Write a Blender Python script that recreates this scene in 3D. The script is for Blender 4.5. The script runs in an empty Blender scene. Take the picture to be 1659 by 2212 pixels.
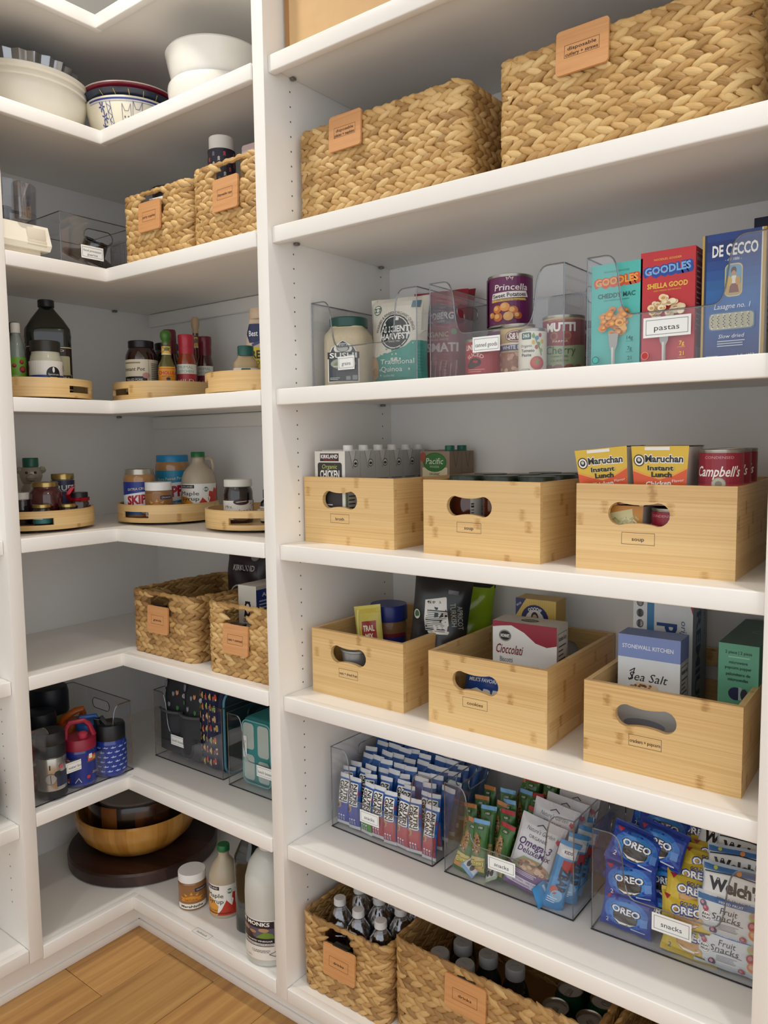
import bpy, bmesh, math, random
from mathutils import Vector, Matrix
from mathutils.geometry import tessellate_polygon
S = bpy.context.scene
COL = S.collection
PI = math.pi
R_ = math.radians
rnd = random.Random(7)

# ------------------------------------------------------------------ camera
IW, IH, FPX = 1659.0, 2212.0, 1670.689
CAMP = Vector((1.8633, -1.2188, 1.4103))
YAW, PITCH, ROLL = 0.6574, -0.0893, -0.0127
_f = Vector((-math.sin(YAW)*math.cos(PITCH), math.cos(YAW)*math.cos(PITCH), math.sin(PITCH)))
_r0 = Vector((math.cos(YAW), math.sin(YAW), 0))
_u0 = _r0.cross(_f)
_r = math.cos(ROLL)*_r0 + math.sin(ROLL)*_u0
_u = -math.sin(ROLL)*_r0 + math.cos(ROLL)*_u0
cam = bpy.data.cameras.new('camera')
cam.sensor_fit = 'HORIZONTAL'; cam.sensor_width = 36.0; cam.lens = FPX/IW*36.0
cam.clip_start = 0.05
camo = bpy.data.objects.new('camera', cam); COL.objects.link(camo)
camo.matrix_world = Matrix(((_r.x, _u.x, -_f.x, CAMP.x), (_r.y, _u.y, -_f.y, CAMP.y),
                            (_r.z, _u.z, -_f.z, CAMP.z), (0, 0, 0, 1)))
S.camera = camo

# ------------------------------------------------------------------ light
def lin(h):
    h = h.lstrip('#')
    o = []
    for i in (0, 2, 4):
        c = int(h[i:i+2], 16)/255
        o.append(c/12.92 if c <= .04045 else ((c+.055)/1.055)**2.4)
    return tuple(o)
wd = bpy.data.worlds.new('world'); S.world = wd; wd.use_nodes = True
wd.node_tree.nodes['Background'].inputs[0].default_value = (0.93, 0.97, 1.0, 1)
wd.node_tree.nodes['Background'].inputs[1].default_value = 1.42
def can_light(x, y, z, w, size=.11, col=(1.0, .94, .86), spread=120):
    l = bpy.data.lights.new('ceiling_light_glow', 'AREA'); l.shape = 'DISK'; l.size = size
    l.energy = w; l.color = col; l.spread = R_(spread)
    o = bpy.data.objects.new('ceiling_light_glow', l); COL.objects.link(o); o.location = (x, y, z)
    return o
CEIL = 3.05
CANS = [(.28, -.39, 7), (2.02, -.39, 7), (1.1, -1.9, 5)]  # last can is an added, unseen fill on the camera side
for x_, y_, w_ in CANS:
    can_light(x_, y_, CEIL-.008, w_)
S.view_settings.view_transform = 'Standard'
S.view_settings.look = 'None'
S.view_settings.gamma = 1
S.view_settings.use_curve_mapping = False
S.view_settings.exposure = -0.17
S.cycles.max_bounces = 10
S.cycles.diffuse_bounces = 5
S.cycles.transparent_max_bounces = 32
S.cycles.caustics_reflective = False
S.cycles.caustics_refractive = False

# ------------------------------------------------------------------ pixel -> place
def ray(a, b): return _f + (a-IW/2)/FPX*_r - (b-IH/2)/FPX*_u
def Zp(a, b, z): d = ray(a, b); return CAMP + d*((z-CAMP.z)/d.z)
def Yp(a, b, y): d = ray(a, b); return CAMP + d*((y-CAMP.y)/d.y)
def Xp(a, b, x): d = ray(a, b); return CAMP + d*((x-CAMP.x)/d.x)
def SC(P): return FPX/((P-CAMP).dot(_f))                     # pixels per metre at P
def zat(P, v):                                             # height seen at row v above the spot P
    u = IW/2 + FPX*((P-CAMP).dot(_r))/((P-CAMP).dot(_f))
    d = ray(u, v); k = ((P-CAMP).x*d.x+(P-CAMP).y*d.y)/(d.x**2+d.y**2)
    return (CAMP+d*k).z
def fit(u1, u2, vt, zb, y=None, x=None):                   # upright thing between columns u1,u2 topping at row vt
    uc = (u1+u2)/2
    P = Yp(uc, vt, y) if y is not None else Xp(uc, vt, x)
    r = (u2-u1)/2/SC(P)
    return Vector((P.x, P.y, zb)), r, P.z-zb
def fit_in(u1, u2, vt, zb, cen, R, k, hp=.0):               # same, but standing on a turntable: k = 0 near rim .. 1 far rim
    uc = (u1+u2)/2; c = Vector((cen[0], cen[1], zb))
    r = (u2-u1)/2/SC(c)
    d = ray(uc, vt); d2 = Vector((d.x, d.y)); o = Vector((CAMP.x-cen[0], CAMP.y-cen[1])); RR = max(.02, R-r-.001)
    a = d2.dot(d2); b = o.dot(d2); cc = o.dot(o)-RR*RR; q = b*b-a*cc
    if q < 0: t = -b/a
    else: t = (-b-math.sqrt(q)+2*math.sqrt(q)*k)/a
    P = CAMP+d*t; r = (u2-u1)/2/SC(P)
    return Vector((P.x, P.y, zb)), r, P.z-zb
def face_cam(P): return math.atan2(CAMP.y-P.y, CAMP.x-P.x)+PI/2   # turn that points local -y to the room

# ------------------------------------------------------------------ materials
MATS = {}
def node_mat(name):
    m = bpy.data.materials.new(name); m.use_nodes = True
    nt = m.node_tree; return m, nt, nt.nodes['Principled BSDF']
def M(col, rough=.5, metal=0., coat=0., bump=0., bscale=200., vary=0., trans=0.):
    k = (col, rough, metal, coat, bump, bscale, vary, trans)
    if k in MATS: return MATS[k]
    m, nt, b = node_mat('m_'+col.lstrip('#'))
    L = nt.links
    c = lin(col)
    b.inputs['Base Color'].default_value = (*c, 1)
    b.inputs['Roughness'].default_value = rough
    b.inputs['Metallic'].default_value = metal
    b.inputs['Coat Weight'].default_value = coat
    b.inputs['Coat Roughness'].default_value = .08
    tc = nt.nodes.new('ShaderNodeTexCoord')
    n = nt.nodes.new('ShaderNodeTexNoise'); n.inputs['Scale'].default_value = bscale
    L.new(tc.outputs['Object'], n.inputs['Vector'])
    if bump:
        bp = nt.nodes.new('ShaderNodeBump'); bp.inputs['Strength'].default_value = bump; bp.inputs['Distance'].default_value = .002
        L.new(n.outputs[0], bp.inputs['Height']); L.new(bp.outputs[0], b.inputs['Normal'])
    v = vary if vary else .04
    n2 = nt.nodes.new('ShaderNodeTexNoise'); n2.inputs['Scale'].default_value = 30 if not bump else bscale*.3
    L.new(tc.outputs['Object'], n2.inputs['Vector'])
    mr = nt.nodes.new('ShaderNodeMapRange'); mr.inputs[3].default_value = 1-v; mr.inputs[4].default_value = 1+v
    L.new(n2.outputs[0], mr.inputs[0])
    mx = nt.nodes.new('ShaderNodeMix'); mx.data_type = 'RGBA'; mx.blend_type = 'MULTIPLY'; mx.inputs[0].default_value = 1
    mx.inputs[6].default_value = (*c, 1); L.new(mr.outputs[0], mx.inputs[7])
    L.new(mx.outputs[2], b.inputs['Base Color'])
    MATS[k] = m; return m
def clear_mat(name, tint, base=.05, edge=.55, rough=.03, power=3.0):
    """thin clear plastic or glass: lets light straight through, mirrors more at grazing angles"""
    k = ('clear', name)
    if k in MATS: return MATS[k]
    m = bpy.data.materials.new(name); m.use_nodes = True; nt = m.node_tree; L = nt.links
    nt.nodes.clear()
    out = nt.nodes.new('ShaderNodeOutputMaterial')
    tr = nt.nodes.new('ShaderNodeBsdfTransparent'); tr.inputs[0].default_value = (*tint, 1)
    gl = nt.nodes.new('ShaderNodeBsdfGlossy'); gl.inputs['Roughness'].default_value = rough
    gl.inputs[0].default_value = (.95, .96, 1, 1)
    lw = nt.nodes.new('ShaderNodeLayerWeight'); lw.inputs[0].default_value = .5
    pw = nt.nodes.new('ShaderNodeMath'); pw.operation = 'POWER'; pw.inputs[1].default_value = power
    L.new(lw.outputs['Facing'], pw.inputs[0])
    ma = nt.nodes.new('ShaderNodeMath'); ma.operation = 'MULTIPLY_ADD'; ma.inputs[1].default_value = edge; ma.inputs[2].default_value = base
    L.new(pw.outputs[0], ma.inputs[0])
    mx = nt.nodes.new('ShaderNodeMixShader')
    L.new(ma.outputs[0], mx.inputs[0]); L.new(tr.outputs[0], mx.inputs[1]); L.new(gl.outputs[0], mx.inputs[2])
    L.new(mx.outputs[0], out.inputs[0])
    MATS[k] = m; return m
def ramp(nt, stops):
    r = nt.nodes.new('ShaderNodeValToRGB'); e = r.color_ramp.elements
    while len(e) < len(stops): e.new(.5)
    for i, (p, c) in enumerate(stops):
        e[i].position = p; e[i].color = (*lin(c), 1)
    return r
def wood_mat(name, stops, us=3., vs=60., strip=.02, strips=.25, nodes=0., rough=.45, bump=.15, coat=0., plankvar=0.):
    """grain runs along U (metres), V goes across the grain"""
    k = ('wood', name)
    if k in MATS: return MATS[k]
    m, nt, b = node_mat(name); L = nt.links; N = nt.nodes.new
    tc = N('ShaderNodeTexCoord')
    oi = N('ShaderNodeObjectInfo')
    ad = N('ShaderNodeVectorMath'); ad.operation = 'ADD'
    cx = N('ShaderNodeCombineXYZ')
    ml = N('ShaderNodeMath'); ml.operation = 'MULTIPLY'; ml.inputs[1].default_value = 7.0
    L.new(oi.outputs['Random'], ml.inputs[0]); L.new(ml.outputs[0], cx.inputs[0]); L.new(ml.outputs[0], cx.inputs[1])
    L.new(tc.outputs['UV'], ad.inputs[0]); L.new(cx.outputs[0], ad.inputs[1])
    mp = N('ShaderNodeMapping'); mp.inputs['Scale'].default_value = (us, vs, 1)
    L.new(ad.outputs[0], mp.inputs[0])
    n1 = N('ShaderNodeTexNoise'); n1.inputs['Scale'].default_value = 1; n1.inputs['Detail'].default_value = 6; n1.inputs['Distortion'].default_value = .6
    L.new(mp.outputs[0], n1.inputs[0])
    # strips with their own tone
    sp = N('ShaderNodeSeparateXYZ'); L.new(ad.outputs[0], sp.inputs[0])
    fl = N('ShaderNodeMath'); fl.operation = 'DIVIDE'; fl.inputs[1].default_value = strip; L.new(sp.outputs[1], fl.inputs[0])
    f2 = N('ShaderNodeMath'); f2.operation = 'FLOOR'; L.new(fl.outputs[0], f2.inputs[0])
    wn = N('ShaderNodeTexWhiteNoise'); wn.noise_dimensions = '1D'; L.new(f2.outputs[0], wn.inputs['W'])
    mx = N('ShaderNodeMix'); mx.data_type = 'FLOAT'; mx.inputs[0].default_value = strips
    L.new(n1.outputs[0], mx.inputs[2]); L.new(wn.outputs[0], mx.inputs[3])
    last = mx.outputs[0]
    if nodes:
        # bamboo knuckles: short dark dashes, one row per strip with its own shift
        cb = N('ShaderNodeCombineXYZ')
        a1 = N('ShaderNodeMath'); a1.operation = 'MULTIPLY_ADD'; a1.inputs[1].default_value = 9.0
        L.new(sp.outputs[0], a1.inputs[0])
        w2 = N('ShaderNodeMath'); w2.operation = 'MULTIPLY'; w2.inputs[1].default_value = 37.0; L.new(wn.outputs[0], w2.inputs[0]); L.new(w2.outputs[0], a1.inputs[2])
        L.new(a1.outputs[0], cb.inputs[0]); L.new(f2.outputs[0], cb.inputs[1])
        vo = N('ShaderNodeTexVoronoi'); vo.voronoi_dimensions = '2D'; vo.inputs['Scale'].default_value = 1.0
        fr = N('ShaderNodeMath'); fr.operation = 'FRACT'; L.new(a1.outputs[0], fr.inputs[0])
        sb = N('ShaderNodeMath'); sb.operation = 'SUBTRACT'; sb.inputs[1].default_value = .5; L.new(fr.outputs[0], sb.inputs[0])
        n3 = N('ShaderNodeTexNoise'); n3.inputs['Scale'].default_value = 160; L.new(ad.outputs[0], n3.inputs[0])
        n3m = N('ShaderNodeMath'); n3m.operation = 'MULTIPLY_ADD'; n3m.inputs[1].default_value = .12; n3m.inputs[2].default_value = -.06; L.new(n3.outputs[0], n3m.inputs[0])
        s2 = N('ShaderNodeMath'); s2.operation = 'ADD'; L.new(sb.outputs[0], s2.inputs[0]); L.new(n3m.outputs[0], s2.inputs[1])
        ab = N('ShaderNodeMath'); ab.operation = 'ABSOLUTE'; L.new(s2.outputs[0], ab.inputs[0])
        st = N('ShaderNodeMapRange'); st.inputs[1].default_value = .085; st.inputs[2].default_value = .02; st.inputs[3].default_value = 0; st.inputs[4].default_value = 1
        L.new(ab.outputs[0], st.inputs[0])
        # only some strips carry one
        gt = N('ShaderNodeMath'); gt.operation = 'GREATER_THAN'; gt.inputs[1].default_value = .35; L.new(wn.outputs[0], gt.inputs[0])
        fl3 = N('ShaderNodeMath'); fl3.operation = 'FLOOR'; L.new(a1.outputs[0], fl3.inputs[0])
        wn3 = N('ShaderNodeTexWhiteNoise'); wn3.noise_dimensions = '2D'
        cb3 = N('ShaderNodeCombineXYZ'); L.new(fl3.outputs[0], cb3.inputs[0]); L.new(f2.outputs[0], cb3.inputs[1]); L.new(cb3.outputs[0], wn3.inputs[0])
        g3 = N('ShaderNodeMath'); g3.operation = 'GREATER_THAN'; g3.inputs[1].default_value = .62; L.new(wn3.outputs[0], g3.inputs[0])
        m3 = N('ShaderNodeMath'); m3.operation = 'MULTIPLY'; L.new(st.outputs[0], m3.inputs[0]); L.new(g3.outputs[0], m3.inputs[1])
        m4 = N('ShaderNodeMath'); m4.operation = 'MULTIPLY'; m4.inputs[1].default_value = nodes; L.new(m3.outputs[0], m4.inputs[0])
        m5 = N('ShaderNodeMath'); m5.operation = 'SUBTRACT'; m5.use_clamp = True; L.new(last, m5.inputs[0]); L.new(m4.outputs[0], m5.inputs[1])
        last = m5.outputs[0]
    rp = ramp(nt, stops); L.new(last, rp.inputs[0])
    if plankvar:
        hv = N('ShaderNodeHueSaturation'); mr = N('ShaderNodeMapRange'); mr.inputs[3].default_value = 1-plankvar; mr.inputs[4].default_value = 1+plankvar
        L.new(oi.outputs['Random'], mr.inputs[0]); L.new(mr.outputs[0], hv.inputs['Value']); L.new(rp.outputs[0], hv.inputs['Color']); L.new(hv.outputs[0], b.inputs['Base Color'])
    else:
        L.new(rp.outputs[0], b.inputs['Base Color'])
    bp = N('ShaderNodeBump'); bp.inputs['Strength'].default_value = bump; bp.inputs['Distance'].default_value = .001
    L.new(n1.outputs[0], bp.inputs['Height']); L.new(bp.outputs[0], b.inputs['Normal'])
    b.inputs['Roughness'].default_value = rough; b.inputs['Coat Weight'].default_value = coat
    MATS[k] = m; return m

WHITE = M('#eeebe6', .42, bump=.02, bscale=60, vary=.012)
BOXIN = M('#eceae7', .5, bump=.02, bscale=60, vary=.012)
BAMBOO = wood_mat('bamboo', [(.0, '#a67a42'), (.3, '#cda569'), (.55, '#ddb97f'), (1., '#e8cd98')], us=2.2, vs=330, strip=.022, strips=.2, nodes=.30, rough=.42, bump=.08, coat=.1)
CLEAR = clear_mat('clear_plastic', (.986, .988, .99), .04, .45)
CLEARE = clear_mat('clear_plastic_edge', (.45, .46, .49), .18, .6, .08)
BLACK = M('#151517', .4)

# ------------------------------------------------------------------ mesh helpers
def tag(o, label, cat, group=None, kind=None):
    if label: o['label'] = label
    if cat: o['category'] = cat
    if group: o['group'] = group
    if kind: o['kind'] = kind
    return o
def thing(name, label, cat, loc=(0, 0, 0), rz=0., group=None, rot=None):
    o = bpy.data.objects.new(name, None); COL.objects.link(o)
    o.empty_display_size = .02
    o.location = loc
    o.rotation_euler = rot if rot is not None else (0, 0, rz)
    return tag(o, label, cat, group)
def dup(root, loc=None, rot=None, label=None, group=None):
    r = root.copy(); COL.objects.link(r)
    if loc is not None: r.location = loc
    if rot is not None: r.rotation_euler = rot
    if label: r['label'] = label
    if group: r['group'] = group
    for ch in list(root.children):
        c = ch.copy(); COL.objects.link(c); c.parent = r
        for g in ch.children:
            d = g.copy(); COL.objects.link(d); d.parent = c
    return r
class G:
    def __init__(s): s.v = []; s.f = []; s.m = []; s.s = []; s.uvl = []; s.att = []
    def add(s, vs, fs, m=0, sm=False, T=None):
        o = len(s.v)
        if T is not None: vs = [T @ Vector(p) for p in vs]
        s.v += [tuple(p) for p in vs]
        for f in fs: s.f.append([i+o for i in f]); s.m.append(m); s.s.append(sm)
        return s
    def box(s, x0, y0, z0, x1, y1, z1, m=0, T=None):
        vs = [(x, y, z) for z in (z0, z1) for y in (y0, y1) for x in (x0, x1)]
        return s.add(vs, [(0, 2, 3, 1), (4, 5, 7, 6), (0, 1, 5, 4), (2, 6, 7, 3), (0, 4, 6, 2), (1, 3, 7, 5)], m, False, T)
    def rbox(s, x0, y0, z0, x1, y1, z1, r=.002, seg=2, m=0, T=None, sm=True):
        b = bmesh.new(); bmesh.ops.create_cube(b, size=1)
        bmesh.ops.scale(b, vec=(abs(x1-x0), abs(y1-y0), abs(z1-z0)), verts=b.verts)
        r = min(r, .49*min(abs(x1-x0), abs(y1-y0), abs(z1-z0)))
        bmesh.ops.bevel(b, geom=list(b.edges), offset=r, segments=seg, profile=.5, affect='EDGES', clamp_overlap=True)
        b.verts.index_update()
        c = ((x0+x1)/2, (y0+y1)/2, (z0+z1)/2)
        s.add([(v.co.x+c[0], v.co.y+c[1], v.co.z+c[2]) for v in b.verts], [[v.index for v in f.verts] for f in b.faces], m, sm, T)
        b.free(); return s
    def lathe(s, prof, n=24, m=0, sm=True, T=None, sq=2., ax=1., ay=1., flute=0, fa=0.):
        vs = []; rings = []
        for (r, z) in prof:
            if r < 1e-6:
                rings.append([len(vs)]); vs.append((0, 0, z)); continue
            ring = []
            for i in range(n):
                t = 2*PI*i/n
                c, d = math.cos(t), math.sin(t)
                rr = r*(1+(fa*math.cos(flute*t) if flute else 0))
                if sq != 2.:
                    k = (abs(c)**sq+abs(d)**sq)**(-1/sq); c *= k; d *= k
                ring.append(len(vs)); vs.append((rr*c*ax, rr*d*ay, z))
            rings.append(ring)
        fs = []
        for a, b in zip(rings, rings[1:]):
            for i in range(n):
                j = (i+1) % n
                if len(a) == 1 and len(b) == 1: continue
                if len(a) == 1: fs.append((a[0], b[j], b[i]))
                elif len(b) == 1: fs.append((a[i], a[j], b[0]))
                else: fs.append((a[i], a[j], b[j], b[i]))
        return s.add(vs, fs, m, sm, T)
    def tube(s, pts, r, n=6, m=0, closed=False, T=None, cap=True):
        pts = [Vector(p) for p in pts]; N = len(pts); vs = []; fs = []
        up = None
        for i, p in enumerate(pts):
            a = pts[(i-1) % N] if (closed or i) else p
            b = pts[(i+1) % N] if (closed or i < N-1) else p
            d = (b-a).normalized()
            if up is None:
                up = Vector((0, 0, 1)) if abs(d.z) < .9 else Vector((1, 0, 0))
            x = up.cross(d)
            if x.length < 1e-4: x = Vector((1, 0, 0)).cross(d)
            x.normalize(); y = d.cross(x); up = y
            rr = r[i] if isinstance(r, (list, tuple)) else r
            for k in range(n):
                t = 2*PI*k/n
                vs.append(p + x*rr*math.cos(t) + y*rr*math.sin(t))
        for i in range(N if closed else N-1):
            j = (i+1) % N
            for k in range(n):
                l = (k+1) % n
                fs.append((i*n+k, i*n+l, j*n+l, j*n+k))
        if not closed and cap:
            fs.append(list(range(n))[::-1]); fs.append([(N-1)*n+k for k in range(n)])
        return s.add(vs, fs, m, True, T)
    def plate(s, outer, holes, t, m=0, T=None, sm=False):
        """outline in XY pushed from z=0 to z=t"""
        loops = [outer]+list(holes)
        flat = [p for l in loops for p in l]
        tri = tessellate_polygon([[Vector((p[0], p[1], 0)) for p in l] for l in loops])
        n = len(flat)
        vs = [(p[0], p[1], 0) for p in flat]+[(p[0], p[1], t) for p in flat]
        fs = []
        for a, b, c in tri:
            A, B, C_ = flat[a], flat[b], flat[c]
            if (B[0]-A[0])*(C_[1]-A[1])-(B[1]-A[1])*(C_[0]-A[0]) < 0: b, c = c, b
            fs.append((a+n, b+n, c+n)); fs.append((a, c, b))
        o = 0
        for li, l in enumerate(loops):
            k = len(l)
            ar = sum(l[i][0]*l[(i+1) % k][1]-l[(i+1) % k][0]*l[i][1] for i in range(k))
            ccw = (ar > 0) == (li == 0)
            for i in range(k):
                a, b = o+i, o+(i+1) % k
                fs.append((a, b, b+n, a+n) if ccw else (b, a, a+n, b+n))
            o += k
        return s.add(vs, fs, m, sm, T)
    def grid(s, fn, nu, nv, m=0, sm=True, T=None, flip=False):
        vs = [fn(i/nu, j/nv) for j in range(nv+1) for i in range(nu+1)]
        fs = []
        for j in range(nv):
            for i in range(nu):
                q = (j*(nu+1)+i, j*(nu+1)+i+1, (j+1)*(nu+1)+i+1, (j+1)*(nu+1)+i)
                fs.append(q[::-1] if flip else q)
        return s.add(vs, fs, m, sm, T)
    def obj(s, name, mats, parent=None, sharp=40, uv=None, loc=None, rz=None):
        me = bpy.data.meshes.new(name)
        me.from_pydata(s.v, [], s.f)
        if not isinstance(mats, (list, tuple)): mats = [mats]
        for x in mats: me.materials.append(x)
        me.polygons.foreach_set('material_index', s.m)
        me.polygons.foreach_set('use_smooth', s.s)
        if uv:
            ul = me.uv_layers.new(name='UVMap')
            dat = []
            for p in me.polygons:
                nn = p.normal
                for li in p.loop_indices:
                    dat += list(uv(me.vertices[me.loops[li].vertex_index].co, nn))
            ul.data.foreach_set('uv', dat)
        me.update()
        if any(s.s) and sharp: me.set_sharp_from_angle(angle=R_(sharp))
        o = bpy.data.objects.new(name, me); COL.objects.link(o)
        if parent is not None: o.parent = parent
        if loc is not None: o.location = loc
        if rz is not None: o.rotation_euler[2] = rz
        return o
def uv_box(co, n):
    a = [abs(c) for c in n]
    if a[2] >= a[0] and a[2] >= a[1]: return (co.x, co.y)
    if a[1] >= a[0]: return (co.x, co.z)
    return (co.y, co.z)
def uv_cyl(R):
    def f(co, n):
        if abs(n.z) > .7: return (co.x, co.y)
        return (math.atan2(co.y, co.x)*R, co.z)
    return f
def rrect(x0, y0, x1, y1, r, n=5):
    o = []
    for cx, cy, a in ((x1-r, y0+r, -90), (x1-r, y1-r, 0), (x0+r, y1-r, 90), (x0+r, y0+r, 180)):
        for i in range(n+1):
            t = R_(a+90*i/n); o.append((cx+r*math.cos(t), cy+r*math.sin(t)))
    return o
TY = Matrix(((1, 0, 0, 0), (0, 0, -1, 0), (0, 1, 0, 0), (0, 0, 0, 1)))   # XY outline -> stands up facing -y, thickness goes to -y
TX = Matrix(((0, 0, 1, 0), (1, 0, 0, 0), (0, 1, 0, 0), (0, 0, 0, 1)))    # XY outline -> stands up facing +x, thickness goes to +x
def tr(x, y, z): return Matrix.Translation((x, y, z))

# ------------------------------------------------------------------ flat print
GLY = {}
def glyph(s, bold=0.):
    k = (s, bold)
    if k not in GLY:
        cu = bpy.data.curves.new('t', 'FONT'); cu.body = s; cu.resolution_u = 2; cu.offset = bold
        ob = bpy.data.objects.new('t', cu); me = ob.to_mesh()
        vs = [(v.co.x, v.co.y) for v in me.vertices]; fs = [list(p.vertices) for p in me.polygons]
        ob.to_mesh_clear(); bpy.data.objects.remove(ob); bpy.data.curves.remove(cu)
        GLY[k] = (vs, fs)
    return GLY[k]
def clipx(poly, c, ax, keep_less):
    out = []; n = len(poly)
    for i in range(n):
        a, b = poly[i], poly[(i+1) % n]
        ia = (a[ax] <= c) if keep_less else (a[ax] >= c)
        ib = (b[ax] <= c) if keep_less else (b[ax] >= c)
        if ia: out.append(a)
        if ia != ib:
            t = (c-a[ax])/(b[ax]-a[ax]); out.append((a[0]+t*(b[0]-a[0]), a[1]+t*(b[1]-a[1])))
    return out
def split(polys, ax, step):
    out = []
    for p in polys:
        lo = min(q[ax] for q in p); hi = max(q[ax] for q in p)
        k = math.floor(lo/step+1e-9)+1
        cur = p
        while k*step < hi-1e-9 and len(cur) > 2:
            a = clipx(cur, k*step, ax, True); cur = clipx(cur, k*step, ax, False)
            if len(a) > 2: out.append(a)
            k += 1
        if len(cur) > 2: out.append(cur)
    return out
class Pr:
    """a printed sheet: shapes in fractions of its width and height, laid on any surface"""
    def __init__(s, w, h, rough=.4): s.w = w; s.h = h; s.it = []; s.k = 1; s.rough = rough
    def poly(s, pts, col, same=False):
        P = [(x*s.w, y*s.h) for x, y in pts]
        tri = tessellate_polygon([[Vector((x, y, 0)) for x, y in P]])
        ps = []
        for a, b, c in tri:
            A, B, D = P[a], P[b], P[c]
            if (B[0]-A[0])*(D[1]-A[1])-(B[1]-A[1])*(D[0]-A[0]) < 0: B, D = D, B
            ps.append([A, B, D])
        s.it.append((ps, col, s.k)); s.k += 0 if same else 1; return s
    def rect(s, x0, y0, x1, y1, col, r=0, same=False):
        if r:
            P = rrect(x0*s.w, y0*s.h, x1*s.w, y1*s.h, min(r, .49*abs(x1-x0)*s.w, .49*abs(y1-y0)*s.h), 4)
        else:
            P = [(x0*s.w, y0*s.h), (x1*s.w, y0*s.h), (x1*s.w, y1*s.h), (x0*s.w, y1*s.h)]
        s.it.append(([P], col, s.k)); s.k += 0 if same else 1; return s
    def ell(s, cx, cy, rx, ry, col, n=20, same=False, a0=0, a1=360):
        P = [(cx*s.w+rx*s.w*math.cos(R_(a0+(a1-a0)*i/n)), cy*s.h+ry*s.h*math.sin(R_(a0+(a1-a0)*i/n))) for i in range(n+(0 if a1-a0 == 360 else 1))]
        s.it.append(([P], col, s.k)); s.k += 0 if same else 1; return s
    def circ(s, cx, cy, ry, col, n=20, same=False): return s.ell(cx, cy, ry*s.h/s.w, ry, col, n, same)
    def line(s, pts, wd, col, same=False, closed=False):
        P = [Vector((x*s.w, y*s.h)) for x, y in pts]
        if closed: P.append(P[0])
        ps = []; q = wd*s.h/2
        for a, b in zip(P, P[1:]):
            d = b-a
            if d.length < 1e-7: continue
            d.normalize(); nn = Vector((-d.y, d.x))*q; e = d*q*.6
            ps.append([tuple(a-e-nn), tuple(b+e-nn), tuple(b+e+nn), tuple(a-e+nn)])
        s.it.append((ps, col, s.k)); s.k += 0 if same else 1; return s
    def frame(s, x0, y0, x1, y1, wd, col):
        return s.line([(x0, y0), (x1, y0), (x1, y1), (x0, y1)], wd, col, closed=True)
    def text(s, t, cx, cy, hg, col, wid=None, rot=0, shear=0, bold=0, same=False, al='c', arc=None):
        vs, fs = glyph(t, bold)
        if not vs: return s
        x0 = min(v[0] for v in vs); x1 = max(v[0] for v in vs)
        k = hg*s.h/.70
        kx = wid*s.w/(x1-x0) if wid else k
        ox = {'c': (x0+x1)/2, 'l': x0, 'r': x1}[al]
        ca, sa = math.cos(R_(rot)), math.sin(R_(rot))
        P = []
        for x, y in vs:
            X = (x-ox)*kx; Yv = (y-.35)*k; X += shear*Yv
            if arc:                       # bend along a circle of radius arc*h (positive: arch)
                ra = arc*s.h; th = X/ra; X, Yv = (ra+Yv)*math.sin(th), (ra+Yv)*math.cos(th)-ra
            P.append((cx*s.w+X*ca-Yv*sa, cy*s.h+X*sa+Yv*ca))
        s.it.append(([[P[i] for i in f] for f in fs], col, s.k)); s.k += 0 if same else 1; return s
    def lines(s, x0, y0, x1, y1, n, col, fill=.55, jit=.25, seed=1):
        rr = random.Random(seed); hh = (y1-y0)/n
        for i in range(n):
            yb = y1-(i+1)*hh+hh*(1-fill)/2
            s.rect(x0, yb, x1-(x1-x0)*jit*rr.random(), yb+hh*fill, col, same=True)
        s.k += 1; return s
    def bars(s, x0, y0, x1, y1, n, col, seed=1, vert=True):
        rr = random.Random(seed)
        for i in range(n):
            f = rr.uniform(.25, .75)
            if vert: s.rect(x0+(x1-x0)*i/n, y0, x0+(x1-x0)*(i+f)/n, y1, col, same=True)
            else: s.rect(x0, y0+(y1-y0)*i/n, x1, y0+(y1-y0)*(i+f)/n, col, same=True)
        s.k += 1; return s
    def nutri(s, x0, y0, x1, y1, col='#222222', bg='#f2f2ee', n=9, seed=1):
        s.rect(x0, y0, x1, y1, bg)
        s.frame(x0, y0, x1, y1, .006, col)
        s.text('Nutrition Facts', (x0+x1)/2, y1-(y1-y0)*.07, (y1-y0)*.06, col, wid=(x1-x0)*.85, bold=.02)
        s.lines(x0+(x1-x0)*.08, y0+(y1-y0)*.03, x1-(x1-x0)*.06, y1-(y1-y0)*.14, n, col, .3, .5, seed)
        return s
    def build(s, name, parent, mp, sx=0, sy=0, lift=.00012, rough=None):
        g = G(); mats = []; idx = {}
        for ps, col, k in s.it:
            if col not in idx:
                idx[col] = len(mats)
                mats.append(col if not isinstance(col, str) else M(col, s.rough if rough is None else rough))
            if sx: ps = split(ps, 0, sx)
            if sy: ps = split(ps, 1, sy)
            for p in ps:
                g.add([mp(x, y, k*lift) for x, y in p], [list(range(len(p)))], idx[col])
        o = g.obj(name, mats, parent, sharp=0)
        return o
def m_front(x0, y0, z0):  return lambda x, y, l: (x0+x, y0-l, z0+y)      # on a face looking at -y
def m_right(x0, y0, z0):  return lambda x, y, l: (x0+l, y0+x, z0+y)      # on a face looking at +x
def m_left(x0, y0, z0):   return lambda x, y, l: (x0-l, y0-x, z0+y)
def m_top(x0, y0, z0):    return lambda x, y, l: (x0+x, y0+y, z0+l)
def m_cyl(r, z0, w, a0=0.): 
    return lambda x, y, l: ((r+l)*math.sin((x-w/2)/r+a0), -(r+l)*math.cos((x-w/2)/r+a0), z0+y)
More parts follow.
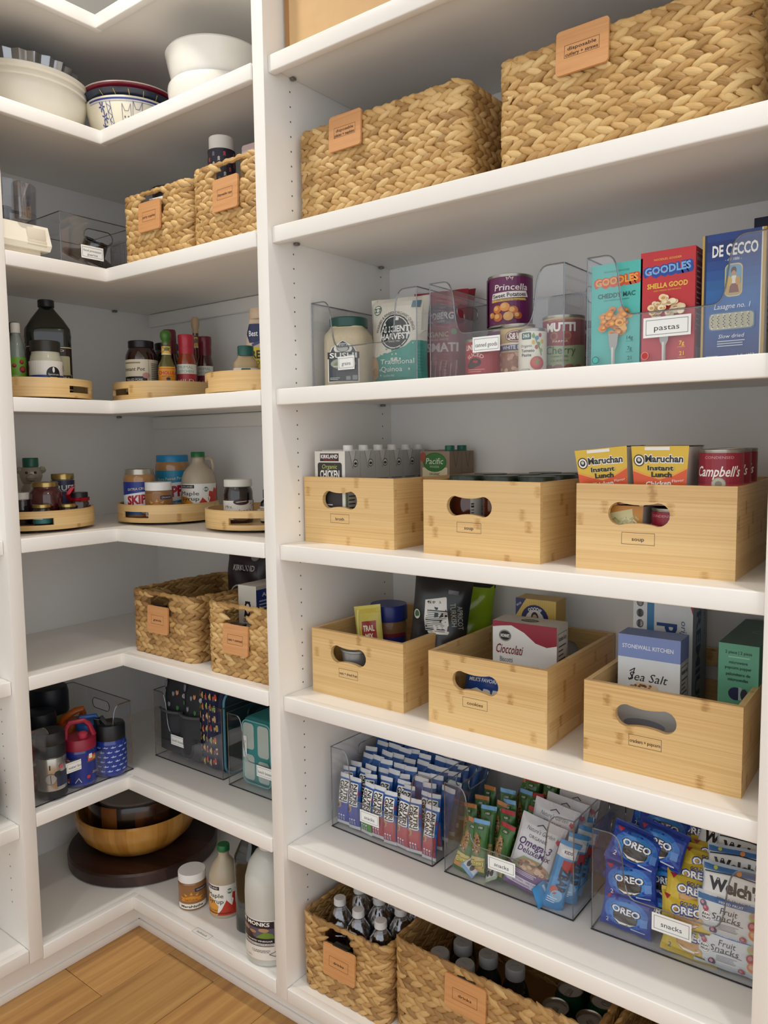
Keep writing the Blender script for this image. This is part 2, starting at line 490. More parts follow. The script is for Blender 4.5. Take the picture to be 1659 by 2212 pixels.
# ------------------------------------------------------------------ the room and the shelving
D_, DL = .444, .437                     # back walls: y = D_, x = -DL
XS0, XS1 = .574, .6086                  # divider between corner unit and long bank
XR0, XR1 = 1.621, 1.656                 # divider at the far right
YL0, YL1 = -.269, -.305                 # divider between corner unit and left bay
YS, XL = .004, 0.                       # faces of the dividers
RZ = [2.2425, 1.885, 1.5324, 1.1823, .8289, .4693, .1174]
CZ = [2.5212, 2.2332, 1.8801, 1.5322, 1.1848, .8367, .4805, .126]
LZ = [1.184, .8324, .4619, .135]
NH, NT, BT = .0348, .02, .022
def struct(name, g, mats, uv=None, parent=None):
    o = g.obj(name, mats, parent, uv=uv)
    if parent is None: o['kind'] = 'structure'
    return o
# floor: oak planks running away along the left bay
OAK = wood_mat('oak_plank', [(.0, '#74502f'), (.35, '#ab7d47'), (.6, '#c09458'), (1., '#d6ac72')], us=2.0, vs=46, strip=.09, strips=.12, nodes=.0, rough=.5, bump=.2, plankvar=.12)
g = G(); g.box(-.5, -2.9, -.03, 3.2, .5, -.006); fl = struct('floor', g, M('#3b2a1a', .8))
pw_ = .19; k_ = 0
x_ = -.06
while x_ < 3.1:
    yy = -2.9 - rnd.random()*1.2
    while yy < .45:
        ln = 1.55
        a, b = max(yy, -2.9), min(yy+ln, .45)
        if b-a > .02:
            g = G(); g.rbox(x_+.0006, a+.0006, -.006, x_+pw_-.0006, b-.0006, 0, .0012, 1)
            g.obj('plank', OAK, fl, uv=lambda co, n: (co.y, co.x))
        yy += ln
    x_ += pw_
g = G(); g.box(-DL-.02, D_, 0, 3.2, D_+.02, CEIL); wb = struct('wall_back', g, BOXIN)
g = G(); g.box(-DL-.02, -2.9, 0, -DL, D_, CEIL); wl = struct('wall_left', g, BOXIN)
g = G(); g.box(-DL-.02, -2.9, CEIL, 3.2, D_+.02, CEIL+.02); struct('ceiling', g, M('#efebe4', .8))
g = G(); g.box(-.05, .05, 0, 3.2, .068, .1); bb = struct('baseboard_right', g, WHITE)
g = G(); g.rbox(-.05, .043, 0, 3.2, .05, .02, .002, 2); g.obj('shoe_moulding', WHITE, bb)
g = G(); g.box(-.068, -2.9, 0, -.05, .068, .1); bb2 = struct('baseboard_left', g, WHITE)
g = G(); g.rbox(-.05, -2.9, 0, -.043, .05, .02, .002, 2); g.obj('shoe_moulding', WHITE, bb2)
for z in (CZ[2], CZ[3]):
    g = G(); g.rbox(-DL+.02, D_-.016, z-BT-.045, XS0, D_, z-BT-.001, .006, 3); g.obj('shelf_cleat', WHITE, wb)

def peg_holes(name, parent, fn, cols, zs, nrm):
    g = G()
    for c in cols:
        for z in zs:
            P = fn(c, z)
            vs = [(0, 0, 0)]
            pts = []
            for i in range(8):
                a = 2*PI*i/8; da, dz = .0021*math.cos(a), .0021*math.sin(a)
                pts.append(fn(c+da, z+dz))
            g.add(pts, [list(range(8))])
    o = g.obj(name, M('#5a5751', .9), parent); o['kind'] = 'stuff'  # flat discs: the shade inside each hole is put into their dark colour
    return o
HZ = [2.1897-.032*k for k in range(-20, 62)]
def panel(name, label, x0, y0, x1, y1, z0=0., z1=CEIL):
    t = thing(name, label, 'panel')
    g = G(); g.rbox(x0, y0, z0, x1, y1, z1, .0015, 2); g.obj('board', WHITE, t)
    return t
dv = panel('shelf_divider', 'white upright divider between the corner shelves and the long shelves', XS0, YS, XS1, D_, .085)
peg_holes('peg_holes', dv, lambda c, z: (XS1+.0002, c, z), (.083, .405), HZ, 1)
panel('shelf_divider', 'white upright divider at the far end beside the cracker bin', XR0, YS, XR1, D_, .083)
dv = panel('shelf_divider', 'white upright divider beside the bin of water bottles', -DL, YL1, XL, YL0, .098)
peg_holes('peg_holes', dv, lambda c, z: (c, YL1-.0002, z), (-.075,), HZ, 1)

def shelf(name, label, outline, noses, z, deep=None):
    t = thing(name, label, 'shelf', (0, 0, z))
    g = G(); g.plate(outline, [], BT, T=tr(0, 0, -BT)); g.obj('board', WHITE, t)
    for (a, b, c, d, hh) in noses:
        g = G(); g.rbox(a, b, -hh, c, d, 0.0004, .0022, 3); g.obj('front_edge', WHITE, t)
    return t
e = .0008
YR = .016
long_lab = ['white shelf carrying the cardboard box', 'white shelf under the two large woven baskets',
            'white shelf under the clear bins of grains, cans and pasta', 'white shelf under the broth and soup crates',
            'white shelf under the nut, cookie and cracker crates', 'white shelf under the clear snack bins']
for i in range(6):
    t = shelf('long_shelf', long_lab[i], [(XS1+e, YR+NT-.001), (XR0-e, YR+NT-.001), (XR0-e, D_-e), (XS1+e, D_-e)], [(XS1+e, YR, XR0-e, YR+NT, NH)], RZ[i])
    for px_, py_ in ((XS1+.006, .088), (XS1+.006, .40)):
        g = G(); g.rbox(px_-.005, py_-.006, -BT-.006, px_+.006, py_+.006, -BT-.0002, .002, 2); g.obj('shelf_pin', M('#8f8a83', .35, 1.), t)
t = shelf('long_shelf', 'white bottom deck under the baskets of drinks', [(XS1+e, YS+.018), (XR0-e, YS+.018), (XR0-e, D_-e), (XS1+e, D_-e)], [(XS1-.0001+e, YS-.0003, XR0-e, YS+.02, .034)], RZ[6])
corner_lab = ['white L-shaped top corner shelf with nothing on it', 'white L-shaped corner shelf carrying the stacked bowls',
              'white L-shaped corner shelf under the food processor and party baskets', 'white L-shaped corner shelf under the oils and sauces',
              'white L-shaped corner shelf under the syrup and peanut butter', 'white L-shaped corner shelf with granola and oat baskets, half empty',
              'white L-shaped corner shelf under the water bottles and lunch bags', 'white L-shaped bottom deck under the wooden bowl']
for i in range(8):
    z = CZ[i]
    hh = NH if i < 7 else .036
    ol = [(-DL+e, YL0+e), (-NT+.001, YL0+e), (-NT+.001, NT-.001), (XS0-e, NT-.001), (XS0-e, D_-e), (-DL+e, D_-e)]
    t = shelf('corner_shelf', corner_lab[i], ol, [(-.0002, 0, XS0-e, NT, hh), (-NT, YL0+e, 0, NT-.0002, hh)], z)
    if i in (2, 3):
        g = G(); g.rbox(-DL+.001, .30, -BT-.007, -DL+.012, .315, -BT-.0002, .002, 2); g.obj('shelf_pin', M('#8f8a83', .35, 1.), t)
left_lab = ['white shelf of the left bay level with the syrup jars', 'white shelf of the left bay level with the granola basket', 'white shelf of the left bay carrying the grey crock']
for i in range(3):
    shelf('bay_shelf', left_lab[i], [(-DL+e, -1.3), (-.034, -1.3), (-.034, YL1-e), (-DL+e, YL1-e)], [(-.0345, -1.3, -.0145, YL1-e, NH)], LZ[i])
shelf('bay_shelf', 'white bottom deck of the left bay', [(-DL+e, -1.3), (-.018, -1.3), (-.018, YL1-e), (-DL+e, YL1-e)], [(-.02, -1.3, XL+.0003, YL1-e, .034)], LZ[3])
# trims of the ceiling lights; the camera-side one is an added fill
for x_, y_, w_ in CANS:
    t = thing('ceiling_light', 'round recessed ceiling light with white trim', 'light', (x_, y_, CEIL), 0, 'recessed ceiling lights')
    g = G(); g.lathe([(.058, -.004), (.08, -.006), (.085, -.001), (.085, 0), (.058, 0), (.058, -.004)], 32); g.obj('trim_ring', WHITE, t)
# ------------------------------------------------------------------ builders
def m_sup(r, z0, w, a0=0., sq=2., ax=1., ay=1.):
    def f(x, y, l):
        t = (x-w/2)/r+a0-PI/2
        c, d = math.cos(t), math.sin(t)
        if sq != 2.:
            k = (abs(c)**sq+abs(d)**sq)**(-1/sq); c *= k; d *= k
        return ((r+l)*c*ax, (r+l)*d*ay, z0+y)
    return f
def sc_prof(p, r, h): return [(a*r, b*h) for a, b in p]
def round_item(name, label, cat, P, rz, r, h, body, bm, lid=None, lm=None, lab=None, n=28, group=None, sq=2., ax=1., ay=1., extra=None, lidname='lid', flute=0, rot=None):
    t = thing(name, label, cat, P, rz, group, rot)
    g = G(); g.lathe(sc_prof(body, r, h), n, sq=sq, ax=ax, ay=ay); g.obj('body', bm, t)
    if lid:
        g = G(); g.lathe(sc_prof(lid, r, h), n if not flute else flute*2, flute=flute, fa=.012 if flute else 0); g.obj(lidname, lm, t)
    for lb in (lab or []):
        z0, z1, ang, fn, lr = (list(lb)+[1.0])[:5]
        rr = r*lr*1.004; w = rr*R_(ang); hh = (z1-z0)*h
        p = Pr(w, hh); fn(p)
        p.build('label', t, m_sup(rr+.0003, z0*h, w, 0, sq, ax, ay), sx=max(.003, rr*.16))
    return t
def rect_hole_slot(w, h, n=6): return rrect(-w/2, -h/2, w/2, h/2, h/2*.98, n)
def peanut(w, h, n=10):
    """bone-shaped grip: two round ends with a slightly waisted middle"""
    r = h/2; o = []
    for i in range(n+1):
        a = R_(-90+180*i/n); o.append((w/2-r+r*math.cos(a), r*math.sin(a)))
    for i in range(1, 8):
        x = (w/2-r)*(1-2*i/8); o.append((x, r*(1-.22*(1-(x/(w/2-r))**2))))
    for i in range(n+1):
        a = R_(90+180*i/n); o.append((-w/2+r+r*math.cos(a), r*math.sin(a)))
    for i in range(1, 8):
        x = -(w/2-r)*(1-2*i/8); o.append((x, -r*(1-.22*(1-(x/(w/2-r))**2))))
    return o
def bamboo_bin(label, word, P, rz, w=.266, d=.352, h=.152, t=.010):
    """P = front left bottom corner; the crate runs back along +y"""
    o = thing('bamboo_crate', label, 'crate', P, rz)
    fo = [(0, 0), (w, 0), (w, h), (0, h)]
    hole = [(x+w*.415, z+h*.665) for x, z in peanut(.105, .040)]
    hole2 = [(x+w*.5, z+h*.665) for x, z in peanut(.105, .040)]
    g = G(); g.plate(fo, [hole], t, T=tr(0, t, 0) @ TY); g.obj('front_panel', BAMBOO, o, uv=uv_box)
    g = G(); g.plate(fo, [hole2], t, T=tr(0, d, 0) @ TY); g.obj('back_panel', BAMBOO, o, uv=uv_box)
    for x in (0, w-t):
        g = G(); g.box(x, t, 0, x+t, d-t, h-.0004); g.obj('side_panel', BAMBOO, o, uv=lambda c, n: (c.y+.31, c.z+.07) if abs(n.z) < .5 else (c.y, c.x))
    g = G(); g.box(t, t, .006, w-t, d-t, .012); g.obj('base', BAMBOO, o, uv=uv_box)
    p = Pr(.056, .020)
    p.frame(.0, .0, 1, 1, .035, '#4a3217')
    p.text(word, .5, .47, .32, '#33200d', wid=min(.94, .09*len(word)+.02), bold=.012)
    p.build('lettering', o, m_front(w*.415-.028, 0, h*.665-.052))
    return o
def scoop(w, h, lip, a, b):
    """front of a bin: full height at the ends, swooping down to a low lip"""
    pts = [(0, 0), (w, 0), (w, h)]
    def sw(x0, x1, y0, y1, n=14):
        o = []
        for i in range(n+1):
            t = i/n
            s = t*t*t*(t*(6*t-15)+10)
            o.append((x0+(x1-x0)*(t+.10*math.sin(2*PI*t)), y0+(y1-y0)*s))
        return o
    pts += sw(w-a, w-b, h, lip)+sw(b, a, lip, h)
    pts += [(0, h)]
    return pts
def clear_bin(label, P, rz, w=.30, d=.296, h=.203, word=None, wx=.36, lip=.088, wsz=(.062, .024), flat_front=False, slot_front=False, wz=None):
    o = thing('clear_bin', label, 'bin', P, rz)
    t = .0026
    if flat_front:
        fo = [(0, 0), (w, 0), (w, h), (0, h)]
        hs = [[(x+w*.52, z+h*.68) for x, z in rect_hole_slot(.085, .034)]] if slot_front else []
    else:
        fo = scoop(w, h, lip, .030, .088); hs = []
    g = G(); g.plate(fo, hs, t, T=tr(0, t, 0) @ TY); fr = g.obj('front_wall', CLEAR, o)
    slot = [(y+d*.5, z+h*.80) for y, z in rect_hole_slot(.088, .030)]
    so = [(t, 0), (d-t, 0), (d-t, h), (t, h)]
    for x in (0, w-t):
        g = G(); g.plate(so, [] if slot_front else [slot], t, T=tr(x, 0, 0) @ TX); sd = g.obj('side_wall', CLEAR, o)
        if not slot_front:
            g = G(); g.tube([(x+t/2, y, z) for y, z in slot], .0013, 5, closed=True); g.obj('grip_rim', CLEARE, sd)
    g = G(); g.plate([(0, 0), (w, 0), (w, h), (0, h)], [], t, T=tr(0, d, 0) @ TY); g.obj('back_wall', CLEAR, o)
    g = G(); g.box(t, t, .002, w-t, d-t, .0045); g.obj('base', CLEAR, o)
    # darker polished edges
    g = G()
    k = fo[2:] if not flat_front else [(w, h), (0, h)]
    g.tube([(x, t/2, z) for x, z in k], .0015, 5)
    g.obj('front_rim', CLEARE, o)
    if hs:
        g = G(); g.tube([(x, t/2, z) for x, z in hs[0]], .0015, 5, closed=True); g.obj('grip_rim', CLEARE, o)
    g = G(); g.tube([(0, 0, h), (0, d, h), (w, d, h), (w, 0, h)], .0014, 5); g.obj('top_rim', CLEARE, o)
    g = G(); g.tube([(0, 0, .0015), (w, 0, .0015), (w, d, .0015), (0, d, .0015)], .0017, 5, closed=True, m=0)
    g.obj('foot_rim', M('#26282c', .2), o)
    for cx in (0.0006, w-.0006):
        g = G(); g.tube([(cx, .0006, .002), (cx, .0006, h)], .0012, 5); g.obj('corner_edge', CLEARE, o)
    if word:
        ww, wh = wsz
        p = Pr(ww, wh)
        p.rect(0, 0, 1, 1, '#f3f3f0'); p.frame(.06, .14, .94, .86, .03, '#8a8a88')
        ws = word.split('\n')
        for i, s_ in enumerate(ws):
            p.text(s_, .5, .47+(.16 if len(ws) > 1 else 0)-.3*i, .27 if len(ws) == 1 else .17, '#2a2a2a', wid=min(.8, .085*len(s_)+.02))
        p.build('label_card', o, m_front(w*wx-ww/2, -.0004, (lip-.016-wh/2) if wz is None else wz))
    return o
# ---- woven baskets
def weave_mat(name, stops):
    k = ('weave', name)
    if k in MATS: return MATS[k]
    m, nt, b = node_mat(name); L = nt.links; N = nt.nodes.new
    tc = N('ShaderNodeTexCoord'); sp = N('ShaderNodeSeparateXYZ'); L.new(tc.outputs['UV'], sp.inputs[0])
    dv = N('ShaderNodeMath'); dv.operation = 'DIVIDE'; dv.inputs[1].default_value = 10; L.new(sp.outputs[0], dv.inputs[0])
    fl = N('ShaderNodeMath'); fl.operation = 'FLOOR'; L.new(dv.outputs[0], fl.inputs[0])
    wn = N('ShaderNodeTexWhiteNoise'); wn.noise_dimensions = '1D'; L.new(fl.outputs[0], wn.inputs['W'])
    mp = N('ShaderNodeMapping'); mp.inputs['Scale'].default_value = (.8, 22, 1); L.new(tc.outputs['UV'], mp.inputs[0])
    n = N('ShaderNodeTexNoise'); n.inputs['Scale'].default_value = 1; n.inputs['Detail'].default_value = 3; L.new(mp.outputs[0], n.inputs[0])
    mx = N('ShaderNodeMix'); mx.data_type = 'FLOAT'; mx.inputs[0].default_value = .42
    L.new(wn.outputs[0], mx.inputs[2]); L.new(n.outputs[0], mx.inputs[3])
    rp = ramp(nt, stops); L.new(mx.outputs[0], rp.inputs[0]); L.new(rp.outputs[0], b.inputs['Base Color'])
    bp = N('ShaderNodeBump'); bp.inputs['Strength'].default_value = .55; bp.inputs['Distance'].default_value = .0012
    L.new(n.outputs[0], bp.inputs['Height']); L.new(bp.outputs[0], b.inputs['Normal'])
    b.inputs['Roughness'].default_value = .5
    MATS[k] = m; return m
WEAVE = weave_mat('water_hyacinth', [(.1, '#8f6a38'), (.4, '#bd9459'), (.65, '#d0ab70'), (.95, '#e2c58d')])
WEAVE2 = weave_mat('water_hyacinth_dark', [(.1, '#7d5a30'), (.4, '#a9814c'), (.65, '#c19a60'), (.95, '#d8b67c')])
TAGW = wood_mat('tag_wood', [(.0, '#b97f4c'), (.5, '#cd9560'), (1., '#d8a572')], us=6, vs=160, strip=1, strips=0, rough=.5, bump=.05)
LUMP = []
for lt_, lr_, lo_ in ((0, .16, -.5), (.22, .78, .1), (.5, 1., .28), (.78, .82, .1), (1, .14, -.5)):
    LUMP.append((lt_-.5, lr_, lo_))
def rr_path(w, d, r):
    """arc-length parametrised rounded rectangle, counted from the middle of the front (-y) side, going to +x"""
    segs = []
    a, b = w-2*r, d-2*r; q = PI*r/2
    L = [a/2, q, b, q, a, q, b, q, a/2]
    tot = sum(L)
    def f(s):
        s %= tot
        i = 0
        while i < 8 and s > L[i]: s -= L[i]; i += 1
        cs = {1: (w/2-r, r, -90), 3: (w/2-r, d-r, 0), 5: (-w/2+r, d-r, 90), 7: (-w/2+r, r, 180)}
        if i == 0: return (s, 0, 1, 0, 0, -1)
        if i == 8: return (-w/2+r+s, 0, 1, 0, 0, -1)
        if i == 2: return (w/2, r+s, 0, 1, 1, 0)
        if i == 4: return (w/2-r-s, d, -1, 0, 0, 1)
        if i == 6: return (-w/2, d-r-s, 0, -1, -1, 0)
        cx, cy, a0 = cs[i]; an = R_(a0)+s/r
        return (cx+r*math.cos(an), cy+r*math.sin(an), -math.sin(an), math.cos(an), math.cos(an), math.sin(an))
    return f, tot
BSEED = [0]
def basket(label, P, rz, w, d, h, words, tagpos='rim', hole=None, mat=None, tagx=0., tagz=None, rowh=.0275, tagw=.088, tagh=.074, frame=None):
    """P = middle of the front bottom edge; runs back along +y"""
    mat = mat or WEAVE
    o = thing('woven_basket', label, 'basket', P, rz)
    BSEED[0] += 1
    rr = random.Random(BSEED[0])
    f, tot = rr_path(w-.012, d-.012, .022)
    nrow = max(3, round(h/rowh)); rh = h/nrow
    pit = .0245; n = int(tot/pit); pit = tot/n
    hw, hd, hdy = hole if hole else (0, 0, 0)
    for row in range(nrow):
      gap = bool(hole) and (row+1)*rh > h-hd+.004
      st = rr.getstate()
      for half in ((-1, 1) if gap else (0,)):
        rr.setstate(st)
        vs = []; fs = []; uv = []
        ph = rr.random()*pit
        for ln in (0, 1):
            zc = rh*(row+.25+.5*ln)
            for i in range(n):
                s = (i+.5*ln)*pit+ph+rr.uniform(-.002, .002)
                x, y, tx, ty, nx, ny = f(s)
                if half and (x-hdy)*half < 0: continue
                if gap and abs(x-hdy) < hw/2+.004 and (y < .01 or y > d-.03): continue
                al = R_((22 if ln == 0 else -22)+rr.uniform(-6, 6)) * (1 if row % 2 == 0 else 1)
                ll = .047*rr.uniform(.9, 1.12); th = rh*.33*rr.uniform(.85, 1.1); dp = .0062*rr.uniform(.85, 1.2)
                c = Vector((x, y+.006, zc)); T_ = Vector((tx, ty, 0)); Nn = Vector((nx, ny, 0)); U = Vector((0, 0, 1))
                A = T_*math.cos(al)+U*math.sin(al); B = U*math.cos(al)-T_*math.sin(al)
                base = len(vs); idx = 10*rr.randint(0, 5000)
                for (t, r, off) in LUMP:
                    cc = c+A*(t*ll)+Nn*(off*.006)
                    for k in range(6):
                        a = PI*k/3
                        vs.append(cc+B*(r*th*math.cos(a))+Nn*(r*dp*math.sin(a)))
                        uv.append((idx+(t+.5)*4, k/6 if k < 4 else (6-k)/6))
                for j in range(4):
                    for k in range(6):
                        l = (k+1) % 6
                        fs.append((base+j*6+k, base+j*6+l, base+(j+1)*6+l, base+(j+1)*6+k))
        me = bpy.data.meshes.new('braid'); me.from_pydata([tuple(v) for v in vs], [], fs)
        ul = me.uv_layers.new(name='UVMap')
        dat = []
        for l in me.loops: dat += uv[l.vertex_index]
        ul.data.foreach_set('uv', dat)
        me.polygons.foreach_set('use_smooth', [True]*len(fs)); me.materials.append(mat); me.update()
        b = bpy.data.objects.new('braid', me); COL.objects.link(b); b.parent = o
    # added plain brown backing so no light leaks between the plaits
    g = G(); t = .0016
    fo = [(-w/2+.02, .003), (w/2-.02, .003), (w/2-.02, h-.004), (-w/2+.02, h-.004)]
    hl = [[(hdy-hw/2, h-hd), (hdy+hw/2, h-hd), (hdy+hw/2, h-.008), (hdy-hw/2, h-.008)]] if hole else []
    g.plate(fo, hl, t, T=tr(0, .0068, 0) @ TY); g.plate(fo, hl, t, T=tr(0, d-.0052, 0) @ TY)
    so = [(.02, .003), (d-.02, .003), (d-.02, h-.004), (.02, h-.004)]
    for x in (-w/2+.0054, w/2-.0066): g.plate(so, [], t, T=tr(x, 0, 0) @ TX)
    g.obj('light_stop', M('#6f5129', .8), o)
    g = G(); g.box(-w/2+.012, .012, .002, w/2-.012, d-.012, .005); g.obj('base', M('#8c6a3a', .8), o)
    g = G()
    m_ = int(tot/.006); pts = []; rad = []
    for i in range(m_):
        x, y, *_q = f(tot*i/m_); pts.append((x, y+.006, h-.003+.0012*math.sin(i*.9))); rad.append(.0058+.0012*math.sin(i*1.7))
    g.tube(pts, rad, 7, closed=True); g.obj('rim', mat, o, uv=lambda c, nn: (c.x*40+c.y*40, c.z*60))
    if words:
        tz = tagz if tagz is not None else (h+.012-tagh if tagpos == 'rim' else h-hd-tagh+.008)
        tg = G()
        tg.plate(rrect(-tagw/2, 0, tagw/2, tagh, .006, 4), [], .005, T=tr(0, 0, 0) @ TY)
        to = tg.obj('name_tag', TAGW, o, uv=uv_box); to.location = (tagx, -.004, tz)
        to.rotation_euler = (R_(-3), 0, 0)
        p = Pr(tagw, tagh, .6)
        fx0, fx1, fz0, fz1 = frame if frame else (.2, .8, .34, .66)
        p.frame(fx0, fz0, fx1, fz1, .012, '#7b5330')
        for i, s_ in enumerate(words):
            yc = (fz0+fz1)/2+(.065*(len(words)-1))-.13*i
            p.text(s_, .5, yc-.01, .08, '#43280f', wid=min((fx1-fx0)*.94, .055*len(s_)), bold=.015)
        p.build('lettering', to, lambda x, y, l: (x-tagw/2, -.005-l, y))
        g = G(); g.rbox(-.022, -.002, tagh-.006, .022, .012, tagh+.003, .0015, 2); g.rbox(-.022, .010, tagh-.03, .022, .013, tagh+.003, .001, 1)
        g.obj('clip', M('#3b342c', .35, .8), to)
    return o
def turntable(label, P, rz, R=.148, h=.058):
    o = thing('turntable', label, 'turntable', P, rz)
    g = G(); g.lathe([(.0, .001), (R-.03, .001), (R-.03, .0075), (0, .0075)], 40); g.obj('foot', M('#141312', .5), o)
    t = .008; n = 96; z0, z1 = .008, h
    zs = [z0, z0+.013, z0+.031, z1]         # slots live in the middle band
    def slot(i):
        a = (i+.5)/n*360
        for c in (270, 90):
            if abs((a-c+180) % 360-180) < 20: return True
        return False
    vs = []; fs = []
    for rad in (R, R-t):
        for z in zs:
            for i in range(n):
                a = 2*PI*i/n; vs.append((rad*math.cos(a), rad*math.sin(a), z))
    def id_(s, k, i): return s*4*n+k*n+(i % n)
    for i in range(n):
        for k in range(3):
            if k == 1 and slot(i):
                fs.append((id_(0, 1, i), id_(0, 1, i+1), id_(1, 1, i+1), id_(1, 1, i)))
                fs.append((id_(0, 2, i+1), id_(0, 2, i), id_(1, 2, i), id_(1, 2, i+1)))
                if not slot(i-1): fs.append((id_(0, 1, i), id_(1, 1, i), id_(1, 2, i), id_(0, 2, i)))
                if not slot(i+1): fs.append((id_(0, 1, i+1), id_(0, 2, i+1), id_(1, 2, i+1), id_(1, 1, i+1)))
                continue
            fs.append((id_(0, k, i), id_(0, k, i+1), id_(0, k+1, i+1), id_(0, k+1, i)))
            fs.append((id_(1, k, i+1), id_(1, k, i), id_(1, k+1, i), id_(1, k+1, i+1)))
        fs.append((id_(0, 3, i), id_(0, 3, i+1), id_(1, 3, i+1), id_(1, 3, i)))
        fs.append((id_(0, 0, i+1), id_(0, 0, i), id_(1, 0, i), id_(1, 0, i+1)))
    g = G(); g.add(vs, fs, 0, True); g.obj('rim', BAMBOO, o, uv=uv_cyl(R))
    g = G(); g.lathe([(0, .0085), (R-t, .0085), (R-t, .0165), (0, .0165)], 48); g.obj('tray', BAMBOO, o, uv=lambda c, n: (c.x, c.y))
    return o
def boxthing(name, label, cat, P, rz, w, d, h, col, front=None, side=None, top=None, group=None, rough=.45, rot=None, left=None, r=.0012):
    """P = middle of the front bottom edge"""
    o = thing(name, label, cat, P, rz, group, rot)
    g = G(); g.rbox(-w/2, 0, 0, w/2, d, h, r, 2); g.obj('box', M(col, rough) if isinstance(col, str) else col, o)
    if front: p = Pr(w, h, rough); front(p); p.build('front_print', o, m_front(-w/2, 0, 0))
    if side: p = Pr(d, h, rough); side(p); p.build('side_print', o, m_right(w/2, 0, 0))
    if left: p = Pr(d, h, rough); left(p); p.build('side_print', o, m_left(-w/2, d, 0))
    if top: p = Pr(w, d, rough); top(p); p.build('top_print', o, m_top(-w/2, 0, h))
    return o
def pillow(w, h, T, seed=0, nx=10, ny=16, crimp=.08, wrinkle=.35, ex=2.6):
    """two-sided puffed wrapper; returns surface function (fraction x, fraction y, side) in local coords: x across, z up, front = -y"""
    rr = random.Random(seed)
    ph = [rr.uniform(0, 6.28) for _ in range(8)]
    def f(u, v, sd):
        x = (u-.5)*w; z = v*h
        a = max(0, 1-abs(2*u-1)**ex)**.5
        vv = (v-crimp)/(1-2*crimp) if crimp < .5 else v
        b = max(0, 1-abs(2*vv-1)**3.2)**.5 if 0 < vv < 1 else 0
        wr = 1+wrinkle*.35*math.sin(9*v+ph[0]+4*u)*math.sin(5*u+ph[1])+wrinkle*.2*math.sin(23*v+ph[2])*math.sin(11*u+ph[3])
        e = .0004+T/2*a*b*wr
        sag = .04*w*math.sin(ph[4]+3*v)*wrinkle
        pin = 1-.05*math.sin(PI*max(0, min(1, vv))) if 0 < vv < 1 else 1.0
        yw = .012*w*math.sin(14*u+ph[5]+(3 if v > .5 else 0))*(1 if b == 0 else .0)
        return (x*pin+sag*.0, (-e if sd == 0 else e)+yw, z)
    return f
def packet(name, label, cat, P, rot, w, h, T, col, pr=None, prback=None, group=None, seed=0, crimp=.08, ends=None, wrinkle=.35, rough=.28, nx=12, ny=18, ex=2.6, metal=0.):
    o = thing(name, label, cat, P, 0, group, rot)
    f = pillow(w, h, T, seed, nx, ny, crimp, wrinkle, ex)
    g = G()
    def row(sd):
        g.grid(lambda u, v: f(u, v, sd), nx, ny, 0, True, flip=(sd == 1))
    row(0); row(1)
    mats = [M(col, rough, metal)]
    if ends:
        mats.append(M(ends, .35))
        for i, fc in enumerate(g.f):
            zc = sum(g.v[j][2] for j in fc)/len(fc)
            if zc < crimp*h*.75 or zc > h-crimp*h*.75: g.m[i] = 1
    g.obj('wrapper', mats, o, sharp=0)
    if pr:
        p = Pr(w, h, rough); pr(p)
        p.build('print', o, lambda x, y, l: (lambda q: (q[0], q[1]-l-.0002, q[2]))(f(min(1, max(0, x/w)), min(1, max(0, y/h)), 0)), sx=w/nx, sy=h/ny)
    return o
# ================================================================== corner unit
CERAMIC = M('#ece9e1', .22, coat=.4)
def bowl_prof(r, h, foot=.5, t=.008, curve=.55):
    out = [(0, 0), (r*foot, 0), (r*foot, h*.06)]
    for i in range(1, 9):
        a = i/8; out.append((r*(foot+(1-foot)*a**curve), h*(.06+.94*a)))
    inn = [(x-t, max(z, t)) for x, z in out[:1:-1]]
    return out+[(r-t*.5, h+t*.4)]+inn+[(0, t)]
# ---- bowls, second shelf from the top
z = CZ[1]
P = Vector((-.258, -.062, z))
t = thing('serving_bowl', 'very large white ceramic bowl with a ridged rim', 'bowl', P)
KB = .172/.213
g = G(); g.lathe([(a_*KB, b_*1.03) for a_, b_ in [(0, 0), (.095, 0), (.1, .01), (.15, .035), (.187, .075), (.198, .1), (.203, .118), (.201, .121), (.206, .124), (.207, .132), (.204, .136), (.211, .140), (.213, .150), (.207, .153), (.2, .145), (.19, .1), (.17, .06), (.1, .02), (0, .012)]], 64)
g.obj('bowl', M('#e8e2d4', .3, coat=.3), t)
t = thing('glass_dish', 'fluted clear glass dish standing inside the very large white bowl', 'dish', P+Vector((-.005, -.0, .026)))
g = G(); pr_ = [(0, 0), (.075, 0), (.1, .02), (.125, .07), (.15, .12), (.168, .162), (.163, .162), (.12, .07), (.09, .02), (0, .006)]
g.lathe([(a_*.86, b_*1.05) for a_, b_ in pr_], 96, flute=24, fa=.03); g.obj('dish', clear_mat('cut_glass', (.62, .62, .62), .28, .6, .1), t)
# painted bowl and two platters nested on it
P = Yp(281, 230, .17); P.z = z
t = thing('painted_bowl', 'cream bowl hand painted with blue cats, between the white bowls', 'bowl', P, face_cam(P))
Rb = .122
g = G(); g.lathe([(0, 0), (.055, 0), (.06, .008), (.09, .03), (.109, .062), (Rb, .1), (Rb-.001, .104), (Rb-.008, .098), (.1, .06), (.05, .02), (0, .014)], 48); g.v = [(a_, b_, c_*1.18) for a_, b_, c_ in g.v]; g.obj('bowl', M('#ece5d0', .25, coat=.4), t)
def bowlmap(w, z0):
    prof = [(.03, .09), (.062, .109), (.1, Rb)]
    def f(x, y, l):
        zz = z0+y
        for (za, ra), (zb, rb2) in zip(prof, prof[1:]):
            if zz <= zb or zb == .1: r = ra+(rb2-ra)*(zz-za)/(zb-za); break
        a = (x-w/2)/Rb
        return ((r+l+.0006)*math.sin(a), -(r+l+.0006)*math.cos(a), (zz-.3*l)*1.18)
    return f
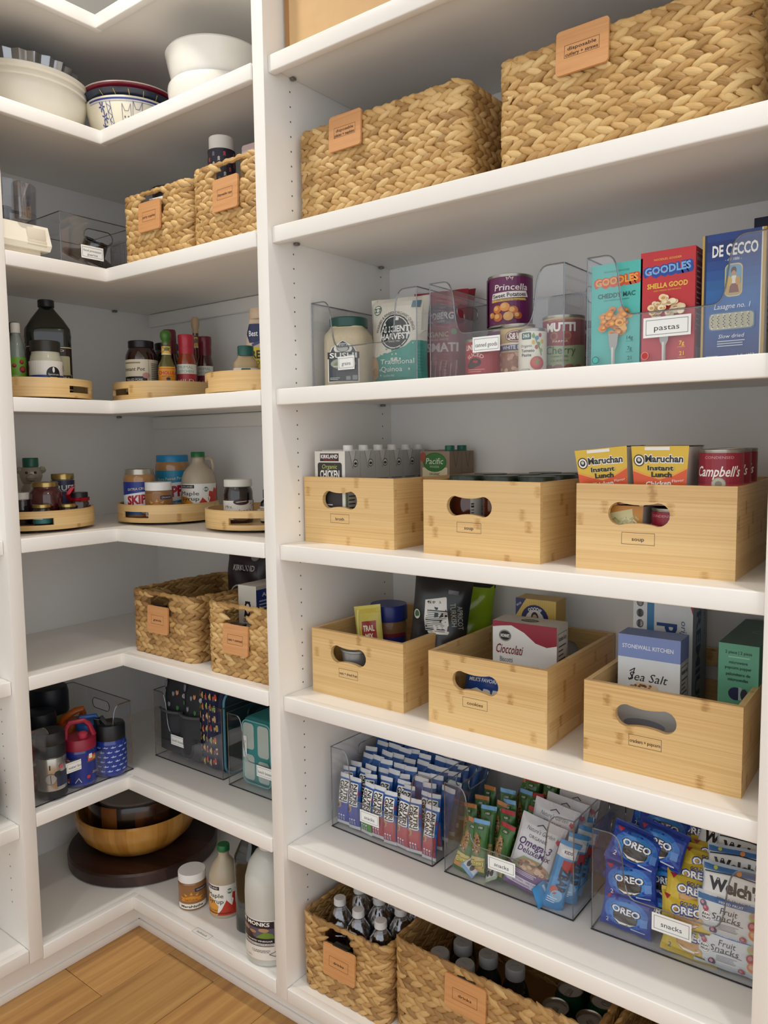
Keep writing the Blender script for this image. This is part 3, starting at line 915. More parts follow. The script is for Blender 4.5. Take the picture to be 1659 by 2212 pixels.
p = Pr(.26, .066, .3); B = '#33428f'
p.rect(0, .93, 1, .985, B); p.rect(0, .87, 1, .885, '#6a76b4')
p.line([(.24, .87), (.26, 0)], .02, B); p.line([(.285, .87), (.30, 0)], .02, B)
p.line([(.245, .8), (.29, .68), (.25, .55), (.295, .42), (.255, .3), (.3, .15)], .018, B)
for cx, cy, a in ((.18, .72, 0), (.2, .4, 40), (.16, .1, 20)):
    for k in range(6):
        an = R_(a+60*k); p.line([(cx+.012*math.cos(an), cy+.05*math.sin(an)), (cx+.035*math.cos(an), cy+.16*math.sin(an))], .045, B, same=True)
p.ell(.17, .03, .03, .14, '#27357c')
def cat(cx, cy, s, c):
    p.line([(cx-.055*s, cy), (cx-.05*s, cy+.55*s), (cx-.02*s, cy+.3*s), (cx+.02*s, cy+.3*s), (cx+.05*s, cy+.55*s), (cx+.055*s, cy), (cx+.03*s, cy-.22*s), (cx-.03*s, cy-.22*s)], .018, c, closed=True)
    p.ell(cx-.022*s, cy+.1*s, .008, .035, c); p.ell(cx+.022*s, cy+.1*s, .008, .035, c); p.ell(cx, cy-.06*s, .01, .04, '#3d4fb0')
    for d in (-1, 1):
        p.line([(cx+d*.012, cy-.1*s), (cx+d*.05, cy-.02)], .01, c, same=True); p.line([(cx+d*.012, cy-.12*s), (cx+d*.05, cy-.14)], .01, c, same=True)
cat(.46, .3, .9, '#6b5f7d'); cat(.58, .36, .95, B); cat(.8, .3, .9, B)
p.build('painting', t, bowlmap(.26, .034), sx=.008, sy=.011)
t = thing('oval_platter', 'navy blue rimmed dish resting on the cat bowl', 'dish', P+Vector((0, 0, .1135)), face_cam(P))
g = G(); g.lathe([(0, .006), (.09, .006), (.112, .010), (.128, .024), (.130, .027), (.126, .027), (.105, .016), (0, .012)], 48); g.obj('dish', M('#2b3346', .3, coat=.3), t)
p = Pr(.2, .012, .4)
for i in range(5): p.line([(.1+.2*i, 0), (.085+.2*i, 1)], .18, '#b9a35a', same=True)
p.build('gold_stroke', t, lambda x, y, l: ((.114+.0125*y/.012+.0012)*math.sin((x-.1)/.128), -(.114+.0125*y/.012+.0012)*math.cos((x-.1)/.128), .0105+y), sx=.006)
t = thing('oval_platter', 'dark red rimmed plate on top of the navy dish', 'dish', P+Vector((-.004, .004, .1345)), face_cam(P))
g = G(); g.lathe([(0, .002), (.095, .002), (.12, .008), (.132, .018), (.134, .021), (.130, .021), (.11, .012), (0, .007)], 48); g.obj('plate', M('#7e1a2e', .28, coat=.3), t)
g = G(); g.tube([(.1325*math.cos(2*PI*i/48), .1325*math.sin(2*PI*i/48), .0215) for i in range(48)], .0022, 5, closed=True); g.obj('pale_rim', M('#d9c6c0', .3), t)
# two white bowls stacked
P = Yp(466, 150, .19); P.z = z
for k, (lb, zz) in enumerate((('lower of two nested white ceramic bowls by the divider', 0), ('upper of two nested white ceramic bowls by the divider', .058))):
    t = thing('mixing_bowl', lb, 'bowl', P+Vector((0, 0, zz)), 0)
    g = G(); r0 = .127-.001*k
    g.lathe([(0, 0), (.06, 0), (.09, .012), (.108, .035), (.1135, .052), (.1165, .066), (.121, .085), (r0-.001, .106), (r0+.001, .114), (r0-.002, .119), (r0-.006, .116), (r0-.010, .1), (.108, .06), (.08, .02), (0, .012)] if k else
            [(0, 0), (.06, 0), (.075, .006), (.1, .026), (.114, .046), (.1215, .066), (.1235, .082), (.122, .092), (.119, .096), (.1165, .094), (.1165, .08), (.112, .05), (.09, .022), (0, .012)], 56)
    g.obj('bowl', CERAMIC, t)
    if k == 0: pass
# ---- food processor shelf
z = CZ[2]
IV = M('#e9e3d3', .35)
A = Xp(106, 492, -.055); y1 = A.y; y0 = -.266
t = thing('food_processor', 'ivory food processor base with clear work bowl', 'food processor', (0, 0, z))
zt = A.z-z
g = G()                                   # wedge-shaped housing, sloping control face to the room (+x)
pts = [(-.25, .028), (-.055, .028), (-.045, .040), (-.062, zt), (-.25, zt)]
g.plate([(q[0], q[1]) for q in pts], [], y1-y0, T=Matrix(((1, 0, 0, 0), (0, 0, -1, y1), (0, 1, 0, 0), (0, 0, 0, 1))))
hb_ = g.obj('housing', IV, t)
g = G(); g.rbox(-.24, y0+.015, 0, -.068, y1-.018, .03, .003, 2); g.obj('foot', M('#ddd4c2', .4), t)
def ctl(x, y, l):                          # on the sloping control face
    f = (y-.040)/(zt-.040); return (-.045-.017*f+l, x, y)
p = Pr(y1-y0, zt-.040, .4)
p.text('Cuisinart', .5-.10/(y1-y0)+.0*1, .60, .11, '#5a5468', wid=.085/(y1-y0), bold=.02)
for i in range(3): p.rect(.70, .42+.1*i, .735+.01*(2-i), .445+.1*i, '#77716a', same=True)
p.build('lettering', t, lambda x, y, l: ctl(y0+x, .040+y, l+.0004))
g = G(); zc_ = .040+(zt-.04)*.52
g.rbox(-.058, y1-.062, zc_-.017, -.047, y1-.014, zc_+.014, .002, 2, T=tr(0, 0, 0)); g.obj('paddle', M('#e2dac8', .35), t)
g = G(); g.rbox(-.052, y1-.064, zc_-.030, -.0455, y1-.012, zc_-.016, .002, 2); g.obj('paddle', M('#d8cfbd', .35), t)
cx, cy = -.155, -.186
GL = clear_mat('bowl_clear', (.90, .90, .90), .06, .6, .04)
g = G(); g.lathe([(.070, zt+.002), (.074, zt+.006), (.078, zt+.10), (.078, zt+.108), (.0755, zt+.108), (.0715, zt+.008), (.068, zt+.004)], 40, T=tr(cx, cy, 0)); wbw = g.obj('work_bowl', GL, t)
g = G(); g.rbox(cx+.078, cy-.018, zt+.008, cx+.106, cy+.018, zt+.10, .006, 2); g.obj('handle', clear_mat('handle_clear', (.82, .80, .82), .14, .6, .06), t)
g = G(); g.lathe([(.012, zt+.004), (.012, zt+.05), (.018, zt+.05), (.018, zt+.056), (0, zt+.06)], 16, T=tr(cx, cy, 0)); g.rbox(cx-.002, cy, zt+.046, cx+.004, cy+.055, zt+.054, .002, 1)
g.obj('blade', M('#4a4744', .3, .7), wbw)
g = G(); g.lathe([(.079, zt), (.083, zt), (.083, zt+.0045), (.079, zt+.0045), (.079, zt)], 40, T=tr(cx, cy, 0)); g.obj('gasket', M('#4b4a48', .4), t)
# clear bin of spare parts
A = Xp(127.5, 456, -.05); Bq = Xp(262, 488, -.05)
hb = A.z-z; wb_ = .215
t = clear_bin('clear bin holding smoky food processor discs', (A.x, A.y, z+.0002), PI/2, wb_, .27, hb, 'food processor\nparts', .42, hb*.45, (.066, .034), True, True, wz=.030)
SM = clear_mat('smoke_plastic', (.30, .29, .30), .14, .6, .1)
t = thing('lid_cone', 'smoky plastic food processor lid with a round funnel neck', 'lid', (A.x-.07, A.y+.122, z+.034), rot=(R_(-8), R_(26), 0))
g = G(); g.lathe([(.074, .004), (.076, .012), (.072, .016), (.05, .024), (.034, .03), (.032, .062), (.036, .066), (.030, .066), (.028, .03), (.05, .02), (.07, .008)], 36); g.obj('lid', SM, t)
t = thing('slicing_disc', 'dark round slicing disc lying behind the funnel lid', 'disc', (A.x-.19, A.y+.09, z+.012), rot=(R_(10), R_(0), 0))
g = G(); g.lathe([(0, 0), (.07, 0), (.072, .003), (.07, .006), (.02, .006), (.016, .03), (0, .03)], 32); g.obj('disc', M('#4a4749', .35, .4), t)
# grey slotted basket between bin and party basket
P = Vector((-.108, .130, z))
t = thing('slotted_basket', 'grey slotted plastic basket beside the party supplies basket', 'basket', P)
gm = M('#b7b4b6', .45)
g = G()
w_, d_, h_ = .125, .18, .125
for i in range(15):
    x = -w_/2+w_*i/14; g.box(x-.0022, 0, .004, x+.0022, .003, h_-.02); g.box(x-.0022, d_-.003, .004, x+.0022, d_, h_-.02)
for i in range(20):
    y = d_*i/19
    for x in (-w_/2, w_/2-.003): g.box(x, y-.0022 if i else 0, .004, x+.003, y+.0022, h_-.02)
g.obj('slats', gm, t)
g = G(); g.tube([(-w_/2, 0, h_-.012), (w_/2, 0, h_-.012), (w_/2, d_, h_-.012), (-w_/2, d_, h_-.012)], .006, 6, closed=True); g.obj('rim', gm, t)
g = G(); g.box(-w_/2, 0, 0, w_/2, d_, .005); g.obj('base', gm, t)
# baskets
basket('small woven basket tagged party supplies', (.170, .034, z), R_(1.), .272, .32, .178, ['party supplies'], 'hole', (.085, .040, -.012), tagx=-.012, tagz=.076)
basket('small woven basket tagged disposable cups, next to the party supplies', (.440, .030, z), R_(-1), .245, .32, .186, ['disposable cups'], 'hole', (.085, .045, .012), tagx=.012, tagz=.072)
t = thing('black_bowl', 'black round bowl poking out of the party supplies basket', 'bowl', (.155, .115, z+.105))
g = G(); g.lathe(bowl_prof(.062, .088, .5, .003), 36); g.obj('bowl', M('#151415', .4), t)
boxthing('white_card', 'white card with a green edge in the party supplies basket', 'card', (.155, .052, z+.08), R_(6), .05, .004, .085, '#efece6', left=lambda p: p.rect(0, 0, 1, 1, '#1e5a3c'), front=lambda p: p.rect(0, .2, .12, .9, '#1e5a3c'))
# stack of patterned cups
P, r, h = fit(447, 508, 300, z+.02, y=.115)
def cupart(p):
    p.rect(0, 0, 1, 1, '#23202f')
    q = random.Random(4); cols = ['#f2eee8', '#f2eee8', '#e0566c', '#e8a04a', '#9a93a5', '#f2eee8']
    for i in range(14):
        for j in range(6):
            cx = (i+.5)/14; cy = (j+.3+.5*(i % 2))/6.3; c = q.choice(cols)
            for k in range(3):
                y_ = cy+.022*k-.02
                p.line([(cx-.013, y_-.016), (cx, y_), (cx+.013, y_-.016)], .009, c, same=True)
round_item('paper_cup_stack', 'dark paper cups with coloured chevrons stacked upside down', 'cups', P, face_cam(P), r, h, [(0, 0), (1.0, 0), (.96, .45), (.90, .88), (.87, .885), (.86, .995), (.82, 1.0), (.0, .985)], M('#e9e6df', .5), lab=[(.30, .875, 330, cupart, .965)], n=40)
boxthing('napkin_pack', 'pale pink pack of napkins in the disposable cups basket', 'napkins', (.432, .13, z+.09), R_(4), .075, .10, zat(Vector((.43, .13, 0)), 308)-z-.09, '#d9bdbb', front=lambda p: p.rect(.06, 0, .94, .9, '#e3d0cd').lines(.1, .1, .9, .85, 5, '#d2b3b2', .3), r=.008)

# ---- oils and sauces
z = CZ[3]; zb = z+.0168
T1 = (-.200, -.105); T2 = (-.062, .222); T3 = (.372, .205)
turntable('bamboo turntable carrying the tall dark olive oil bottle', (*T1, z), R_(115))
turntable('bamboo turntable crowded with sauce bottles', (*T2, z), R_(-8))
turntable('bamboo turntable carrying mustard and mayonnaise', (*T3, z), R_(-40))
CAPB = M('#17161a', .35)
def olive(P, r, h, lab, lz=(.06, .52), extra=True, rz=None):
    dk = M('#161b17', .12, coat=.6)
    def art(p):
        p.rect(0, 0, 1, 1, '#2a1712'); p.frame(.04, .03, .96, .97, .02, '#d9cfae')
        p.text('KIRKLAND', .5, .90, .045, '#e8e2cf', wid=.5, bold=.02); p.text('Signature', .5, .83, .035, '#b52a2a', wid=.3)
        p.rect(.16, .3, .84, .78, '#b9b08a', r=.004); p.ell(.6, .62, .1, .08, '#e8e6da'); p.lines(.2, .5, .6, .74, 5, '#6e6a4a', .4)
        p.rect(.14, .12, .86, .36, '#1c100c'); p.frame(.14, .12, .86, .36, .012, '#bfae7d')
        p.text('EXTRA VIRGIN', .5, .29, .05, '#e8e2cf', wid=.6); p.text('OLIVE OIL', .5, .19, .06, '#e8e2cf', wid=.5)
    return round_item('olive_oil_bottle', lab, 'bottle', P, (face_cam(P)+.1) if rz is None else rz, r, h,
        [(0, 0), (.9, 0), (.97, .02), (.97, .50), (.99, .54), (.98, .58), (1., .62), (.97, .70), (.70, .80), (.36, .90), (.30, .92), (.30, .94), (0, .94)], dk,
        [(.33, .925), (.36, .93), (.36, .995), (.33, 1.), (0, 1.)], CAPB, [(lz[0], lz[1], 130, art, .975)], n=40, sq=5, ay=.72, lidname='cap')
P, r, h = fit_in(51, 146, 649, zb, T1, .1385, .85); olive(P, r*.98, h, 'tall dark green olive oil bottle behind the coconut oil jar')
P, r, h = fit_in(63, 130, 738, zb, T1, .1385, 0.12)
def coco(p):
    p.rect(0, 0, 1, .56, '#34408f'); p.rect(0, .56, 1, 1, '#eeeae2')
    p.circ(.62, .60, .22, '#15151a'); p.ell(.62, .72, .02, .09, '#f2f2f0'); p.text('Spectrum', .62, .585, .06, '#f2f2f0', wid=.18); p.lines(.56, .46, .68, .52, 1, '#c9c9c9', .4, 0)
    p.ell(.52, .34, .095, .13, '#e8e4dc'); p.ell(.53, .36, .075, .1, '#b5aaa0'); p.ell(.53, .36, .055, .07, '#f4f2ee')
    p.ell(.69, .24, .07, .09, '#e2ddd4'); p.ell(.70, .25, .05, .06, '#f6f4f0')
    p.rect(.1, .74, .16, .86, '#2a2a2a'); p.rect(.86, .7, .93, .88, '#2a2a2a'); p.text('COCONUT OIL', .6, .07, .06, '#cfd3ee', wid=.3)
t = round_item('coconut_oil_jar', 'glass jar of coconut oil with purple and white label', 'jar', P, face_cam(P), r, h, [(0, 0), (.93, 0), (1, .03), (1, .56), (.97, .64), (.90, .72), (.86, .76), (.86, .82), (0, .82)], M('#c9c8b4', .12, coat=.7), [(.89, .795), (.92, .80), (.92, .99), (.88, 1), (0, 1)], M('#38352f', .35, .3), [(.02, .62, 215, coco)], n=36)
P, r, h = fit_in(14, 50, 698, zb, T1, .1385, 0.3)
def acv(p):
    p.rect(0, 0, 1, 1, '#7cb53c')
    for cx, cy, s in ((.66, .86, .07), (.68, .64, .1), (.8, .3, .09), (.45, .75, .06)): p.circ(cx, cy, s, '#8e2430'); p.circ(cx+.01, cy+.02, s*.6, '#c4545a')
    p.text('apple cider', .38, .46, .05, '#eaf4d8', wid=.36); p.text('vinegar', .38, .38, .05, '#eaf4d8', wid=.24); p.lines(.2, .12, .6, .3, 4, '#c2e08a', .3); p.bars(.9, .2, 1, .8, 14, '#2b2b2b', vert=False)
round_item('vinegar_bottle', 'clear bottle with lime green label and white cap by the olive oil', 'bottle', P, face_cam(P)-.1, r, h, [(0, 0), (.95, 0), (1, .03), (1, .48), (.97, .60), (.80, .72), (.5, .82), (.42, .86), (.42, .9), (0, .9)], M('#8e9a92', .1, coat=.7), [(.5, .86), (.55, .87), (.55, .98), (.5, 1), (0, 1)], M('#ebe7df', .4), [(.05, .52, 230, acv)], n=30, lidname='cap')
P, r, h = fit_in(18, 42, 696, zb, T1, .1385, 0.9)
round_item('black_bottle', 'black bottle with rounded black cap behind the vinegar bottle', 'bottle', P, face_cam(P), r, h, [(0, 0), (1.2, 0), (1.3, .03), (1.3, .55), (.9, .72), (.75, .8), (.75, .88), (0, .88)], M('#141316', .3), [(.8, .86), (1, .88), (1, .95), (.8, .99), (.5, 1), (0, 1)], CAPB, [(.6, .72, 120, lambda p: p.rect(0, 0, 1, 1, '#d9d6d0').lines(.1, .2, .9, .8, 2, '#555555'), 1.02)], n=28, lidname='cap')
# sauces
DKS = M('#2a120f', .1, coat=.7)
P, r, h = fit_in(270, 338, 738, zb, T2, .1385, 0.3)
def ipot(p):
    p.rect(0, 0, 1, 1, '#d8cdb4'); p.rect(.02, .10, .52, .47, '#1d1614'); p.text('Instant Pot', .26, .70, .11, '#2a1a16', wid=.44, bold=.01, shear=.15)
    p.lines(.05, .86, .4, .93, 1, '#8a7a60', .6, 0); p.text('PULLED PORK', .27, .37, .07, '#efe9dd', wid=.34); p.text('STARTER SAUCE', .27, .26, .07, '#efe9dd', wid=.38); p.lines(.08, .14, .44, .2, 2, '#9a9088', .4, .1)
    p.ell(.5, .5, .07, .09, '#c98a86'); p.line([(.55, 0), (.55, 1)], .012, '#9a8f78'); p.lines(.6, .1, .95, .9, 14, '#7c725e', .45, .3); p.text('new look', .2, .04, .05, '#2a1a16', wid=.2)
round_item('sauce_jar', 'wide jar of dark pork sauce with a cream label', 'jar', P, face_cam(P)+.25, r, h, [(0, 0), (.95, 0), (1, .03), (1, .66), (.97, .74), (.80, .86), (.74, .88), (.74, .9), (0, .9)], DKS, [(.76, .875), (.79, .88), (.79, .99), (.75, 1), (0, 1)], CAPB, [(.1, .66, 190, ipot)], n=36)
P, r, h = fit_in(334, 384, 743, zb, T2, .1385, 0.75)
round_item('sauce_jar', 'black-lidded jar of dark sauce behind the green-capped hot sauce', 'jar', P, face_cam(P), r*1.12, h, [(0, 0), (.95, 0), (1, .03), (1, .66), (.97, .74), (.88, .86), (.84, .88), (.84, .9), (0, .9)], DKS, [(.86, .875), (.89, .88), (.89, .99), (.85, 1), (0, 1)], CAPB, [(.1, .6, 190, lambda p: p.rect(0, 0, 1, 1, '#c9c6bf').lines(.05, .1, .95, .9, 12, '#6d6a62', .4))], n=30)
def cholula(P, r, h, lab, capm, sauce, rz):
    def art(p):
        p.poly([(0, 0), (1, 0), (1, .82), (.85, 1), (.15, 1), (0, .82)], '#e8a02c'); p.poly([(.05, .03), (.95, .03), (.95, .8), (.82, .95), (.18, .95), (.05, .8)], '#d98c1f'); p.frame(.08, .05, .92, .93, .015, '#7a1f1a')
        p.text('CHOLULA', .5, .76, .13, '#b3281e', wid=.8, bold=.02); p.text('HOT SAUCE', .5, .62, .05, '#5a1a12', wid=.5)
        p.poly([(.3, .04), (.7, .04), (.62, .32), (.55, .4), (.45, .4), (.36, .3)], '#e9dccb'); p.ell(.5, .47, .075, .085, '#8d5a3c'); p.ell(.5, .53, .085, .05, '#1d1210'); p.line([(.42, .3), (.5, .1), (.58, .3)], .02, '#9a5c48')
    def neck(p):
        p.rect(0, 0, 1, 1, '#d9b25a'); p.ell(.5, .6, .18, .2, '#5c7a35'); p.line([(.2, .3), (.8, .8)], .06, '#3f6a2e'); p.line([(.2, .8), (.8, .3)], .06, '#b33a2a'); p.rect(0, 0, 1, .1, '#efe3c2'); p.rect(0, .9, 1, 1, '#3e3a22')
    t = round_item('hot_sauce_bottle', lab, 'bottle', P, rz, r, h, [(0, 0), (.93, 0), (1, .02), (1, .40), (.95, .46), (.62, .57), (.50, .62), (.48, .80), (0, .80)], sauce,
        None, None, [(.06, .44, 160, art), (.625, .765, 200, neck, .52)], n=30, sq=2.6)
    g = G(); g.lathe(sc_prof([(.42, .79), (.50, .80), (.50, .825), (.44, .84), (.60, .87), (.68, .91), (.62, .96), (.4, .992), (0, 1.0)], r, h), 24); g.obj('round_stopper', capm, t)
P, r, h = fit_in(339, 375, 713, zb, T2, .1385, 0.05); cholula(P, r, h, 'green hot sauce bottle with round green stopper and orange label', M('#3f6a2a', .3), M('#5a5526', .12, coat=.6), face_cam(P)+.15)
P, r, h = fit_in(408, 434, 684, zb, T2, .1385, 1.0); cholula(P, r, h, 'tall hot sauce bottle with round wooden stopper behind the others', M('#c2a380', .4), M('#5e1f14', .12, coat=.6), face_cam(P))
P, r, h = fit_in(350, 380, 713, zb, T2, .1385, 0.45)
round_item('sauce_bottle', 'slim dark bottle with dark red foil neck behind the green-capped hot sauce', 'bottle', P, face_cam(P), r*1.2, h, [(0, 0), (.95, 0), (1, .03), (1, .5), (.86, .6), (.78, .66), (.78, .7), (0, .7)], DKS, [(.80, .64), (.83, .66), (.80, .97), (.7, 1), (0, 1)], M('#5a1620', .35), None, n=26, lidname='foil_cap')
def primal(P, r, h, lab, cap, cap2, sauce, band, words, rz):
    def art(p):
        p.rect(0, 0, 1, 1, band); p.rect(0, .68, 1, 1, '#dcdcd2'); p.text('PRIMAL', .4, .90, .10, '#7f9a80', wid=.5); p.text('KITCHEN', .4, .76, .09, '#6f8a70', wid=.5)
        p.text(words[0], .38, .44, .13, '#f2dede', wid=.55); p.text(words[1], .40, .22, .16, '#f2dede', wid=.62); p.lines(.12, .06, .7, .12, 1, '#e7b9b4', .6, .1); p.rect(.84, 0, 1, 1, '#2b2526'); p.lines(.86, .1, .98, .95, 10, '#c9c3bd', .4)
    def nk(p):
        p.rect(0, 0, 1, 1, cap)
        for i in range(16): p.circ(.06+.06*i, .35+.3*((i*7) % 5)/5, .03, cap2, 8, same=True)
    t = round_item('sauce_bottle', lab, 'bottle', P, rz, r, h, [(0, 0), (.95, 0), (1, .02), (1, .50), (.95, .58), (.78, .68), (.72, .72), (.72, .8), (0, .8)], sauce, [(.74, .66), (.77, .70), (.74, .80), (.80, .86), (.82, .90), (.82, .985), (.78, 1), (0, 1)], M(cap, .3), [(.04, .52, 185, art), (.72, .82, 200, nk, .765)], n=30, lidname='shrink_cap')
P, r, h = fit_in(380, 422, 724, zb, T2, .1385, 0.1); primal(P, r, h, 'bottle of orange wing sauce with bright red cap', '#b3283a', '#d98a90', M('#8a3210', .12, coat=.6), '#b3343a', ('MILD', 'WILD SAUCE'), face_cam(P)+.2)
P, r, h = fit_in(424, 459, 728, zb, T2, .1385, 0.); primal(P, r, h, 'bottle of classic barbecue sauce with maroon cap', '#6b1626', '#9a4a56', M('#3e130e', .12, coat=.6), '#7c2038', ('CLASSIC', 'BBQ SAUCE'), face_cam(P)+.2)
# mustard, mayonnaise
P, r, h = fit_in(503, 557, 748, zb, T3, .1385, 0.2)
def must(p):
    p.rect(0, 0, 1, 1, '#eeeae0'); p.rect(.38, .58, .62, .98, '#1f4a3a', r=.002); p.text('365', .5, .80, .16, '#f2f2ea', wid=.18, bold=.02)
    for i, (cx, cy) in enumerate(((.1, .7), (.18, .4), (.28, .8), (.74, .8), (.82, .5), (.9, .75), (.25, .2), (.75, .3))):
        c = ['#b8503c', '#6f7a4a', '#c99a4a'][i % 3]; p.ell(cx, cy, .025, .09, c); p.line([(cx-.03, cy-.12), (cx+.02, cy+.1)], .012, '#7a6a4a')
    p.text('MUSTARD', .5, .25, .15, '#7a5a20', wid=.4)
round_item('mustard_bottle', 'squat mustard bottle with green cap and leafy label', 'bottle', P, face_cam(P), r, h, [(0, 0), (.95, 0), (1, .03), (.97, .45), (1, .52), (.98, .60), (.72, .70), (.62, .74), (.62, .8), (0, .8)], M('#b9a17c', .25), [(.6, .76), (.64, .77), (.64, .985), (.6, 1), (0, 1)], M('#1d5a52', .3), [(.04, .48, 170, must)], n=36, sq=3.2, ay=.75, lidname='cap', flute=0)
P, r, h = fit_in(530, 600, 668, zb, T3, .1385, 0.75)
def mayo(p):
    p.poly([(.1, .74), (.2, .92), (.8, .92), (.9, .74), (.8, .58), (.2, .58)], '#1d2a55'); p.text('Best Foods', .5, .75, .10, '#f2f2f2', wid=.62, bold=.015); p.rect(.1, .12, .9, .50, '#e0c92f'); p.text('REAL', .5, .37, .14, '#2a2a2a', wid=.5, bold=.03); p.text('MAYONNAISE', .5, .22, .08, '#2a2a2a', wid=.7); p.line([(.3, .54), (.5, .60), (.7, .54)], .05, '#3b4a80')
round_item('mayonnaise_bottle', 'tall cream squeeze bottle of mayonnaise behind the mustard', 'bottle', P, face_cam(P)-.15, r*.98, h, [(0, 0), (.9, 0), (1, .03), (.95, .3), (1., .6), (.9, .78), (.78, .86), (.76, .88), (0, .88)], M('#dcc3a6', .4), [(.74, .87), (.78, .88), (.76, .98), (.7, 1), (0, 1)], M('#d9bfa2', .4), [(.2, .86, 140, mayo, .99)], n=34, sq=2.6, ay=.72, lidname='cap')

# ---- syrup and peanut butter
z = CZ[4]; zb = z+.0168
T4 = (-.21, -.11); T5 = (-.07, .225); T6 = (.318, .235)
turntable('bamboo turntable carrying the bear bottle and jam jars', (-.21, -.11, z), R_(58))
turntable('bamboo turntable carrying peanut butter and maple syrup', (-.07, .225, z), R_(12))
turntable('bamboo turntable carrying the fudge jar', (.318, .235, z), R_(32))
GOLD = M('#b39a5e', .25, .85)
P, r, h = fit_in(42, 88, 989, zb, T4, .1385, .97)
t = thing('honey_bear', 'clear bear-shaped bottle with green cap', 'bottle', P, face_cam(P))
gm = M('#9a9080', .12, coat=.7)
g = G(); g.lathe(sc_prof([(0, 0), (.95, 0), (1.05, .05), (1.05, .32), (.9, .5), (.72, .58), (.86, .62), (1., .70), (.98, .78), (.74, .845), (.6, .86), (0, .86)], r, h), 30, ay=.85)
for sx in (-1, 1): g.lathe([(0, -.011), (.008, -.008), (.012, 0), (.008, .008), (0, .011)], 12, T=tr(sx*r*.95, .0, h*.80))
g.lathe([(0, -.012), (.010, -.008), (.014, 0), (.010, .008), (0, .012)], 14, T=tr(0, -r*.86, h*.685))
g.obj('body', gm, t)
g = G(); g.lathe(sc_prof([(.62, .85), (.7, .86), (.7, .985), (.66, 1), (0, 1)], r, h), 28); g.obj('cap', M('#1d5a46', .35), t)
g = G()
for sx in (-1, 1): g.lathe([(0, -.004), (.003, -.003), (.0038, 0), (.003, .003), (0, .004)], 10, T=tr(sx*r*.38, -r*.80, h*.765))
g.obj('eye', BLACK, t)
p = Pr(r*1.5, h*.3); p.rect(0, 0, 1, 1, '#d2d0c8', r=.01); p.rect(.1, .72, .9, .92, '#1d1b1b'); p.text('KIRKLAND', .5, .82, .12, '#eeeeee', wid=.6); p.text('ORGANIC', .5, .55, .12, '#333333', wid=.6); p.text('HONEY', .5, .3, .16, '#333333', wid=.6)
p.build('label', t, m_sup(r*1.06, h*.1, r*1.5, 0, 2, 1, .85), sx=.006)
P, r, h = fit_in(28, 63, 1064, zb, T4, .1385, 0.3)
round_item('jam_jar', 'dark jar with a white ridged lid at the divider', 'jar', P, face_cam(P), r, h, [(0, 0), (.92, 0), (1, .04), (1, .72), (.9, .78), (.86, .80), (0, .82)], M('#2a2226', .12, coat=.7), [(.95, .78), (1.02, .8), (1.02, .99), (.98, 1), (0, 1)], M('#d9d4c9', .4), None, flute=22)
P, r, h = fit_in(62, 131, 1041, zb, T4, .1385, .28)
round_item('jam_jar', 'large squat jar of amber red jelly with brass lid', 'jar', P, face_cam(P), r, h, [(0, 0), (.92, 0), (1, .04), (1, .66), (.95, .76), (.78, .84), (.74, .86), (.74, .9), (0, .9)], M('#4a171c', .06, coat=.8), [(.75, .88), (.78, .89), (.78, .985), (.74, 1), (.6, .99), (0, .99)], GOLD, None, n=36)
P, r, h = fit_in(111, 158, 1023, zb, T4, .1385, 0.9)
def truff(p):
    p.rect(0, 0, 1, 1, '#2b2b4a'); p.text('TRUFF', .5, .80, .14, '#e8e6e0', wid=.62, bold=.02); p.rect(.25, .70, .75, .71, '#c9c9c0'); p.poly([(.3, .62), (.7, .62), (.62, .05), (.5, .15), (.38, .05)], '#46507e'); p.rect(.84, .3, 1, .9, '#d9b49c'); p.lines(.86, .32, .98, .88, 6, '#b06a50', .4)
round_item('truffle_jar', 'navy labelled jar with brass lid and clear wrap', 'jar', P, face_cam(P), r, h, [(0, 0), (.92, 0), (1, .03), (1, .78), (.94, .84), (.9, .86), (.9, .9), (0, .9)], M('#8c8472', .12, coat=.7), [(.93, .87), (.99, .88), (.99, .985), (.95, 1), (0, .995)], GOLD, [(.05, .86, 200, truff)], n=32)
P, r, h = fit_in(149, 190, 1063, zb, T4, .1385, 0.55)
t = round_item('relish_jar', 'small hexagonal brown jar with black lid and red foil ribbon', 'jar', P, face_cam(P), r, h, [(0, 0), (.95, 0), (1, .03), (1, .62), (.9, .70), (.86, .74), (.86, .8), (0, .8)], M('#3a2018', .1, coat=.6), [(.86, .80), (.92, .82), (.92, .98), (.88, 1), (0, 1)], CAPB, [(.05, .45, 180, lambda p: p.rect(0, 0, 1, 1, '#e3d8c8').lines(.1, .2, .9, .5, 2, '#a08a70'))], n=18, sq=3.)
RF = M('#a3182c', .2, .5)
g = G()
q = random.Random(3)
g.lathe([(r*(.96+.10*q.random()), h*(.70+.03*i)) for i in range(5)], 22, flute=9, fa=.05); g.tube([(-r*.8, -r*.6, h*.72), (-r*1.1, -r*.7, h*.9), (-r*.7, -r*.8, h*1.12), (-r*.45, -r*.8, h*1.2)], [.004, .007, .008, .003], 5); g.obj('ribbon', RF, t)
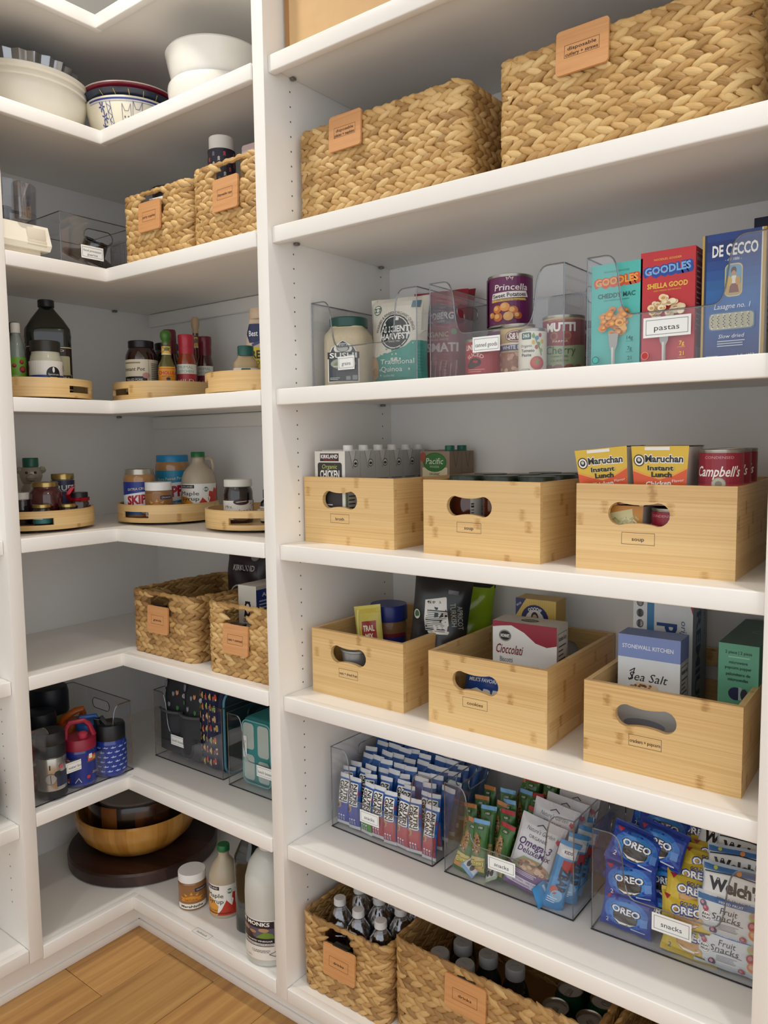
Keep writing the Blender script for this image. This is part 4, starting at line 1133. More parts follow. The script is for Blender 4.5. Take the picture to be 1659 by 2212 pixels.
for i, (u1, u2, v, xx) in enumerate(((71, 109, 1089, -.085), (127, 163, 1088, -.11))):
    P, r, h = fit_in(u1, u2, v, zb, T4, .1385, .04)
    round_item('spice_jar', ['tiny jar with gold lid and teal label in front of the jelly', 'tiny jar with gold lid and gold label near the ribboned jar'][i], 'jar', P, face_cam(P), r, h, [(0, 0), (.9, 0), (.96, .04), (.96, .7), (.86, .8), (.82, .86), (0, .88)], M('#241a18', .12, coat=.6), [(.9, .84), (1, .85), (1, .985), (.95, 1), (0, .99)], GOLD, [(.12, .7, 170, (lambda p: p.rect(0, 0, 1, 1, '#3f8a88').lines(.1, .3, .6, .7, 3, '#d9e6e4')) if i == 0 else (lambda p: p.rect(0, 0, 1, 1, '#a8873e').text('COCOA', .5, .5, .22, '#4a3a1a', wid=.6).rect(.8, 0, 1, 1, '#dddad2')))], n=28)
# peanut butter
def skippy(P, r, h, lab, lidm, top, openlid, words, rz):
    def art(p):
        p.rect(0, 0, 1, 1, top[0]); p.poly([(0, .14), (.5, .24), (1, .38), (1, .74), (.5, .70), (0, .58)], '#eef0f2')
        p.text('SKIPPY', .47, .48, .25, '#b3202e', wid=.58, rot=5, bold=.05, shear=.08)
        p.poly([(0, .0), (1, .0), (1, .34), (.5, .2), (0, .1)], top[1]); p.text(words[0], .45, .80, .07, '#f3e7b8', wid=.5, rot=4); p.text('SUPER CHUNK', .36, .17, .07, '#e8f0fa', wid=.36, rot=5); p.ell(.60, .10, .16, .10, '#d9bd8a'); p.ell(.55, .08, .05, .05, '#8a5a2c'); p.circ(.72, .27, .13, '#e6eef6'); p.circ(.72, .27, .11, top[1]); p.ell(.84, .78, .1, .07, '#7c9a3c')
    t = round_item('peanut_butter_jar', lab, 'jar', P, rz, r, h, [(0, 0), (.93, 0), (1, .02), (1, .80), (.97, .86), (.91, .89), (.89, .9), (0, .9)], M('#a97c4c', .15, coat=.6), [(.88, .88), (.92, .885), (.92, .99), (.9, 1), (0, .99)] if not openlid else [(.88, .88), (.92, .89), (.92, .93), (.90, .95), (.92, .985), (.9, 1), (.84, .985), (0, .985)], lidm, [(.06, .74, 200, art)], n=36)
P, r, h = fit_in(267, 334, 1013, zb, T5, .1385, 0.4); skippy(P, r, h, 'peanut butter jar with dark blue label and silver seal', M('#b9b2a6', .25, .7), ('#27398f', '#2f63a8'), True, ('EXTRA CRUNCHY', ''), face_cam(P)+.25)
P, r, h = fit_in(335, 408, 983, zb, T5, .1385, 1.0); skippy(P, r, h, 'taller peanut butter jar with turquoise lid', M('#1f84b8', .35), ('#1f8cb5', '#2f78b0'), False, ('Extra Peanut Power', ''), face_cam(P)+.1)
def mara(P, r, h, lab, rz, tilt=None):
    def art(p):
        p.rect(.0, .0, 1, 1, '#94683f'); p.rect(0, 0, .86, .22, '#ece6da'); p.text('MaraNatha', .42, .11, .10, '#2a211c', wid=.6, bold=.03)
        p.poly([(.12, .34), (.7, .34), (.62, .5), (.41, .58), (.2, .5)], '#d58c2c'); 
        for k in range(5):
            a = R_(20+35*k); p.poly([(.41+.22*math.cos(a-.2), .40+.22*math.sin(a-.2)), (.41+.22*math.cos(a+.2), .40+.22*math.sin(a+.2)), (.41+.34*math.cos(a), .40+.36*math.sin(a))], '#d99a3c', same=True)
        p.text('NATURAL', .41, .40, .08, '#3a2814', wid=.34); p.rect(.5, .74, .86, .9, '#2a2740', r=.002); p.text('CRUNCHY', .68, .82, .07, '#e8e2d2', wid=.28)
    return round_item('nut_butter_jar', lab, 'jar', P, rz, r, h, [(0, 0), (.93, 0), (1, .02), (1, .72), (.96, .76), (.9, .78), (0, .78)], M('#8d623c', .15, coat=.6), [(.95, .77), (.99, .775), (.99, .985), (.96, 1), (0, 1)], M('#ecebe8', .4), [(.06, .70, 160, art)], n=40)
P, r, h = fit_in(313, 370, 1041, zb, T5, .1385, 0.08); mara(P, r, h, 'small nut butter jar with white lid in front of the peanut butter', face_cam(P)+.1)
def maple(P, r, h, lab, rz, handle=True):
    jug = M('#b9ab94', .32)
    def art(p):
        p.rect(0, 0, 1, 1, '#efece4'); p.rect(.04, .84, .36, .96, '#1b191a'); p.text('KIRKLAND', .2, .90, .06, '#f2f2f2', wid=.26)
        p.poly([(0, 0), (.3, 0), (.34, .3), (.2, .55), (.1, .5), (0, .7)], '#e09a34')
        p.poly([(.3, 0), (.86, 0), (.86, .95), (.80, .78), (.74, .86), (.70, .7), (.62, .74), (.6, .5), (.5, .52), (.4, .2)], '#c23a28')
        p.poly([(.56, .66), (.64, .5), (.6, .3), (.5, .5)], '#f2ede6'); p.text('Maple', .26, .66, .14, '#241c18', wid=.36); p.text('Syrup', .27, .47, .14, '#241c18', wid=.34); p.circ(.56, .80, .1, '#eceae2'); p.circ(.56, .80, .085, '#3c6a4a'); p.rect(.49, .76, .63, .84, '#eceae2'); p.text('USDA', .56, .80, .05, '#3c6a4a', wid=.1)
        p.rect(.86, 0, 1, 1, '#e9e6de'); p.lines(.88, .1, .99, .9, 9, '#2b2b2b', .45); p.text('100% PURE', .2, .16, .05, '#4a2a14', wid=.24); p.lines(.06, .05, .6, .1, 1, '#7a2a1a', .6, .1)
    t = round_item('maple_syrup_jug', lab, 'jug', P, rz, r, h, [(0, 0), (.93, 0), (1, .02), (1, .50), (.97, .58), (.84, .68), (.58, .77), (.38, .82), (.34, .86), (.34, .90), (.40, .905), (.40, .92), (0, .92)], jug, [(.37, .905), (.40, .91), (.40, .99), (.37, 1), (0, 1)], M('#1f6a3a', .35), [(.06, .50, 190, art)], n=40, lidname='cap')
    if handle:
        g = G(); g.tube([(r*.36, 0, h*.885), (r*.6, 0, h*.90), (r*.80, 0, h*.87), (r*.86, 0, h*.78), (r*.82, 0, h*.68)], [.006, .0065, .0065, .0065, .007], 8); g.obj('handle', jug, t)
P, r, h = fit_in(390, 464, 976, zb, T5, .1385, .3); maple(P, r, h, 'beige maple syrup jug with green cap on the turntable', face_cam(P)+.2)
P, r, h = fit_in(482, 545, 1035, zb, T6, .1385, 0.5)
def fudge(p):
    p.rect(0, 0, 1, 1, '#e9e5dc'); p.text('Mrs.', .24, .68, .15, '#33282a', wid=.18, shear=.3); p.text("Richardson's", .40, .45, .17, '#33282a', wid=.62, shear=.3, rot=4); p.ell(.5, .93, .16, .16, '#3a2420'); p.line([(.4, .92), (.6, .97)], .03, '#e9e5dc'); p.ell(.52, .1, .2, .14, '#8a5f44'); p.ell(.52, .12, .12, .08, '#3a2420')
    for a, b in ((.68, .8), (.74, .7), (.70, .2), (.76, .3)): p.line([(a, b), (a+.04, b+.06)], .03, '#33282a', same=True)
    p.rect(.82, 0, 1, 1, '#dcd8ce'); p.lines(.84, .1, .98, .9, 9, '#333333', .4); p.text('FUDGE', .14, .12, .07, '#33282a', wid=.16)
round_item('fudge_jar', 'jar of dark fudge topping with white lid and script label', 'jar', P, face_cam(P)+.2, r, h, [(0, 0), (.93, 0), (1, .03), (1, .68), (.96, .76), (.88, .81), (.86, .84), (0, .86)], M('#1d1114', .1, coat=.8), [(.90, .83), (.95, .84), (.95, .985), (.92, 1), (0, 1)], M('#dedbd2', .4), [(.08, .52, 200, fudge)], n=36, flute=0)
P, r, h = fit_in(561, 592, 1057, zb, T6, .1385, 0.35)
round_item('extract_bottle', 'small dark bottle with black cap beside the fudge jar', 'bottle', P, face_cam(P), r, h, [(0, 0), (.93, 0), (1, .03), (1, .52), (.9, .62), (.5, .7), (.45, .74), (0, .76)], M('#16120f', .12, coat=.7), [(.5, .73), (.56, .74), (.56, .98), (.5, 1), (0, 1)], CAPB, [(.06, .5, 180, lambda p: p.rect(0, 0, 1, 1, '#d9d2c2').lines(.1, .6, .9, .9, 3, '#6a5f4a', .4).text('Vanilla', .3, .3, .2, '#3a2f20', wid=.4))], n=26, lidname='cap')

# ---- granola and oats
z = CZ[5]
basket('deep woven basket tagged granola', (.122, .043, z), R_(.5), .270, .335, .174, ['granola'], 'hole', (.082, .040, -.01), mat=WEAVE2, tagx=-.008, tagz=.066)
basket('deep woven basket tagged oats and oatmeal', (.446, .034, z), R_(1.2), .248, .335, .180, ['oats + oatmeal'], 'hole', (.088, .050, -.012), tagx=-.010, tagz=.060)
A = Yp(482, 1210, .33); 
def kbag(p):
    p.rect(.0, .0, 1, .42, '#b5aa98'); p.poly([(0, .36), (.3, .5), (1, .34), (1, .42), (.3, .56), (0, .44)], '#3a2a2c'); p.rect(.22, .70, .80, .80, '#241a1c'); p.text('KIRKLAND', .5, .75, .06, '#cfc8c4', wid=.5, bold=.02); p.circ(.42, .40, .17, '#cfc8b8'); p.circ(.42, .40, .155, '#2a2f22'); p.circ(.42, .40, .10, '#5d6a35'); p.text("NATURE'S PATH", .42, .505, .04, '#d9d6c9', wid=.5, arc=.14); p.text('ORGANIC', .42, .285, .035, '#d9d6c9', wid=.24); p.circ(.72, .88, .05, '#8a8784')
packet('granola_bag', 'dark brown granola pouch standing behind the cereal box', 'bag', (.178, .30, z+.012), (R_(-6), 0, R_(8)), .165, .27, .06, '#33242a', kbag, seed=5, crimp=.05, wrinkle=.5, rough=.35)
def quak(p):
    p.rect(0, 0, 1, 1, '#d9d5cb'); p.poly([(0.02, 1), (1, 1), (.62, .62), (.02, .28)], '#2b3f86') if 0 else p.poly([(.0, .95), (1, .95), (1, .75), (.0, .30)], '#27408a')
    p.text('ALSO TRY!', .42, .88, .05, '#f2f2f2', wid=.6, bold=.02); p.lines(.06, .55, .5, .82, 6, '#c9d2ea', .4, .5); p.text('Quaker', .8, .5, .06, '#2a2a2a', wid=.3); p.rect(0, .0, 1, .2, '#2a2420'); p.text('INSTANT OATMEAL', .5, .12, .05, '#efe9dd', wid=.8)
def quakl(p):
    p.rect(0, 0, 1, 1, '#ded9cd'); p.ell(.52, .74, .17, .035, '#1d1a1a'); p.rect(.38, .74, .66, .79, '#1d1a1a'); p.ell(.52, .70, .1, .06, '#efe9dd'); p.poly([(.3, .58), (.75, .58), (.68, .68), (.52, .62), (.36, .68)], '#1d1a1a'); p.text('QUAKER', .52, .535, .045, '#1d1a1a', wid=.5, bold=.02); p.lines(.3, .42, .75, .50, 3, '#8a857a', .4); p.lines(.4, .2, .8, .36, 4, '#55504a', .3)
A = Yp(513, 1262, .13)
boxthing('oatmeal_box', 'white and blue oatmeal box standing in the oats basket', 'box', (A.x+.036, .13, z+.012), R_(3), .064, .175, A.z-z-.012, '#d6d1c6', quakl, quak)
# ---- water bottles and lunch bags
z = CZ[6]
clear_bin('clear bin full of coloured water bottles', (-.036, -.258, z+.0002), PI/2, .300, .30, .203, 'water bottles', .43, .088, (.066, .028))
zb = z+.005
def wb(u1, u2, vt, vb=None, xx=None):
    uc = (u1+u2)/2
    if vb is not None:
        P = Zp(uc, vb, zb); r = (u2-u1)/2/SC(P); dirn = Vector((P.x-CAMP.x, P.y-CAMP.y, 0)).normalized(); P = P+dirn*r*.9
        return Vector((P.x, P.y, zb)), r, zat(P, vt)-zb
    return fit(u1, u2, vt, zb, x=xx)
P, r, h = wb(84, 146, 1572, 1727)
t = round_item('steel_tumbler', 'brushed steel tumbler with black flip lid', 'water bottle', P, face_cam(P), r, h, [(0, .0), (.9, .0), (.97, .03), (.97, .12), (1, .13), (1, .62), (.96, .64), (0, .64)], M('#b5b0a8', .25, .9), [(.94, .60), (1.0, .605), (1.0, .78), (.97, .79), (1.0, .80), (.99, .90), (.92, .97), (.6, .985), (0, .975)], M('#1b1c1f', .45), [(.16, .58, 150, lambda p: p.rect(.62, .05, 1, .55, '#27304a').circ(.47, .35, .2, '#6e6a66').circ(.47, .35, .17, '#9a958e').line([(.47, .2), (.47, .5)], .02, '#2a2a2c').rect(.44, .68, .47, .84, '#1b1b1d').circ(.75, .74, .08, '#c0566a').ell(.66, .50, .1, .1, '#26262c').text('THERMOS', .12, .3, .06, '#4a4744', wid=.3, rot=90))], n=36)
g = G(); g.lathe(sc_prof([(0, 0), (.9, 0), (1.01, .03), (1.01, .125), (0, .125)], r, h), 36); g.obj('rubber_base', M('#1d1e22', .6), t)
P, r, h = wb(143, 211, 1586, 1700)
def stopart(p):
    p.rect(0, 0, 1, 1, '#1b2c7e')
    p.circ(.42, .60, .085, '#c23a3a'); p.text('STOP', .42, .60, .07, '#f2efe9', wid=.15, bold=.03)
    p.poly([(.2, .72), (.34, .72), (.27, .9)], '#d8402f'); p.rect(.225, .77, .315, .81, '#efe9df'); p.rect(.17, .69, .37, .725, '#d8402f')
    p.rect(.62, .72, .78, .90, '#d85a3a'); p.rect(.64, .80, .70, .95, '#efe9df'); p.rect(.71, .74, .78, .84, '#d9a23c'); p.rect(.6, .68, .8, .72, '#5a5a66')
    p.text('beep', .18, .42, .10, '#d98a3c', wid=.2, shear=.3, rot=8); p.text('zoom', .8, .3, .10, '#d9b34a', wid=.2, shear=.3, rot=-8)
    p.circ(.62, .2, .06, '#b33a3a'); p.rect(.15, .08, .3, .18, '#c24a3a'); p.circ(.18, .06, .035, '#efe9df'); p.circ(.28, .06, .035, '#efe9df'); p.line([(.4, .05), (.46, .2), (.5, .06)], .02, '#c9c9c0'); p.line([(.1, .62), (.06, .75)], .04, '#4a8a3c')
t = round_item('kids_bottle', 'blue traffic-sign kids bottle with crimson carry lid', 'water bottle', P, face_cam(P), r, h, [(0, 0), (.88, 0), (.97, .03), (1, .08), (1, .72), (.93, .78), (0, .78)], M('#1b2c7e', .15, coat=.6), [(.95, .74), (1.0, .75), (1.0, .94), (.94, .97), (0, .985)], M('#8e1e34', .38), [(.08, .70, 210, stopart)], n=36)
RD = M('#9a2036', .38)
g = G(); g.tube([(-r*.85, -r*.2, h*.95), (-r*.8, -.1*r, h*1.15), (-r*.55, 0, h*1.27), (r*.3, 0, h*1.29), (r*.6, 0, h*1.2), (r*.85, 0, h*.96)], [.008, .007, .007, .007, .007, .008], 8); g.obj('carry_loop', RD, t)
g = G(); g.lathe([(0, 0), (.012, 0), (.013, .012), (.008, .017), (0, .018)], 16, T=tr(r*.2, -r*.35, h*.965)); g.obj('spout', M('#b3364a', .38), t)
P, r, h = wb(210, 275, 1560, 1678)
def shark(p):
    p.rect(0, 0, 1, 1, '#1d3388')
    for i in range(9):
        for j in range(6):
            cx = (i+.5*(j % 2)+.25)/9; cy = (j+.5)/6
            p.poly([(cx-.04, cy), (cx-.01, cy-.035), (cx+.035, cy-.02), (cx+.045, cy+.02), (cx+.01, cy), (cx, cy+.045), (cx-.015, cy+.005)], '#a9b9dd', same=True)
t = round_item('kids_bottle', 'blue kids bottle with pale fish print and black spout lid', 'water bottle', P, face_cam(P), r, h, [(0, 0), (.88, 0), (.97, .03), (1, .08), (1, .66), (.92, .72), (0, .72)], M('#1d3388', .15, coat=.6), [(.88, .70), (.96, .71), (.96, .96), (.9, 1), (0, .985)], M('#131418', .4), [(.08, .64, 260, shark)], n=36)
g = G(); g.tube([(-r*.75, 0, h*.96), (-r*.82, 0, h*1.10), (-r*.55, 0, h*1.12), (-r*.2, -.01, h*1.0), (r*.5, -.015, h*.99)], [.010, .009, .008, .007, .005], 8); g.obj('flip_spout', M('#131418', .4), t)
P, r, h = wb(52, 92, 1612, 1712)
t = round_item('kids_bottle', 'red kids bottle with red carry lid at the divider', 'water bottle', P, face_cam(P), r, h, [(0, 0), (.88, 0), (.97, .03), (1, .08), (1, .72), (.93, .78), (0, .78)], M('#8f1626', .2, coat=.5), [(.95, .76), (1.0, .77), (1.0, .93), (.94, .97), (0, .985)], M('#b02a34', .38), [(.1, .7, 200, lambda p: p.rect(0, 0, 1, 1, '#a01c2c').circ(.5, .2, .12, '#c2627a').circ(.65, .5, .08, '#d9a08a').rect(.4, .85, .9, .95, '#d9d4cc'))], n=30)
g = G(); g.tube([(-r*.8, 0, h*.96), (-r*.7, 0, h*1.3), (r*.75, 0, h*1.34), (r*.85, 0, h*.96)], .008, 8); g.obj('carry_loop', M('#b02a34', .38), t)
def plainb(u1, u2, vt, xx, lab, cb, cl, loop=None, lidh=.72, loopc=None):
    P, r, h = fit(u1, u2, vt, zb, x=xx)
    t = round_item('kids_bottle', lab, 'water bottle', P, face_cam(P), r, h, [(0, 0), (.9, 0), (1, .03), (1, lidh-.06), (.92, lidh), (0, lidh)], M(cb, .2, coat=.5), [(.95, lidh-.03), (1.0, lidh-.02), (1.0, .95), (.93, 1), (0, .99)], M(cl, .4), None, n=30)
    if loop:
        g = G(); g.tube([(-r*.8, 0, h*.97), (-r*.6, 0, h*.97+loop), (r*.6, 0, h*.97+loop), (r*.85, 0, h*.97)], .0075, 8); g.obj('carry_loop', M(loopc or cl, .4), t)
    return t
plainb(165, 216, 1560, -.14, 'cobalt bottle with bright blue loop lid behind the crimson lid', '#1a2f80', '#2a62b0', .02)
plainb(100, 146, 1600, -.145, 'lime green lidded kids bottle behind the steel tumbler', '#b0b890', '#8fae4a', .018)
P, r, h = fit(126, 180, 1556, zb, x=-.213)
t = round_item('kids_bottle', 'bottle with orange flip-up handle lid at the back', 'water bottle', P, face_cam(P), r, h, [(0, 0), (.9, 0), (1, .03), (1, .64), (.92, .7), (0, .7)], M('#8a8468', .2, coat=.5), [(.95, .68), (1.0, .69), (1.0, .95), (.93, 1), (0, .99)], M('#b3541a', .38), None, n=30)
g = G(); g.tube([(-r*.7, 0, h*.96), (-r*.5, -.005, h*1.08), (r*.4, -.01, h*1.24), (r*.85, -.01, h*1.26), (r*.95, 0, h*1.12), (r*.6, 0, h*.97)], .010, 8); g.obj('carry_handle', M('#bd5c1c', .38), t)
for u1, u2, v, xx, lb in ((50, 118, 1535, -.225, 'black-lidded flask with olive band by the divider'), (66, 143, 1480, -.31, 'tallest navy flask with a wide lid at the back of the bottle bin')):
    P, r, h = fit(u1, u2, v, zb, x=xx)
    h = min(h, CZ[5]-NH-.012-zb)
    round_item('insulated_flask', lb, 'water bottle', P, face_cam(P), r, h, [(0, 0), (.9, 0), (1, .03), (1, .62), (.95, .66), (0, .66)], M('#9a9450' if 'olive' in lb else '#8f8a52', .3), [(.97, .62), (1.03, .64), (1.03, .90), (.95, .98), (.6, 1), (0, 1)], M('#12161f', .45), None, n=32)
# lunch bags in a clear bin
clear_bin('clear bin stuffed with fabric lunch bags', (-.067, .141, z+.0002), R_(1), .300, .290, .203, 'lunch boxes', .36, .085, (.062, .030))
def softbag(name, lab, P, rz, w, d, h, col, art=None, pocket=None, seed=1, rx=0):
    o = thing(name, lab, 'lunch bag', P, 0, None, (rx, 0, rz))
    g = G(); q = random.Random(seed)
    n = 28; rings = []
    prof = [(.0, .0), (.86, .0), (.97, .05), (1., .15), (1.0, .6), (.97, .85), (.88, .96), (.6, 1.0), (0, 1.0)]
    g.lathe([(a, b*h) for a, b in prof], n, sq=4.5, ax=w/2, ay=d/2, T=tr(0, d/2, 0))
    g.v = [(x*(1+.02*math.sin(30*z_+seed)), y*(1+.02*math.cos(25*z_)), z_) for x, y, z_ in g.v]
    g.obj('body', M(col, .85, bump=.25, bscale=900), o)
    if art:
        p = Pr(w*.92, h*.86, .8); art(p)
        f = m_sup(1., h*.05, 1, 0)
        def mp(x, y, l):
            a = (x/(w*.92)-.5)*1.5-PI/2; c, s_ = math.cos(a), math.sin(a); k = (abs(c)**4.5+abs(s_)**4.5)**(-1/4.5)
            zz = h*.05+y
            return ((w/2+.0012+l)*c*k*(1+.02*math.sin(30*zz+seed)), (d/2+.0012+l)*s_*k*1.0*(1+.02)+d/2, zz)
        p.build('fabric_print', o, mp, sx=w*.06, sy=h*.08)
    g = G(); g.tube([(-w*.3, d*.5, h*.99), (-w*.25, d*.5, h*1.05), (w*.25, d*.5, h*1.05), (w*.3, d*.5, h*.99)], .005, 6); g.obj('top_handle', M(col, .85), o)
    if pocket:
        g = G(); g.grid(lambda u, v: ((u-.5)*w*.9*(1-.05*v), -.006-.014*math.sin(PI*u)*math.sin(PI*min(1, v*.75+.2)), h*.08+v*h*.5), 14, 8)
        g.obj('mesh_pocket', M('#37383c', .9, bump=.6, bscale=1400), o)
        g = G(); g.tube([((u/14-.5)*w*.86, -.007-.015*math.sin(PI*u/14), h*.58) for u in range(15)], .004, 6); g.obj('pocket_hem', M('#4a4a4e', .8), o)
    return o
def dino(p):
    q = random.Random(8)
    for i in range(22):
        cx, cy = q.random(), q.random(); c = q.choice(['#3f7a3a', '#6f7480', '#c98a6a', '#8a8f98', '#b0b4b8'])
        p.ell(cx, cy, .05, .035, c, 10, same=True); p.poly([(cx+.03, cy), (cx+.08, cy+.05), (cx+.06, cy-.02)], c, same=True)
def trucks(p):
    q = random.Random(11)
    for i in range(5):
        for j in range(7):
            cx = (i+.5)/5+q.uniform(-.03, .03); cy = (j+.5)/7+q.uniform(-.02, .02); c = ['#c24a34', '#8fae4a', '#d8b070', '#c9a63c', '#c2703a', '#9a4a52'][(i*3+j*5) % 6]
            p.rect(cx-.06, cy-.01, cx+.06, cy+.03, c, same=True); p.rect(cx, cy+.03, cx+.05, cy+.055, '#cfc9b8' if (i+j) % 2 else c, same=True); p.ell(cx-.035, cy-.018, .022, .014, '#6a6a74', 8, same=True); p.ell(cx+.035, cy-.018, .022, .014, '#d9c48a', 8, same=True)
softbag('lunch_bag', 'charcoal lunch bag with mesh pocket and dinosaur print', (-.005, .165, z+.006), R_(4), .115, .20, .245, '#26272c', dino, True, 2)
softbag('lunch_bag', 'charcoal dinosaur lunch bag with hemmed pocket, next to the truck print', (.085, .160, z+.006), R_(3), .10, .21, .25, '#2b2c31', dino, True, 6)
softbag('lunch_bag', 'navy lunch bag with colourful truck print', (.158, .158, z+.006), R_(2), .085, .21, .255, '#191c3e', trucks, None, 4)
softbag('lunch_bag', 'navy lunch bag piped in pale teal at the side of the bin', (.206, .162, z+.006), R_(2), .03, .22, .25, '#1d2540', None, None, 5)
t = thing('teal_tray', 'pale teal rimmed tray slipped in at the bin side', 'tray', (.226, .162, z+.006), 0)
g = G(); g.tube([(0, a, b) for a, b in rrect(0, 0, .20, .235, .03, 5)], .0035, 6, closed=True); g.obj('rim', M('#5a94a8', .4), t)
g = G(); g.plate(rrect(.002, .002, .198, .233, .03, 5), [], .002, T=tr(-.001, 0, 0) @ TX); g.obj('tray', M('#20303a', .5), t)
clear_bin('clear bin holding teal bento boxes', (.268, .137, z+.0002), R_(1.), .300, .290, .203, 'lunch boxes', .47, .085, (.062, .030))
def bento(lab, P, rz, w, d, h, c, win):
    o = thing('bento_box', lab, 'lunch box', P, rz)
    g = G(); g.rbox(-w/2, 0, 0, w/2, d, h, .018, 4); g.obj('shell', M(c, .35), o)
    p = Pr(w, h, .3)
    for (a, b, c2, d2) in win: p.rect(a, b, c2, d2, '#aebab4', r=.010)
    p.build('window', o, m_front(-w/2, -.0006, 0))
    g = G(); g.tube([(x, -.001, zz) for x, zz in rrect(-w/2+.006, .006, w/2-.006, h-.006, .016, 5)], .002, 5, closed=True); g.obj('seal', M('#6fb0b0', .4), o)
    return o
bt = bento('teal bento box standing on end with clear compartments', (.352, .165, z+.006), R_(2), .115, .20, .186, '#2f8585', [(.07, .08, .42, .46), (.07, .54, .42, .93), (.54, .08, .90, .40), (.54, .46, .90, .93)])
p = Pr(.014, .06); p.rect(0, 0, 1, 1, '#e9e9e6'); p.text('Phoenix', .5, .55, .10, '#222222', wid=None, rot=-90); p.build('name_sticker', bt, m_front(-.05, -.002, .075))
bento('cobalt blue bento box behind the lunch boxes label', (.462, .165, z+.006), R_(2), .095, .20, .15, '#1f3fa0', [(.1, .1, .9, .9)])

# ---- bottom deck
z = CZ[7]
WAL = wood_mat('dark_walnut', [(.0, '#120a08'), (.4, '#2b1713'), (.7, '#432720'), (1., '#5d3a2c')], us=5, vs=70, strip=.055, strips=.45, rough=.4, bump=.1, coat=.2)
t = thing('round_board', 'thick round dark walnut board under the wooden bowl', 'board', (-.205, .183, z+.0006), R_(20))
g = G(); g.lathe([(0, 0), (.222, 0), (.228, .004), (.229, .034), (.224, .040), (0, .040)], 72); g.obj('board', WAL, t, uv=lambda c, n: (c.x, c.y) if abs(n.z) > .6 else (c.x, c.y+c.z*.2))
ACA = wood_mat('acacia', [(.0, '#8a5a22'), (.35, '#b07a30'), (.6, '#c48f42'), (1., '#d9a95a')], us=7, vs=16, strip=.016, strips=.4, rough=.35, bump=.03, coat=.4)
P = Vector((-.205, .165, z+.0402))
t = thing('wooden_bowl', 'wide honey-coloured wooden salad bowl', 'bowl', P, R_(70))
def uvb(c, n): return (c.z*1.5+.3*math.sin(3*math.atan2(c.y, c.x)), math.atan2(c.y, c.x)*.17)
g = G(); g.lathe([(0, 0), (.10, 0), (.13, .012), (.165, .045), (.186, .088), (.188, .118), (.183, .124), (.176, .120), (.172, .088), (.15, .045), (.1, .016), (0, .012)], 64); g.obj('bowl', ACA, t, uv=uvb)
DKB = wood_mat('burnt_wood', [(.0, '#0f0a08'), (.40, '#1c100a'), (.52, '#5a3012'), (1., '#9a6026')], us=6, vs=9, strip=.05, strips=.5, rough=.25, bump=.02, coat=.5)
t = thing('wooden_bowl', 'dark glossy two-tone wooden bowl nested in the salad bowl', 'bowl', P+Vector((0, .0, .0135)), 0)
g = G(); g.lathe([(0, 0), (.09, 0), (.128, .025), (.148, .07), (.15, .15), (.147, .156), (.142, .15), (.14, .07), (.1, .02), (0, .012)], 56); g.obj('bowl', DKB, t, uv=lambda c, n: (c.z, math.atan2(c.y, c.x)*.14))
t = thing('metal_tin', 'shallow tin with a pale metal rim in the dark wooden bowl', 'tin', P+Vector((.005, -.01, .0265)), 0)
g = G(); g.lathe([(0, 0), (.09, 0), (.10, .01), (.105, .128), (.114, .132), (.114, .139), (.108, .142), (.1, .139), (0, .137)], 48); g.obj('tin', M('#a7a39d', .3, .6), t)
def onfloor(u1, u2, vb, vt, k=.85):
    uc = (u1+u2)/2; P = Zp(uc, vb, z); r = (u2-u1)/2/SC(P)
    dn = Vector((P.x-CAMP.x, P.y-CAMP.y, 0)).normalized(); P = P+dn*r*k
    r = (u2-u1)/2/SC(P)
    return Vector((P.x, P.y, z)), r, zat(P, vt)-z
P, r, h = onfloor(388, 447, 1965, 1876); mara(P, r, h, 'nut butter jar with white lid at the edge of the bottom deck', face_cam(P)+.15)
P, r, h = onfloor(443, 500, 1935, 1852); P = Vector((.222, .192, z)); mara(P, r, h, 'second nut butter jar half hidden behind the maple syrup bottle', face_cam(P))
P, r, h = onfloor(454, 521, 1983, 1822); maple(P, r*.98, h, 'tall beige maple syrup bottle with green cap on the bottom deck', face_cam(P)+.1, False)
P = Vector((.374, .122, z)); olive(P, .050, .295, 'black olive oil bottle squeezed behind the vinegar jug', (.14, .62), rz=face_cam(P)+.9)
P = Vector((.490, .071, z)); r = .064; h = .285
JUG = M('#c3c4be', .3)
def monks(p):
    p.rect(0, 0, 1, 1, '#e6e2db'); p.rect(.02, .42, .56, .97, '#1f1b2a'); p.text('FOUR MONKS', .25, .90, .09, '#f0eee8', wid=.52, bold=.03)
    p.rect(.06, .56, .56, .80, '#5a5468'); p.poly([(.34, .55), (.56, .55), (.54, .66), (.46, .72), (.4, .64)], '#6f8a3a'); p.ell(.44, .755, .06, .05, '#b08a6a'); p.ell(.2, .74, .06, .05, '#a07c5e'); p.poly([(.1, .55), (.32, .55), (.28, .68), (.14, .68)], '#3a2a26'); p.ell(.31, .70, .045, .04, '#a8825f')
    p.text('DISTILLED WHITE VINEGAR', .29, .485, .035, '#f0eee8', wid=.5, bold=.02); p.text('VINAGRE BLANCO DESTILADO', .29, .40, .035, '#2a2733', wid=.52); p.lines(.08, .34, .56, .38, 1, '#55525c', .5, .1)
    p.text('CLEANING', .4, .25, .03, '#2a2733', wid=.22); p.text('LIMPIEZA', .4, .21, .03, '#2a2733', wid=.2); p.line([(.50, .16), (.62, .26), (.68, .2), (.56, .1)], .012, '#2a2733', closed=True); p.line([(.62, .14), (.70, .07)], .02, '#2a2733'); p.text('1 GAL (3.78L)', .18, .08, .03, '#55525c', wid=.22)
    p.lines(.74, .2, .92, .9, 22, '#6a6772', .5, .3); p.bars(.92, .03, .99, .16, 10, '#2a2733', vert=False)
